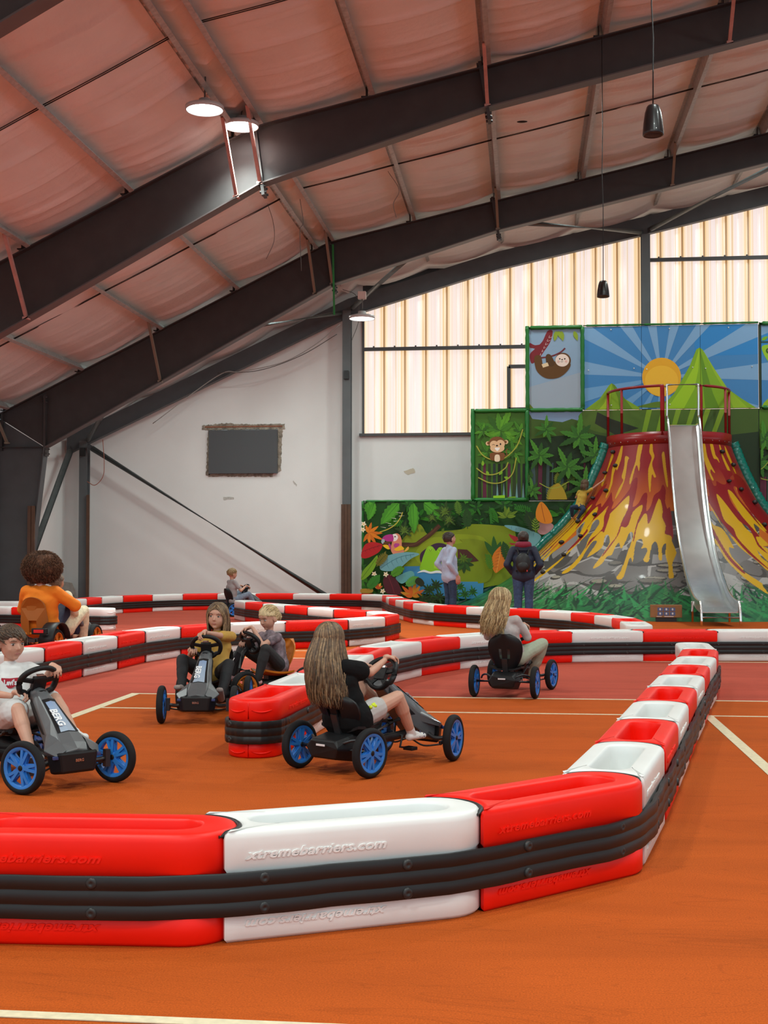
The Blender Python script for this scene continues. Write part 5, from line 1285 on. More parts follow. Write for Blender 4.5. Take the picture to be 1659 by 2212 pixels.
def steering(t, p, tilt, R=.12, mat_=None):
    """D-shaped steering wheel with hub, facing back to the driver"""
    m = Matrix.Translation(p) @ Matrix.Rotation(tilt, 4, 'X')
    bm = B(); pts = []
    for k in range(36):
        a = 2*PI*k/36; r = R*(1.0 if math.sin(a) > -.55 else .86); pts.append(m @ Vector((r*1.05*math.cos(a), r*math.sin(a), .012*math.cos(2*a))))
    tube(bm, pts, [.0155+.003*abs(math.cos(2*PI*k/36)) for k in range(36)], 10, closed=True); o = obj('steering_wheel', bm, M_kblack, t, smooth=True)
    bm = B(); box(bm, (0, 0, -.004), (.085, .085, .035))
    for s in (-1, 1):
        bar(bm, (s*.03, .012, 0), (s*R*.98, .03, 0), .028, .018); bar(bm, (s*.02, -.03, 0), (s*R*.6, -R*.72, 0), .03, .016)
    xform(bm, m); obj('wheel_hub', bm, M_kblack, o, bevel=.004)
    bm = B(); box(bm, (0, .045, .006), (.05, .02, .02)); xform(bm, m); obj('hub_badge', bm, M_kshine, o, bevel=.003)
    return o
def kart(label, x, y, heading, shell=True, seat='black', wheels=None, steer=0, lean=0, group=None, wb=.84, tr=.29, lights=False, scale=1, sb=(.165, .33)):
    """pedal kart; origin at the rear axle on the ground, +y forward"""
    hx, hy = heading; rz = math.atan2(hy, hx)-PI/2
    t = thing('pedal_kart', label, 'pedal kart', (x, y, 0), rz, group); t.scale = (scale,)*3
    W = wheels or WF; R = {id(WF): .15, id(WO): .165, id(WBIG): .20}[id(W)]
    add_wheel(t, -tr, 0, W, R, 0, .3); add_wheel(t, tr, 0, W, R, 0, .9); add_wheel(t, -tr, wb, W, R, steer, .5); add_wheel(t, tr, wb, W, R, steer, 1.3)
    bm = B(); tube(bm, [(-tr, 0, R), (tr, 0, R)], .012, 10); obj('rear_axle', bm, M_kmetal, t)
    bm = B(); tube(bm, catmull([(-tr+.04, wb, R), (-tr*.55, wb-.03, R-.01), (-.06, wb-.02, R+.03), (.06, wb-.02, R+.03), (tr*.55, wb-.03, R-.01), (tr-.04, wb, R)], 5), .014, 10)
    obj('front_axle', bm, M_kmetal, t)
    bm = B(); tube(bm, catmull([(-tr+.05, wb-.06, R-.04), (-.12, wb-.10, R-.055), (0, wb-.10, R-.02), (.12, wb-.10, R-.055), (tr-.05, wb-.06, R-.04)], 5), .006, 8); obj('track_rod', bm, M_kmetal, t)
    for s in (-1, 1):
        bm = B(); box(bm, (s*(tr-.05), wb, R), (.03, .035, .10)); bar(bm, (s*(tr-.05), wb-.08, R-.03), (s*(tr-.05), wb, R-.02), .02, .02)
        obj('steering_knuckle', bm, M_kmetal, t)
    # chassis tube and gear housing
    bm = B(); tube(bm, catmull([(0, -.02, R+.02), (0, .2, .17), (0, .5, .16), (0, wb-.03, .17)], 6), .028, 12); obj('main_tube', bm, M_kmetal, t)
    bm = B(); loft(bm, [[(-.10, -.10, .10), (.10, -.10, .10), (.13, -.12, .17), (.10, -.10, .215), (-.10, -.10, .215), (-.13, -.12, .17)], [(-.12, .05, .075), (.12, .05, .075), (.15, .05, .15), (.11, .05, .24), (-.11, .05, .24), (-.15, .05, .15)], [(-.07, .35, .09), (.07, .35, .09), (.09, .35, .14), (.06, .35, .20), (-.06, .35, .20), (-.09, .35, .14)]], True, True, smooth=False)
    g = obj('gear_housing', bm, M_kblack, t, bevel=.012)
    bm = B(); box(bm, (.0, -.124, .185), (.07, .003, .012)); obj('rear_badge', bm, M_white, g)
    bm = B(); 
    for s in (-1, 1): tube(bm, catmull([(s*.10, -.06, .19), (s*.17, -.01, .215), (s*.22, .05, .20), (s*.245, .1, .17)], 5), .009, 8)
    obj('guard_bars', bm, M_kmetal, t)
    # pedals and crank
    bm = B(); tube(bm, [(-.115, .66, .245), (-.045, .66, .245), (-.045, .635, .165), (.045, .615, .165), (.045, .59, .095), (.115, .59, .095)], .008, 8)
    cr = obj('crank', bm, M_kmetal, t)
    for px_, py_, pz in ((-.13, .66, .245), (.13, .59, .095)):
        bm = B(); box(bm, (px_, py_, pz), (.075, .06, .022)); obj('pedal', bm, M_kblack, cr, bevel=.004)
    # hand brake
    bm = B(); tube(bm, [(.135, .10, .17), (.15, .24, .25), (.16, .36, .285)], .009, 8); hb = obj('brake_lever', bm, M_kmetal, t)
    bm = B(); tube(bm, [(.157, .33, .278), (.166, .43, .30)], .016, 10); obj('grip', bm, M_kblack, hb)
    # seat
    sm = M_kblack if seat == 'black' else M_orange
    def seatback(name, w, h, holes):
        bm = B(); n = 16; rings = []
        # outline sampled in rows, curved like a shell
        rows = 15; cols_ = 13
        vs = {}
        for i in range(rows):
            v = i/(rows-1); half = w*(.60+.75*math.sin(PI*(.13+.62*v))-.35)*(1 if v < .72 else math.sqrt(max(.04, 1-((v-.72)/.30)**2)))
            for j in range(cols_):
                u = -1+2*j/(cols_-1); xx = u*half; zz = .265+h*v; yy = .055-.10*v+.055*(abs(u)**2)
                for k, th in enumerate((0, -.014)): vs[i, j, k] = bm.verts.new((xx, yy+th, zz))
        def hole(i, j):
            if not holes: return False
            if holes == 'slot': return 0 <= i <= 6 and 5 <= j <= 6
            return i in (4, 5, 6, 7) and j in (4, 7)
        for i in range(rows-1):
            for j in range(cols_-1):
                if hole(i, j): continue
                for k in (0, 1):
                    q = [vs[i, j, k], vs[i, j+1, k], vs[i+1, j+1, k], vs[i+1, j, k]]; bm.faces.new(q if k else q[::-1])
                for (di, dj, e) in ((-1, 0, ((i, j), (i, j+1))), (1, 0, ((i+1, j), (i+1, j+1))), (0, -1, ((i, j), (i+1, j))), (0, 1, ((i, j+1), (i+1, j+1)))):
                    ii, jj = i+di, j+dj
                    if not (0 <= ii < rows-1 and 0 <= jj < cols_-1) or hole(ii, jj):
                        try: bm.faces.new((vs[(*e[0], 0)], vs[(*e[1], 0)], vs[(*e[1], 1)], vs[(*e[0], 1)]))
                        except ValueError: pass
        return obj(name, bm, sm, t, smooth=True, sharp=.9)
    seatback('seat_back', sb[0], sb[1], 'slot' if seat == 'orange2' else 'two')
    bm = B(); rings = []
    for i in range(9):
        v = i/8; yy = .05+.30*v; half = .15-.045*v*v+.01*math.sin(v*PI)
        rings.append([(xx*half, yy, .262+.03*abs(xx)**2.5+.02*v*v-.012*math.sin(PI*v)) for xx in np.linspace(-1, 1, 11)]+[(xx*half, yy, .245+.03*abs(xx)**2.5+.02*v*v-.012*math.sin(PI*v)) for xx in np.linspace(1, -1, 11)])
    loft(bm, rings, True, True); obj('seat_base', bm, sm, t, smooth=True, sharp=.9)
    bm = B(); box(bm, (0, .18, .225), (.07, .16, .06)); bar(bm, (0, .05, .22), (0, .0, .36), .05, .02); obj('seat_bracket', bm, M_kmetal, t)
    # steering column
    sw = Vector((0, .455, .575)) if shell else Vector((0, .44, .55))
    bm = B(); tube(bm, [(0, wb-.10, .20), (0, .52, .46), sw+Vector((0, .035, -.05))], .022 if not shell else .03, 12); obj('steering_column', bm, M_kblack, t)
    steering(t, sw, math.radians(62), .112)
    if shell:
        # wedge-shaped bonnet running from the wheel down to the nose
        S = [((.44, .545), .045, .05), ((.50, .53), .056, .09), ((.60, .465), .070, .13), ((.72, .385), .088, .16), ((.82, .315), .112, .165), ((.885, .265), .125, .15), ((.93, .225), .10, .08)]
        bm = B(); rings = []
        for (yy, zz), hw, dp in S:
            sh = hw*.62
            rings.append([(-sh, yy, zz), (0, yy+.006, zz+.010), (sh, yy, zz), (hw, yy-.012, zz-dp*.35), (hw*.92, yy-.03, zz-dp), (-hw*.92, yy-.03, zz-dp), (-hw, yy-.012, zz-dp*.35)])
        loft(bm, rings, True, True, smooth=False); sh_ = obj('bonnet_shell', bm, M_graph, t, bevel=.008)
        for sg in (-1, 1):
            bm = B(); loft(bm, [[(sg*.07, .74, .33), (sg*.10, .74, .30), (sg*.09, .74, .25)], [(sg*.08, .86, .285), (sg*.175, .86, .235), (sg*.16, .86, .205)], [(sg*.07, .94, .235), (sg*.14, .93, .205), (sg*.12, .93, .195)]], True, True, smooth=False)
            obj('shell_wing', bm, M_graph, sh_, bevel=.006)
        def strip(k0, dz, ext):
            bm = B(); rings = []
            for (yy, zz), hw, dp in S[2:5]:
                k = hw*k0; rings.append([(-k, yy, zz+dz), (0, yy+.006, zz+dz+.0075), (k, yy, zz+dz)])
            (x0, y0, z0), (x1, y1, z1) = rings[0][1], rings[1][1]; e = Vector((0, y0-y1, z0-z1)).normalized()*ext
            for q in (0,): rings.insert(0, [tuple(Vector(p)*1+e) for p in rings[0]])
            loft(bm, rings, False, False, smooth=False); return bm
        obj('decal_recess', strip(.60, .005, .03), M_kblack, sh_)
        obj('shell_decal', strip(.42, .0085, .0), M_decal, sh_)
        A0 = Vector((0, .715, .3895)); dn = (Vector((0, .82, .315))-Vector((0, .60, .465))).normalized(); nx = Vector((1, 0, 0)); nn = nx.cross(-dn).normalized(); nn = nn if nn.z > 0 else -nn
        bm = text_bm('BERG', .062, .001, 0, bold=.0022); xform(bm, basis(A0+dn*.01+nn*.016+Vector((.022, 0, 0)), dn, nn.cross(dn), nn)); obj('shell_lettering', bm, M_white, sh_)
        bm = B(); loft(bm, [[(-.14, .87, .095), (.14, .87, .095), (.165, .86, .215), (-.165, .86, .215)], [(-.10, .955, .105), (.10, .955, .105), (.115, .955, .225), (-.115, .955, .225)]], True, True, smooth=False)
        nb = obj('nose_bumper', bm, M_kblack, t, bevel=.014)
        bm = text_bm('BERG', .022, .001, 0, bold=.0005); xform(bm, basis(Vector((0, .958, .175)), Vector((-1, 0, 0)), Vector((0, 0, 1)), Vector((0, 1, 0)))); obj('nose_badge', bm, M_kshine, nb)
        bm = B()
        for s in (-1, 1):
            bm = B(); box(bm, (s*.125, .925, .195), (.05, .02, .02)); obj('lamp_recess', bm, M_navy, nb, bevel=.004)
        for s in (-1, 1):
          bm = B(); loft(bm, [[(s*.05, .47, .50), (s*.062, .47, .46), (s*.06, .53, .37)], [(s*.075, .84, .27), (s*.10, .84, .2), (s*.09, .80, .17)]], True, True, smooth=False)
          obj('side_blade', bm, M_kblack, t)
    else:
        bm = B(); bar(bm, (0, .76, .22), (0, .58, .47), .05, .07, up=Vector((0, 1, 0))); box(bm, (0, .78, .21), (.16, .16, .08)); obj('column_cover', bm, M_kblack, t, bevel=.01)
        bm = B(); tube(bm, catmull([(-.03, .80, .18), (-.035, .74, .30), (-.03, .66, .40), (0, .60, .44)], 5), .009, 8); obj('bowed_rod', bm, M_kshine, t)
        bm = B(); tube(bm, catmull([(-.16, .9, .16), (-.08, .96, .2), (.08, .96, .2), (.16, .9, .16)], 6), .014, 8); obj('front_bar', bm, M_kmetal, t)
    return t
G_ = 'blue-wheeled pedal karts'
K1 = kart('blue-wheeled pedal kart driven by the boy in the white shirt at the left edge', -3.24, 7.70, (.75, -.66), steer=.40, group=G_)
K2 = kart('blue-wheeled pedal kart seen head-on, driven by the girl in the mustard shirt', -2.66, 10.80, (.085, -1), steer=.05, group=G_)
K4 = kart('nearest blue-wheeled pedal kart, driven by the girl with long brown hair', -1.175, 7.82, (.55, .835), sb=(.165, .22), steer=.28, group=G_)
K5 = kart('blue-wheeled pedal kart seen from behind, driven by the blonde girl in green trousers', -.20, 12.05, (.20, .98), steer=-.15, group=G_)
K6 = kart('far blue-wheeled pedal kart, driven by the boy in the grey shirt by the gable wall', -6.36, 26.85, (.74, .67), group=G_)
K3 = kart('open pedal kart with orange seat and orange rims behind the near kart', -2.17, 11.61, (-.64, -.765), shell=False, seat='orange', wheels=WO, steer=.1, wb=.70, tr=.26, sb=(.135, .30))
# two-seat kart of the costumed driver
def twin_kart():
    t = thing('two_seat_kart', 'black two-seat pedal kart with tall orange seats carrying the furry costume', 'pedal kart', (-6.34, 15.59, 0), math.atan2(.996, .085)-PI/2)
    for x, y in ((-.46, 0), (.46, 0), (-.46, 1.17), (.46, 1.17)): add_wheel(t, x, y, WBIG, .20, 0, x)
    bm = B(); tube(bm, [(-.46, 0, .2), (.46, 0, .2)], .02, 10); obj('rear_axle', bm, M_kmetal, t)
    bm = B(); tube(bm, [(-.46, 1.17, .2), (.46, 1.17, .2)], .02, 10); obj('front_axle', bm, M_kmetal, t)
    bm = B()
    for s in (-1, 1): bar(bm, (s*.3, -.2, .27), (s*.3, 1.15, .25), .05, .05)
    for y in (-.2, .3, .9): bar(bm, (-.3, y, .26), (.3, y, .26), .05, .04)
    obj('ladder_chassis', bm, M_kmetal, t)
    for s in (-1, 1):
        bm = B(); pts = [(s*.46, .26*math.cos(a), .2+.27*math.sin(a)) for a in np.linspace(.25, PI-.1, 12)]; 
        rings = [[(s*.46-.09, p[1], p[2]), (s*.46+.09, p[1], p[2]), (s*.46+.09, p[1]*1.06, p[2]+.012), (s*.46-.09, p[1]*1.06, p[2]+.012)] for p in pts]
        loft(bm, rings, True, True); f = obj('mudguard', bm, M_kblack, t)
        bm = B(); box(bm, (s*.40, -.30, .385), (.20, .06, .075)); obj('light_housing', bm, M_kblack, f, bevel=.01)
        bm = B(); box(bm, (s*.40, -.333, .387), (.13, .01, .04)); obj('reflector', bm, M_reflect, f, bevel=.003)
        # tall orange seat: legs either side of a centre slot
        bm = B(); cx_ = .19
        out = []
        for k in range(21):
            a = PI*k/20; out.append((cx_+.165*math.cos(a), .66+.14*math.sin(a)))
        out += [(cx_-.185, .50), (cx_-.17, .32), (cx_-.05, .32), (cx_-.05, .50), (cx_+.05, .50), (cx_+.05, .32), (cx_+.17, .32), (cx_+.185, .50)]
        if s < 0: bm.free(); continue
        prism(bm, out, .025, 'y', (0, -.06, 0))
        for v in bm.verts: v.co.y += .5*(v.co.x-cx_)**2*3-.12*(v.co.z-.3)
        obj('seat_back', bm, mat('brown orange seat', (.33, .095, .008), .45), t, bevel=.005)
        bm = B(); box(bm, (cx_, .14, .34), (.34, .38, .03)); obj('seat_base', bm, M_orange, t, bevel=.012)
    bm = B(); loft(bm, [[(.18, .75, .60), (.46, .75, .55), (.48, .78, .40), (.18, .78, .40)], [(.16, 1.1, .46), (.44, 1.1, .43), (.46, 1.1, .26), (.16, 1.1, .26)], [(.16, 1.5, .28), (.40, 1.5, .27), (.40, 1.5, .2), (.16, 1.5, .2)]], True, True, smooth=False); sh_ = obj('bonnet_shell', bm, M_graph, t, bevel=.03)
    bm = B()
    for k in range(3): box(bm, (.30+.05*k, .84, .60-.02*k), (.022, .2, .006), Matrix.Rotation(-.42, 3, 'X'))
    obj('white_stripes', bm, M_white, sh_)
    bm = B(); tube(bm, [(-.19, .95, .25), (-.19, .72, .68)], .02, 8); obj('steering_column', bm, M_kmetal, t)
    steering(t, Vector((-.19, .68, .72)), math.radians(62), .15)
    return t
K7 = twin_kart()
# ================================================================ PEOPLE
def V(*a): return Vector(a)
def ik(a, b, l1, l2, pole):
    """middle joint between a and b bending towards pole"""
    d = b-a; L = max(.02, min(d.length, (l1+l2)*.999)); d = d.normalized(); x = (l1*l1-l2*l2+L*L)/(2*L); h = math.sqrt(max(0, l1*l1-x*x))
    p = (pole-d*pole.dot(d)); p = p.normalized() if p.length > 1e-6 else V(0, 0, 1)
    return a+d*x+p*h
SKIN = lambda c='fair': mat('skin '+c, {'fair': (.56, .30, .21), 'tan': (.40, .20, .13), 'pink': (.60, .33, .25)}[c], .55, sub=.08, noise=(14, .06))
M_eye = mat('eye white', (.70, .68, .66), .3); M_iris = mat('iris', (.05, .04, .03), .2); M_lip = mat('lips', (.46, .17, .14), .5); M_brow = mat('eyebrow', (.10, .06, .035), .8)
def hand(bm, wrist, k, d, n, side, s=1, curl=1.0):
    """palm, four fingers and a thumb; k knuckle point, d pointing direction, n palm normal"""
    w = d.cross(n).normalized()*side              # towards the thumb side
    capsule(bm, wrist, wrist.lerp(k, .3), .0165*s, .018*s, 10)
    for q in (-1, -.33, .33, 1): capsule(bm, wrist+w*q*.010*s, k+w*q*.0235*s, .0115*s, .0105*s, 8)
    for i, q in enumerate((1.08, .38, -.34, -1.05)):
        L = (.031, .035, .032, .025)[i]*s; a = k+w*q*.0235*s; dirs = [.45, 1.35, 2.2]; ls = [L, L*.72, L*.55]
        sp = w*q*.05
        for j in range(3):
            an = dirs[j]*curl; dd = (d*math.cos(an)+n*math.sin(an)+sp).normalized(); b = a+dd*ls[j]; capsule(bm, a, b, (.0078-.0006*j)*s, (.0072-.0006*j)*s, 8); a = b
    a = wrist+d*.022*s+w*.014*s; b = a+(w*.8+d*.7+n*.35).normalized()*.030*s; c = b+(d*.75+n*.75*curl+w*.1).normalized()*.026*s
    capsule(bm, a, b, .0105*s, .009*s, 8); capsule(bm, b, c, .009*s, .0075*s, 8)
def head_parts(bm, H, s):
    """skull, face and ears in the head frame H (x right, y face, z up)"""
    def e(c, r, rot=None):
        m = H @ Matrix.Translation(Vector(c)*s); R3 = m.to_3x3()
        ellipsoid(bm, m.translation, Vector(r)*s, R3, 20, 14)
    def cp(a, b, ra, rb): capsule(bm, H @ (Vector(a)*s), H @ (Vector(b)*s), ra*s, rb*s, 10)
    e((0, -.014, .022), (.074, .090, .082)); e((0, .016, -.012), (.066, .066, .070)); e((0, .020, -.043), (.046, .051, .043))
    e((0, .049, -.069), (.020, .020, .016)); e((0, .052, .040), (.052, .028, .030))
    for q in (-1, 1):
        e((q*.031, .048, -.020), (.024, .022, .023)); e((q*.077, -.006, -.006), (.008, .019, .027)); cp((q*.014, .072, .030), (q*.044, .063, .030), .0065, .006)
    cp((0, .076, .012), (0, .089, -.012), .0055, .0088); cp((-.007, .081, -.016), (.007, .081, -.016), .0066, .0066)
    cp((-.010, .0695, -.043), (.010, .0695, -.043), .0078, .0078)
def face_bits(t, H, s, gaze=(0, 0)):
    def P(a): return H @ (Vector(a)*s)
    R3 = H.to_3x3()
    for q in (-1, 1):
        bm = B(); ellipsoid(bm, P((q*.030, .0665, .0125)), V(.0118, .0092, .0058)*s, R3, 14, 10); ey = obj('eye', bm, M_eye, t, smooth=True)
        bm = B(); ellipsoid(bm, P((q*.030+gaze[0]*.004, .0735, .0122+gaze[1]*.003)), V(.0066, .0036, .0058)*s, R3, 12, 8); obj('iris', bm, M_iris, ey, smooth=True)
        bm = B(); tube(bm, [P((q*.0175, .0725, .0165)), P((q*.030, .0765, .0198)), P((q*.043, .0695, .0160))], [.0012*s, .002*s, .0012*s], 6); obj('eyelid', bm, M_brow, t, smooth=True)
        bm = B(); tube(bm, [P((q*.015, .0805, .0310)), P((q*.030, .0800, .0355)), P((q*.047, .0685, .0320))], [.0022*s, .0028*s, .001*s], 6); obj('eyebrow', bm, M_brow, t, smooth=True)
    bm = B(); tube(bm, [P((-.017, .0735, -.0430)), P((-.007, .0798, -.0402)), P((0, .0795, -.0411)), P((.007, .0798, -.0402)), P((.017, .0735, -.0430))], [.001*s, .0027*s, .0025*s, .0027*s, .001*s], 8)
    tube(bm, [P((-.015, .0735, -.0443)), P((0, .0797, -.0470)), P((.015, .0735, -.0443))], [.001*s, .0036*s, .001*s], 8); obj('lips', bm, M_lip, t, smooth=True)
def hair_cap(bm, H, s, grow=1.0, hairline=.062, low=-.06, part=0, back=-.075):
    """close-fitting hair mass that stays clear of the face"""
    r = ellipsoid(bm, (0, 0, 0), (1, 1, 1), None, 40, 28)
    for v in r:
        u = v.co.copy(); p = V(u.x*.083, u.y*.099, u.z*.092)*grow+V(0, -.016, .022)
        fz = hairline-.35*abs(u.x)*.05
        k = 1.0
        if p.y > .018 and p.z < fz: k = max(.55, 1-(fz-p.z)*18)
        if p.z < low+.02*(p.y < -.03): k = .72
        if abs(p.x) > .05 and p.y > -.005 and p.z < .03: k = min(k, .8)
        q = (p-V(0, -.016, .015))*k+V(0, -.016, .015)
        q += u.normalized()*.0035*pnoise(V(u.x*6, u.y*2.5, u.z*6))
        v.co = H @ (q*s)
    for f in bm.faces: f.smooth = True
def long_hair(t, H, s, length, mats, n=150, seed=1, spread=1.0, wave=.006, backx=(0, 0), fly=0, face_side=.75, push=.02, name='hair_locks', thick=1.0, pony=None):
    """locks combed from the parting over the skull and falling by gravity"""
    rn = random.Random(seed); bms = [B() for _ in mats]; down = V(0, 0, -1)
    back = (H.to_3x3() @ V(0, -1, 0)); back.z = 0; back.normalize()
    for i in range(n):
        az = rn.uniform(-1, 1)*(PI*face_side)     # 0 = straight back
        dirx, diry = math.sin(az), -math.cos(az); c_ = V(0, -.015, .022); rr = V(.083, .100, .096)
        if pony:                                   # swept back from hairline and crown into the tail
            e0 = rn.uniform(-.15, 1.35); z0 = rn.uniform(-1, 1)*(1.75 if e0 < .5 else 2.6); u0 = V(math.sin(z0)*math.cos(e0), -math.cos(z0)*math.cos(e0), math.sin(e0)); u1 = V(rn.uniform(-.12, .12), -1, rn.uniform(-.05, .2)).normalized()
        else:
            u0 = V(rn.uniform(-.09, .09), -.62+1.22*min(1, abs(az)/(PI*.72))+rn.uniform(-.14, .14), 0); u0.z = math.sqrt(max(.05, 1-u0.x**2-u0.y**2)); u1 = V(dirx, diry, rn.uniform(-.15, .0)).normalized()
        lay = rn.uniform(1.0, 1.07); pts = []
        for k in range(0, 8):
            u = u0.slerp(u1, k/7); l_ = lay if k else .98
            pts.append(c_+V(u.x*rr.x, u.y*rr.y, u.z*rr.z)*l_)
        P = [H @ (p*s) for p in pts]; L = length*rn.uniform(.82, 1.04); end = P[-1]; out = (H.to_3x3() @ V(dirx, diry, 0)); out.z = 0; m = 9; ph = rn.uniform(0, 6)
        for k in range(1, m+1):
            q = k/m
            w = out*(.012*spread*math.sin(q*2.2)-.02*q*(abs(az) > 1.2))+back*push*q*(1-q)*2+back*backx[1]*q+V(backx[0]*q*q, 0, 0)
            w += V(math.sin(ph+q*9), math.cos(ph*1.3+q*8), 0)*wave*q
            if fly and rn.random() < .08*fly: w += V(rn.uniform(-1, .3), rn.uniform(-.5, .5), .3)*.03*q
            P.append(end+down*L*q+w*1.0)
        r0 = rn.uniform(.0026, .0048)*s*thick
        tube(bms[i % len(mats)], catmull(P, 2), [r0*(.5+.5*min(1, j/4))*(1 if j < 20 else 1-.8*(j-20)/12) for j in range((len(P)-1)*2+1)], 6, flat=.75)
    par = None
    for b_, m_ in zip(bms, mats):
        par = obj(name, b_, m_, t, smooth=True)
def person(label, loc, rotz, J, S=1.0, skin='fair', vox=.0045, top=None, bottom=None, shoes=None, socks=None, headrot=(0, 0, 0), hs=1.0, face=True, gaze=(0, 0), group=None, hands='grip', slim=1.0):
    t = thing('person', label, 'person', loc, rotz, group)
    J = {k: Vector(v) for k, v in J.items()}
    ua, fa, th, sh = .205*S, .185*S, .31*S, .30*S
    ln = J.get('lens'); 
    if ln: ua, fa, th, sh = [q*S for q in ln]
    H = Matrix.Translation(J['head']) @ Matrix.Rotation(headrot[0], 4, 'Z') @ Matrix.Rotation(headrot[1], 4, 'X') @ Matrix.Rotation(headrot[2], 4, 'Y')
    g = {}
    for q, sgn in (('L', -1), ('R', 1)):
        g['el'+q] = J.get('el'+q) or ik(J['sh'+q], J['wr'+q], ua, fa, J.get('pole'+q, V(sgn*.6, -.3, -1)))
        g['kn'+q] = J.get('kn'+q) or ik(J['hip'+q], J['an'+q], th, sh, J.get('kpole'+q, V(sgn*.15, .3, 1)))
    k = S*slim
    def torso(bm, e, low=0):
        pe, ch, ne = J['pelvis'], J['chest'], J['neck']; rt = (J['shR']-J['shL']).normalized(); rp = (J['hipR']-J['hipL']).normalized()
        capsule(bm, pe-rp*.045*k, pe+rp*.045*k, .082*k+e, .082*k+e); mid = pe.lerp(ch, .5)
        capsule(bm, mid-rt*.046*k, mid+rt*.046*k, .078*k+e, .078*k+e); capsule(bm, ch-rt*.054*k, ch+rt*.054*k, .074*k+e, .074*k+e)
        capsule(bm, pe-rt*.04*k, ch-rt*.045*k, .080*k+e, .076*k+e); capsule(bm, pe+rt*.04*k, ch+rt*.045*k, .080*k+e, .076*k+e)
        c2 = ch.lerp((J['shL']+J['shR'])/2, .75); capsule(bm, ch-rt*.04*k, c2-rt*.03*k, .072*k+e, .056*k+e); capsule(bm, ch+rt*.04*k, c2+rt*.03*k, .072*k+e, .056*k+e)
        for sd in ('L', 'R'):
            capsule(bm, c2, J['sh'+sd], .046*k+e*.8, .033*k+e*.8)
    bm = B(); torso(bm, 0)
    capsule(bm, J['neck']-V(0, 0, .03*S), H @ V(0, -.012, -.045)*1, .033*S*hs, .031*S*hs)
    head_parts(bm, H, hs)
    for q, sgn in (('L', -1), ('R', 1)):
        capsule(bm, J['sh'+q], g['el'+q], .033*k, .026*k); fw = J['wr'+q]-g['el'+q]
        capsule(bm, g['el'+q], g['el'+q]+fw*.35, .026*k, .0265*k); capsule(bm, g['el'+q]+fw*.35, J['wr'+q], .0265*k, .0175*k)
        kn, d, n = J.get('kn_'+q), None, None
        rim = J.get('rim'+q)
        if rim is not None:
            dd = (rim-J['wr'+q]).normalized(); n = J.get('palm'+q, V(0, .35, -1)); n = (n-dd*n.dot(dd)).normalized()
            kk = rim-n*.021*S-dd*.008*S
            if (kk-J['wr'+q]).length > .085*S: capsule(bm, J['wr'+q], kk-dd*.062*S, .0175*k, .017*k)
            hand(bm, kk-dd*.06*S, kk, dd, n, -sgn if J.get('thumb'+q) is None else sgn, S, 1.0)
        else:
            dd = J.get('hdir'+q, (J['wr'+q]-g['el'+q])).normalized(); n = J.get('palm'+q, V(-sgn, 0, -.2)); n = (n-dd*n.dot(dd)).normalized()
            hand(bm, J['wr'+q], J['wr'+q]+dd*.065*S, dd, n, sgn, S, .45)
        capsule(bm, J['hip'+q], g['kn'+q], .066*k, .044*k)
        sk = J['an'+q]-g['kn'+q]; calf = (g['kn'+q]-J['hip'+q]).normalized()
        capsule(bm, g['kn'+q], g['kn'+q]+sk*.35-calf*.004*0, .043*k, .045*k); capsule(bm, g['kn'+q]+sk*.3, J['an'+q], .043*k, .026*k)
        toe = J['to'+q]; heel = J['an'+q]-(toe-J['an'+q]).normalized()*.025*S; heel.z -= .02*S
        capsule(bm, J['an'+q], heel, .026*k, .024*k); capsule(bm, heel, toe, .023*k, .018*k); capsule(bm, J['an'+q], J['an'+q].lerp(toe, .6), .024*k, .018*k)
    me = remesh(bm, vox, 2); body = link('body', me, SKIN(skin), t)
    if face: face_bits(body, H, hs, gaze)
    fold = lambda a, f: (lambda c: a*(pnoise(c*f)+.6*pnoise(c*f*2.3+V(3, 1, 7)))+a*.9*math.sin((c.z*1.0+c.x*.4+.03*pnoise(c*6))*f*2.0+4*pnoise(c*5)))
    if top:
        bm = B(); e = top.get('e', .011)*S; torso(bm, e)
        rp = (J['hipR']-J['hipL']).normalized()
        hm = J['pelvis']+V(0, 0, top.get('hem', -.015)*S); capsule(bm, hm-rp*.05*k, hm+rp*.05*k, top.get('hr', .088)*k+e, top.get('hr', .088)*k+e)
        capsule(bm, J['neck']-V(0, 0, .028*S), J['neck']+V(0, 0, top.get('collar', -.012)*S), .050*k+e*.5, .040*k+e*.2)
        sl = top.get('sleeve', .5)
        for q in 'LR':
            a = J['sh'+q]; b = g['el'+q]
            if sl <= 1: capsule(bm, a, a.lerp(b, sl), .034*k+e*.9, .033*k+e*1.15)
            else: capsule(bm, a, b, .034*k+e*.8, .030*k+e*.8); capsule(bm, b, b.lerp(J['wr'+q], sl-1), .030*k+e, .022*k+e*.8)
        link('shirt', remesh(bm, vox*1.25, 14, disp=fold(.0016*S, 21/S)), top['m'], t)
    if bottom:
        bm = B(); e = bottom.get('e', .008)*S; rp = (J['hipR']-J['hipL']).normalized(); pe = J['pelvis']
        capsule(bm, pe-rp*.05*k, pe+rp*.05*k, .085*k+e, .085*k+e); ln_ = bottom.get('len', 2)
        for q in 'LR':
            a, b, c = J['hip'+q], g['kn'+q], J['an'+q]; capsule(bm, pe, a, .082*k+e, .070*k+e)
            if ln_ <= 1: capsule(bm, a, a.lerp(b, ln_), .069*k+e, .060*k+e*1.8)
            else:
                capsule(bm, a, b, .067*k+e, .046*k+e); m_ = b.lerp(c, .35); capsule(bm, b, m_, .045*k+e, .046*k+e); capsule(bm, m_, b.lerp(c, min(1, ln_-1)), .045*k+e, .029*k+e*bottom.get('cuff', 1.2))
        link('trousers' if ln_ > 1 else 'shorts', remesh(bm, vox*1.25, 5, disp=fold(.0015*S, 22/S)), bottom['m'], t)
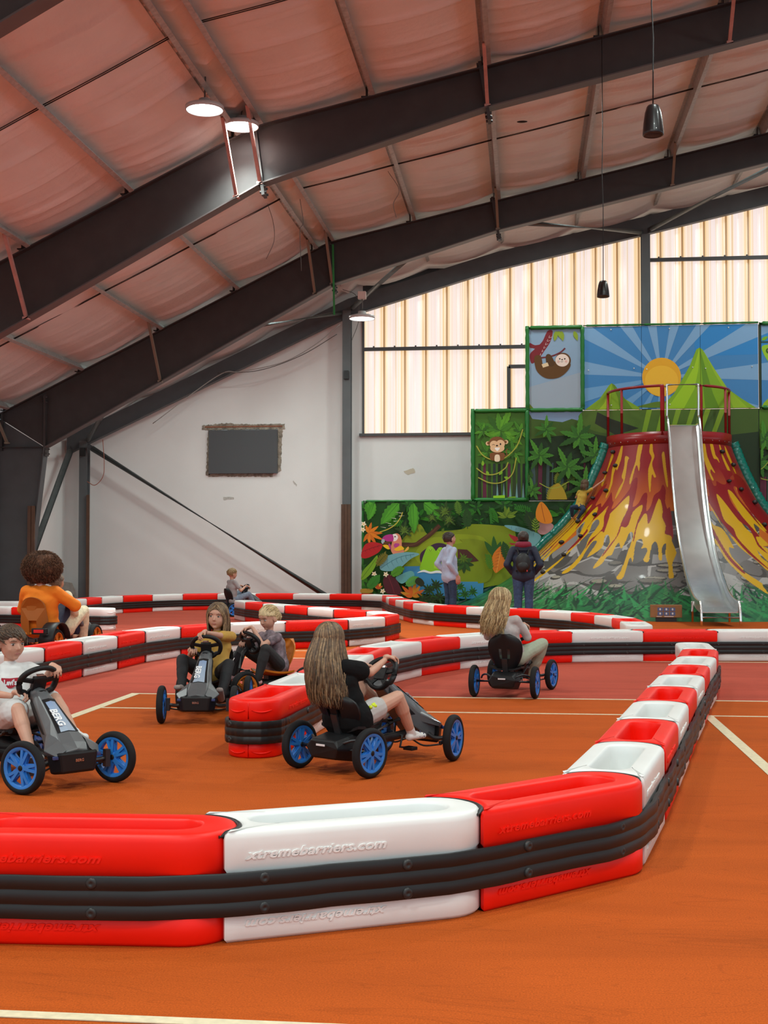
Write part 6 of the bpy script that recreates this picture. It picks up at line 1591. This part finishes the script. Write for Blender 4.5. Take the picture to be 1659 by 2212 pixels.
    for spec, nm, e in ((socks, 'sock', .003), (shoes, 'shoe', .007)):
        if spec:
            for q in 'LR':
                bm = B(); toe = J['to'+q]; an = J['an'+q]; heel = an-(toe-an).normalized()*.025*S; heel.z -= .02*S; e_ = e*S
                up = an.lerp(g['kn'+q], .16 if nm == 'sock' else .03)
                capsule(bm, up, an, .027*k+e_, .026*k+e_); capsule(bm, an, heel, .026*k+e_, .024*k+e_); capsule(bm, heel, toe, .023*k+e_, .018*k+e_); capsule(bm, an, an.lerp(toe, .6), .024*k+e_, .018*k+e_)
                capsule(bm, heel+V(.008, 0, 0)*S, toe+V(.012, 0, 0)*S, .018*k+e_, .016*k+e_); capsule(bm, heel-V(.008, 0, 0)*S, toe-V(.012, 0, 0)*S, .018*k+e_, .016*k+e_)
                link(nm, remesh(bm, vox, 1), spec, t)
    return t, body, H, g, J
def short_hair(t, H, s, mats, n=260, seed=2, length=.03, fringe=True, grow=1.0, low=-.05):
    bm = B(); hair_cap(bm, H, s, grow, .058, low); cap = obj('hair', bm, mats[0], t, smooth=True)
    rn = random.Random(seed); bm = B()
    for i in range(n):
        az = rn.uniform(-PI, PI); el = rn.uniform(.05, 1.5); u = V(math.sin(az)*math.cos(el), -math.cos(az)*math.cos(el), math.sin(el))
        p = V(u.x*.084, u.y*.100, u.z*.093)*grow+V(0, -.016, .022)
        if p.y > .02 and p.z < .072: continue
        if p.z < low+.02: continue
        tang = V(-.35, .9 if fringe else -.5, 0)-u*V(-.35, .9, 0).dot(u); tang = (tang+V(0, 0, -.35)).normalized()
        L = length*rn.uniform(.6, 1.2)
        tube(bm, [H @ ((p-u*.004)*s), H @ ((p+tang*L*.5+u*.005)*s), H @ ((p+tang*L+u*.001)*s)], [.0042*s, .0045*s, .001*s], 5)
    obj('hair_tufts', bm, mats[-1], cap, smooth=True); return cap
HB = [mat('brown hair dark', (.075, .042, .022), .5, noise=(60, .4)), mat('brown hair', (.15, .088, .043), .5, noise=(60, .4)), mat('brown hair light', (.27, .175, .09), .5, noise=(60, .4))]
HBL = [mat('blonde hair', (.42, .29, .13), .5, noise=(60, .35)), mat('blonde hair light', (.60, .46, .25), .5, noise=(60, .3)), mat('blonde hair dark', (.24, .15, .065), .5, noise=(60, .35))]
HDK = [mat('dark hair', (.035, .022, .016), .5, noise=(60, .4)), mat('dark hair lighter', (.06, .038, .025), .5, noise=(60, .4))]  # two strand tones, the second slightly lighter
KR = lambda K: (K.location.copy(), K.rotation_euler.z)
def seated(lean=(0, 0), head=(0, .12, .80), S=1.0, sw=.125, pel=(0, .155, .345), kn=None):
    px_, py_, pz = pel; hx, hy, hz = head
    neck = V(hx*.92+px_*.08, hy-.015, hz-.115*S); ch = V(px_, py_, pz).lerp(neck, .60)+V(0, -.012, 0)
    shc = neck-V(0, 0, .045*S)
    return dict(pelvis=V(px_, py_, pz), chest=ch, neck=neck, head=V(hx, hy, hz), shL=shc+V(-sw*S, 0, 0), shR=shc+V(sw*S, 0, 0), hipL=V(px_-.075*S, py_+.02, pz-.01), hipR=V(px_+.075*S, py_+.02, pz-.01))
SWC = V(0, .455, .575); SWR = .112
def rim(a):      # point on the steering wheel rim, a = 0 right, 90 top
    a = math.radians(a); x = SWR*1.05*math.cos(a); y = SWR*math.sin(a); c, s_ = math.cos(math.radians(62)), math.sin(math.radians(62))
    return SWC+V(x, y*c, y*s_)
def grip(J, aR, aL, palm=(0, .45, -.9)):
    for q, a, sg in (('R', aR, 1), ('L', aL, -1)):
        if a is None: continue
        r_ = rim(a); J['rim'+q] = r_; J['palm'+q] = V(*palm); sh_ = J['sh'+q]
        J['wr'+q] = r_+(sh_+V(0, 0, -.12)-r_).normalized()*.078+V(0, -.0, .028)
# --- P4: girl with the long hair, nearest
M_blacktee = mat('black t-shirt', (.005, .005, .0055), .9, spec=.2, bump=(60, .2, .002)); M_gshort = mat('light grey jersey shorts', (.46, .43, .41), .85, bump=(50, .25, .002))
M_sock = mat('white patterned sock', (.70, .68, .66), .85)
J = seated(head=(-.10, .075, .80), pel=(-.01, .14, .335)); grip(J, 62, 165)
J.update(anR=V(.135, .60, .185), toR=V(.135, .705, .165), anL=V(-.13, .665, .30), toL=V(-.13, .76, .31), kpoleR=V(.25, .2, 1), kpoleL=V(-.2, .2, 1))
t, body, H, g, J = person('person, girl with very long brown hair, black t-shirt and grey shorts driving the nearest kart', *KR(K4), J, headrot=(.10, -.05, .04), vox=.0037, top=dict(m=M_blacktee, sleeve=.60, hem=-.01, hr=.100, e=.026), bottom=dict(m=M_gshort, len=.44), socks=M_sock)
bm = B(); hair_cap(bm, H, 1.0, 1.03, .055); obj('hair', bm, HB[1], t, smooth=True)
long_hair(t, H, 1.0, .40, [HB[0], HB[1], HB[2], HB[1]], n=1050, seed=4, spread=4.6, wave=.016, push=.05, face_side=.70, thick=1.15, backx=(.06, .0))
lm = B()
for k in range(9):
    c = J['hipR']+(g['knR']-J['hipR'])*.22+V(.052, -.01, .056); ellipsoid(lm, c+V(random.uniform(-.012, .012), random.uniform(-.026, .026), random.uniform(-.012, .012)), (.012, .011, .011), None, 8, 6)
obj('yellow_print', lm, mat('neon yellow', (.62, .72, .02), .6), t, smooth=True)
sp_ = B(); rn = random.Random(3)
for q in 'LR':
    for k in range(16):
        a = J['an'+q].lerp(J['to'+q], rn.random()); ph = rn.uniform(0, 2*PI); ellipsoid(sp_, a+V(.030*math.cos(ph), 0, .026*math.sin(ph)), (.004, .004, .004), None, 6, 5)
obj('sock_pattern', sp_, mat('sock dark print', (.05, .05, .12), .8), t, smooth=True)
# --- P1: boy in the white shirt
M_wtee = mat('white t-shirt', (.68, .67, .66), .85, bump=(50, .2, .002)); M_wsh = mat('pale grey shorts', (.58, .57, .56), .85, bump=(50, .2, .002))
J = seated(head=(-.01, .07, .785), pel=(0, .13, .34), sw=.13); grip(J, 55, 175)
J.update(anR=V(.13, .63, .19), toR=V(.13, .72, .17), anL=V(-.13, .665, .28), toL=V(-.13, .76, .27), kpoleR=V(.1, 0, 1), wrR=V(.10, .36, .66))
J['rimL'] = rim(35); J['wrL'] = rim(35)+V(-.05, -.06, .045); J['rimR'] = rim(170); J['wrR'] = rim(170)+V(.0, -.09, .0)
J['rimR'], J['wrR'], J['rimL'], J['wrL'] = rim(-52), rim(-52)+V(.05, -.07, .0), rim(140), rim(140)+V(-.02, -.078, .02); J['poleR'] = V(1, -.4, -.3)
t, body, H, g, J = person('person, short-haired boy in a white t-shirt with a red chest logo, left edge', *KR(K1), J, headrot=(.10, -.12, .02), vox=.0037, top=dict(m=M_wtee, sleeve=.72, hem=-.01, e=.014), bottom=dict(m=M_wsh, len=.80, e=.014), shoes=mat('white sneaker', (.72, .70, .68), .7), gaze=(.4, -.6), hs=1.06)
short_hair(t, H, 1.06, [HDK[1], HB[0]], 520, 5, .055, True, 1.03)
def chest_logo(t, J, z=.02):
    """curved red label with lettering across the chest, bent to the shirt front"""
    ch = J['chest']; k = 1; W_, Hh = .145, .058; cy_ = ch.y; cx_ = ch.x; r_ = .078+.016
    def bend(x, zz, lift): 
        x = x*.82+.053; a = x/.115
        return V(cx_+.052*math.tanh(x/.05)*.0+.112*math.sin(a), cy_+.004+(r_+.006+lift)*math.cos(a*.9), ch.z+z+zz)
    bm = B(); n = 24; rows = []
    for i in range(n+1):
        x = -W_/2+W_*i/n; u = abs(x)/(W_/2); bot = -Hh/2+.010*math.cos(u*PI*1.0)*(-1)+.004
        rows.append([bend(x, Hh/2-.003*(1-u), .004), bend(x, .01, .004), bend(x, bot, .004)])
    loft(bm, rows, False, False); lo = obj('chest_label', bm, mat('red label', (.42, .012, .03), .7), t, smooth=True)
    tb = text_bm("Levi's", .046, .0008, 0, bold=.0018)
    for v in tb.verts: v.co = bend(-v.co.x, v.co.y-.001, .0058+v.co.z)
    obj('label_lettering', tb, M_white, lo)
chest_logo(t, J)
# --- P2: girl in the mustard shirt, facing the camera
M_must = mat('mustard t-shirt', (.50, .29, .055), .85, bump=(50, .2, .002)); M_legg = mat('black leggings', (.010, .010, .012), .8)
J = seated(head=(-.035, .10, .80), pel=(0, .14, .34)); grip(J, 178, 72)
J['rimL'] = rim(72); J['wrL'] = rim(72)+V(-.045, -.06, .022); J['rimR'] = rim(178); J['wrR'] = rim(178)+V(.08, -.09, -.02)
J['rimR'], J['wrR'] = rim(-20), rim(-20)+V(.03, -.09, -.01)
J.update(anR=V(.17, .62, .26), toR=V(.19, .70, .27), anL=V(-.15, .62, .20), toL=V(-.15, .70, .25), kpoleR=V(.45, 0, 1), kpoleL=V(-.35, 0, 1))
t, body, H, g, J = person('person, girl with straight brown hair, mustard t-shirt and black leggings facing the camera', *KR(K2), J, headrot=(-.12, 0, -.06), vox=.0042, top=dict(m=M_must, sleeve=.75, hem=-.01), bottom=dict(m=M_legg, len=1.95, e=.004), socks=mat('grey sole sock', (.30, .24, .22), .85), gaze=(.3, .0), hs=1.08)
bm = B(); hair_cap(bm, H, 1.08, 1.03, .072); obj('hair', bm, HB[1], t, smooth=True)
long_hair(t, H, 1.08, .165, [HB[0], HB[1], HB[2]], n=620, seed=9, spread=.8, wave=.003, push=.02, face_side=.74, thick=1.0)
# --- P3: blonde girl on the orange seat
M_pat = mat('grey purple patterned top', (.20, .15, .17), .85, noise=(22, .55)); M_cleg = mat('charcoal leggings', (.022, .021, .022), .8)
SWC = V(0, .44, .55)
J = seated(head=(.0, .235, .755), pel=(0, .15, .35), sw=.115); grip(J, 175, 80)
J['rimL'] = rim(85); J['wrL'] = rim(85)+V(-.05, -.05, .03); J['rimR'] = rim(200); J['wrR'] = rim(200)+V(.02, -.08, .02)
J['rimR'], J['wrR'] = rim(-10), rim(-10)+V(.02, -.09, .0)
J.update(anR=V(.12, .56, .25), toR=V(.13, .64, .22), anL=V(-.13, .46, .22), toL=V(-.13, .55, .20), kpoleR=V(.2, 0, 1), kpoleL=V(-.2, 0, 1))
t, body, H, g, J = person('person, blonde girl in a patterned grey top leaning over the wheel of the orange-seated kart', *KR(K3), J, headrot=(.10, -.32, 0), vox=.0042, top=dict(m=M_pat, sleeve=.45, hem=-.01), bottom=dict(m=M_cleg, len=1.95, e=.004), socks=mat('pink sock', (.55, .32, .33), .85), gaze=(0, -1), hs=1.02, S=.96)
bm = B(); hair_cap(bm, H, 1.02, 1.03, .058, -.045); obj('hair', bm, HBL[1], t, smooth=True)
long_hair(t, H, 1.02, .075, [HBL[0], HBL[1]], n=520, seed=12, spread=2, wave=.012, push=.03, pony=True)
# --- P5: long blonde hair, seen from behind
SWC = V(0, .455, .575)
M_ltop = mat('pale grey long-sleeved top', (.46, .42, .41), .85, bump=(50, .2, .002)); M_pgreen = mat('pale green trousers', (.36, .40, .30), .85, bump=(50, .2, .002))
J = seated(head=(-.055, .13, .895), pel=(0, .195, .37), sw=.13, S=1.08); grip(J, 30, 150)
J.update(anR=V(.15, .55, .17), toR=V(.15, .64, .13), anL=V(-.13, .64, .28), toL=V(-.13, .74, .27), kpoleR=V(.5, 0, 1), kpoleL=V(-.4, 0, 1))
t, body, H, g, J = person('person, girl with long blonde hair, pale top and light green trousers seen from behind', *KR(K5), J, headrot=(-.75, 0, .06), vox=.0045, S=1.1, top=dict(m=M_ltop, sleeve=1.95, hem=.05, e=.007, hr=.080), bottom=dict(m=M_pgreen, len=1.9, e=.009), shoes=mat('tan shoe', (.34, .20, .11), .7), hs=1.1)
bm = B(); hair_cap(bm, H, 1.1, 1.03, .068); obj('hair', bm, HBL[0], t, smooth=True)
long_hair(t, H, 1.1, .33, HBL, n=760, seed=14, spread=2.0, wave=.014, push=.05, face_side=.72, fly=1.2, backx=(-.03, .02))
# --- P6: far boy
M_gt = mat('grey t-shirt', (.34, .31, .31), .85); M_jean = mat('faded jeans', (.19, .23, .30), .85, noise=(30, .2))
J = seated(head=(0, .14, .90), pel=(0, .13, .36), S=1.05); grip(J, 20, 160)
J.update(anR=V(.12, .64, .19), toR=V(.12, .73, .17), anL=V(-.12, .66, .28), toL=V(-.12, .75, .27))
t, body, H, g, J = person('person, blond boy in a grey t-shirt and jeans on the far kart by the wall', *KR(K6), J, headrot=(-.1, -.15, 0), vox=.0075, S=1.1, top=dict(m=M_gt, sleeve=.6), bottom=dict(m=M_jean, len=1.95), shoes=M_kblack, hs=1.12)
short_hair(t, H, 1.12, [HBL[2], HBL[0]], 160, 6, .04, True, 1.03)
# --- costumed driver
M_knit = mat('bright orange sweater', (.80, .20, .006), .85, bump=(14, .4, .01)); M_cream = mat('cream fleece', (.66, .56, .38), .9, bump=(60, .5, .006), noise=(30, .15)); M_nv = mat('navy trousers', (.015, .022, .05), .85)
J = dict(pelvis=V(.19, .10, .46), chest=V(.20, .06, .72), neck=V(.20, .06, .90), head=V(.19, .08, 1.02), shL=V(.0, .06, .86), shR=V(.40, .06, .86), hipL=V(.08, .14, .44), hipR=V(.30, .14, .44), wrR=V(.42, .45, .70), wrL=V(-.05, .48, .72), anR=V(.33, .80, .30), toR=V(.33, .95, .30), anL=V(.02, .82, .32), toL=V(.02, .95, .32), poleR=V(1, -.1, -.6))
J = {k_: v_+V(0, .07, 0) if not k_.startswith('pole') else v_ for k_, v_ in J.items()}
t, body, H, g, J = person('person in costume with a huge brown furry head and orange sweater seen from behind', *KR(K7), J, vox=.008, S=1.5, top=dict(m=M_knit, sleeve=1.85, hem=-.02, e=.026), bottom=dict(m=M_nv, len=1.9, e=.02), shoes=M_cream, face=False, hs=1.1)
cen = V(.20, .15, 1.175); M_fur = mat('brown fur', (.085, .032, .014), .9, noise=(20, .4)); M_fur2 = mat('brown fur tips', (.15, .062, .028), .9, noise=(20, .4))
bm = B(); ellipsoid(bm, cen, (.245, .23, .20), None, 48, 32)
for v in bm.verts: v.co += (v.co-cen).normalized()*.03*pnoise(v.co*9)
fh_ = obj('furry_costume_head', bm, M_fur, t, smooth=True)
rn = random.Random(31); b1, b2 = B(), B()
for i in range(9000):
    u = V(rn.gauss(0, 1), rn.gauss(0, 1), rn.gauss(0, 1)).normalized(); p = cen+V(u.x*.24, u.y*.225, u.z*.198); tg = (V(rn.uniform(-1, 1), rn.uniform(-.5, .5), -1.2)-u*-1.2*u.z).normalized(); L = rn.uniform(.02, .045)
    tube(b1 if i % 3 else b2, [p, p+u*L*.35+tg*L*.5, p+u*L*.4+tg*L], [.0035, .003, .0006], 3, caps=False)
obj('fur_strands', b1, M_fur, fh_); obj('fur_tips', b2, M_fur2, fh_)
# --- passenger beside the costume
J = dict(pelvis=V(.30, .52, .42), chest=V(.26, .60, .68), neck=V(.20, .64, .84), head=V(.16, .68, .965), shL=V(.06, .66, .80), shR=V(.34, .60, .80), hipL=V(.24, .55, .40), hipR=V(.38, .53, .40), wrR=V(.40, .72, .52), wrL=V(.02, .80, .6), anR=V(.42, .92, .22), toR=V(.42, 1.05, .22), anL=V(.2, 1.0, .25), toL=V(.2, 1.12, .25))
t, body, H, g, J = person('person with short curly hair in a cream fleece half hidden beside the furry costume', *KR(K7), J, skin='tan', vox=.008, S=1.25, top=dict(m=M_cream, sleeve=1.9, hem=-.02, e=.02), bottom=dict(m=M_cream, len=1.9, e=.015), shoes=M_kblack, face=False, hs=1.1, headrot=(-.3, 0, 0))
short_hair(t, H, 1.1, [mat('curly grey brown hair', (.16, .11, .08), .8, noise=(50, .4))], 200, 9, .02, False, 1.05)
# --- standing adults
M_bshirt = mat('light blue shirt', (.40, .47, .62), .8, bump=(40, .15, .003)); M_djean = mat('dark jeans', (.018, .035, .075), .85, noise=(25, .25)); M_mj = mat('mid blue jeans', (.04, .07, .15), .85, noise=(25, .25)); M_hood = mat('navy softshell', (.014, .020, .045), .7)
def standing(hgt, lean=0, sw=.19):
    s_ = hgt/1.75
    d = dict(pelvis=V(0, 0, .95), chest=V(0, -.01, 1.22), neck=V(0, -.01, 1.47), head=V(0, .01, 1.625), shL=V(-sw, -.01, 1.42), shR=V(sw, -.01, 1.42), hipL=V(-.10, 0, .93), hipR=V(.10, 0, .93),
             anL=V(-.10, -.02, .085), anR=V(.10, -.02, .085), toL=V(-.12, .15, .035), toR=V(.12, .15, .035), elL=V(-sw-.07, -.08, 1.14), elR=V(sw+.07, -.08, 1.14), wrL=V(-.20, .06, .93), wrR=V(.20, .06, .93), hdirL=V(.1, .3, -1), hdirR=V(-.1, .3, -1))
    d['knL'] = V(-.10, .02, .50); d['knR'] = V(.10, .02, .50)
    return {k: v*s_ for k, v in d.items()}, s_
v = at(972, 1349, Z=0)
J, s_ = standing(1.74); J['elL'] = V(-.22, -.16, 1.16)*s_; J['elR'] = V(.24, -.14, 1.16)*s_; J['wrR'] = V(.20, .05, .95)*s_; 
t, body, H, g, J = person('person, man in a light blue shirt and dark jeans looking up at the volcano', (v.x, v.y, 0), -1.05, J, vox=.008, S=1.55, slim=.86, top=dict(m=M_bshirt, sleeve=1.9, hem=-.02, hr=.090, e=.014, collar=.02), bottom=dict(m=M_djean, len=1.97, e=.004), shoes=M_kblack, headrot=(0, .22, 0), hs=1.22, face=True)
short_hair(t, H, 1.22, HDK, 220, 3, .016, False, 1.03)
v = at(1131, 1353, Z=0)
J, s_ = standing(1.75); J['elL'] = V(-.30, -.08, 1.14)*s_; J['elR'] = V(.31, -.08, 1.14)*s_; J['wrL'] = V(-.20, .08, .98)*s_; J['wrR'] = V(.20, .08, .98)*s_
t, body, H, g, J = person('person in a navy hooded jacket wearing a black backpack, standing before the volcano', (v.x, v.y, 0), -.02, J, vox=.008, S=1.55, slim=.88, top=dict(m=M_hood, sleeve=1.95, hem=.0, e=.018, collar=.03), bottom=dict(m=M_mj, len=1.97, e=.010), shoes=M_kblack, headrot=(0, .05, 0), hs=1.2, face=False)
bm = B(); hair_cap(bm, H, 1.2, 1.04, .06, -.085); ellipsoid(bm, H @ V(0, -.13, .03), (.038, .035, .038), None, 14, 10); obj('hair', bm, HDK[0], t, smooth=True)
bm = B(); lathe(bm, [(.085, 1.45), (.12, 1.45), (.155, 1.48), (.15, 1.53), (.115, 1.565), (.09, 1.54)], 28, closed=True, c=(0, -.035, 0)); hd = obj('hood', bm, mat('burgundy hood lining', (.22, .010, .035), .8), t, smooth=True)
bm = B(); loft(bm, [[(.16*math.cos(a), -.06-.10*math.sin(a), 1.42-.02*math.sin(a)) for a in np.linspace(.2, PI-.2, 12)], [(.13*math.cos(a), -.07-.09*math.sin(a), 1.52) for a in np.linspace(.2, PI-.2, 12)]], False, False); obj('hood_fold', bm, M_hood, hd, smooth=True)
bp = thing('backpack', 'small black backpack on the back of the person in the navy jacket', 'backpack', (v.x, v.y, 0), -.02)
bm = B(); ellipsoid(bm, (0, -.235, 1.17), (.135, .085, .19), None, 24, 18)
for q in bm.verts: q.co.z = max(1.0, q.co.z); 
obj('bag_body', bm, mat('black nylon', (.008, .008, .009), .5, bump=(12, .4, .01)), bp, smooth=True)
bm = B(); ellipsoid(bm, (0, -.305, 1.11), (.10, .04, .085), None, 18, 12); obj('front_pocket', bm, mat('black nylon', (.008, .008, .009), .5), bp, smooth=True)
for s in (-1, 1):
    bm = B(); tube(bm, catmull([(s*.08, -.20, 1.33), (s*.11, -.10, 1.45), (s*.12, .02, 1.46), (s*.14, .14, 1.32), (s*.15, .10, 1.1), (s*.12, -.16, 1.02)], 5), .016, 8); obj('shoulder_strap', bm, M_kblack, bp)
bm = B(); box(bm, (.075, -.33, 1.03), (.02, .012, .03)); obj('red_tag', bm, mat('red tag', (.5, .03, .03), .6), bp)
# --- climber on the volcano
def cone_pt(px, py, lift=.0):
    d = at(px, py, Y=VY)-CAM
    for i in range(600):
        f = .85+.2*i/600; p_ = CAM+d*f
        if math.hypot(p_.x-3.40, p_.y-31.0)-lift < float(np.interp(p_.z, [.3, .76, 1.22, 1.62, 2.05, 2.5, 3.0, 3.5, 3.95], [4.62, 3.8, 3.28, 2.87, 2.43, 2.07, 1.8, 1.58, 1.42])): return p_
    return CAM+d*.985
c0 = at(1258, 1085, Y=30.35); base = V(c0.x, c0.y, 0)
def rel(px, py, Y): return at(px, py, Y=Y)-base
J = dict(pelvis=rel(1253, 1092, 30.35), chest=rel(1258, 1072, 30.33), neck=rel(1262, 1058, 30.33), head=rel(1264, 1046, 30.34), shL=rel(1251, 1062, 30.40), shR=rel(1272, 1061, 30.25), hipL=rel(1249, 1096, 30.38), hipR=rel(1258, 1097, 30.26),
         wrR=rel(1299, 1041, 30.10), wrL=rel(1250, 1066, 30.62), anL=rel(1236, 1117, 30.30), anR=rel(1247, 1121, 30.05), toL=rel(1243, 1121, 30.42), toR=rel(1254, 1124, 30.20), kpoleL=V(-.6, -1, .2), kpoleR=V(.3, -1, .2), poleR=V(.2, -1, -.5))
t, body, H, g, J = person('person, child in a yellow t-shirt and dark jeans climbing the left flank of the volcano', (base.x, base.y, 0), 0, J, vox=.0065, S=.92, top=dict(m=mat('yellow t-shirt', (.55, .36, .05), .85), sleeve=.5), bottom=dict(m=M_djean, len=1.9), shoes=None, headrot=(-.5, .15, 0), hs=1.0, face=False)
bm = B(); hair_cap(bm, H, 1.0, 1.03, .06); obj('hair', bm, HB[1], t, smooth=True)
long_hair(t, H, 1.0, .15, HB[:2], n=160, seed=17, spread=.8, wave=.004, push=.03, face_side=.7)
# ================================================================ ODDS AND ENDS
v = at(155, 1292, Y=32.9)
t = thing('leaning_board', 'small grey board with a cut top leaning beside the left corner column', 'board', (-12.08, 32.75, 0))
bm = B(); prism(bm, [(-.22, 0), (.22, 0), (.22, .38), (.14, .56), (-.10, .60), (-.16, .5)], .03, 'y'); obj('board_sheet', bm, mat('grey board sheet', (.30, .28, .25), .8, noise=(8, .15)), t)
bm = B(); box(bm, (0, -.004, .24), (.42, .006, .01)); obj('joint_line', bm, M_black, t)
# tear in the insulation
v = at(1128, 263, Y=23.0)
bm = B(); ellipsoid(bm, (v.x, v.y, v.z), (.10, .03, .02), None, 10, 6); tag(obj('insulation_tear', bm, M_black), 'small dark torn flap in the insulation between the frames', 'tear')

SC.cycles.max_bounces = 6; SC.cycles.diffuse_bounces = 3; SC.cycles.glossy_bounces = 3; SC.cycles.transmission_bounces = 2
SC.cycles.use_adaptive_sampling = True; SC.cycles.adaptive_threshold = .04; SC.cycles.use_denoising = True; SC.cycles.caustics_reflective = False; SC.cycles.caustics_refractive = False
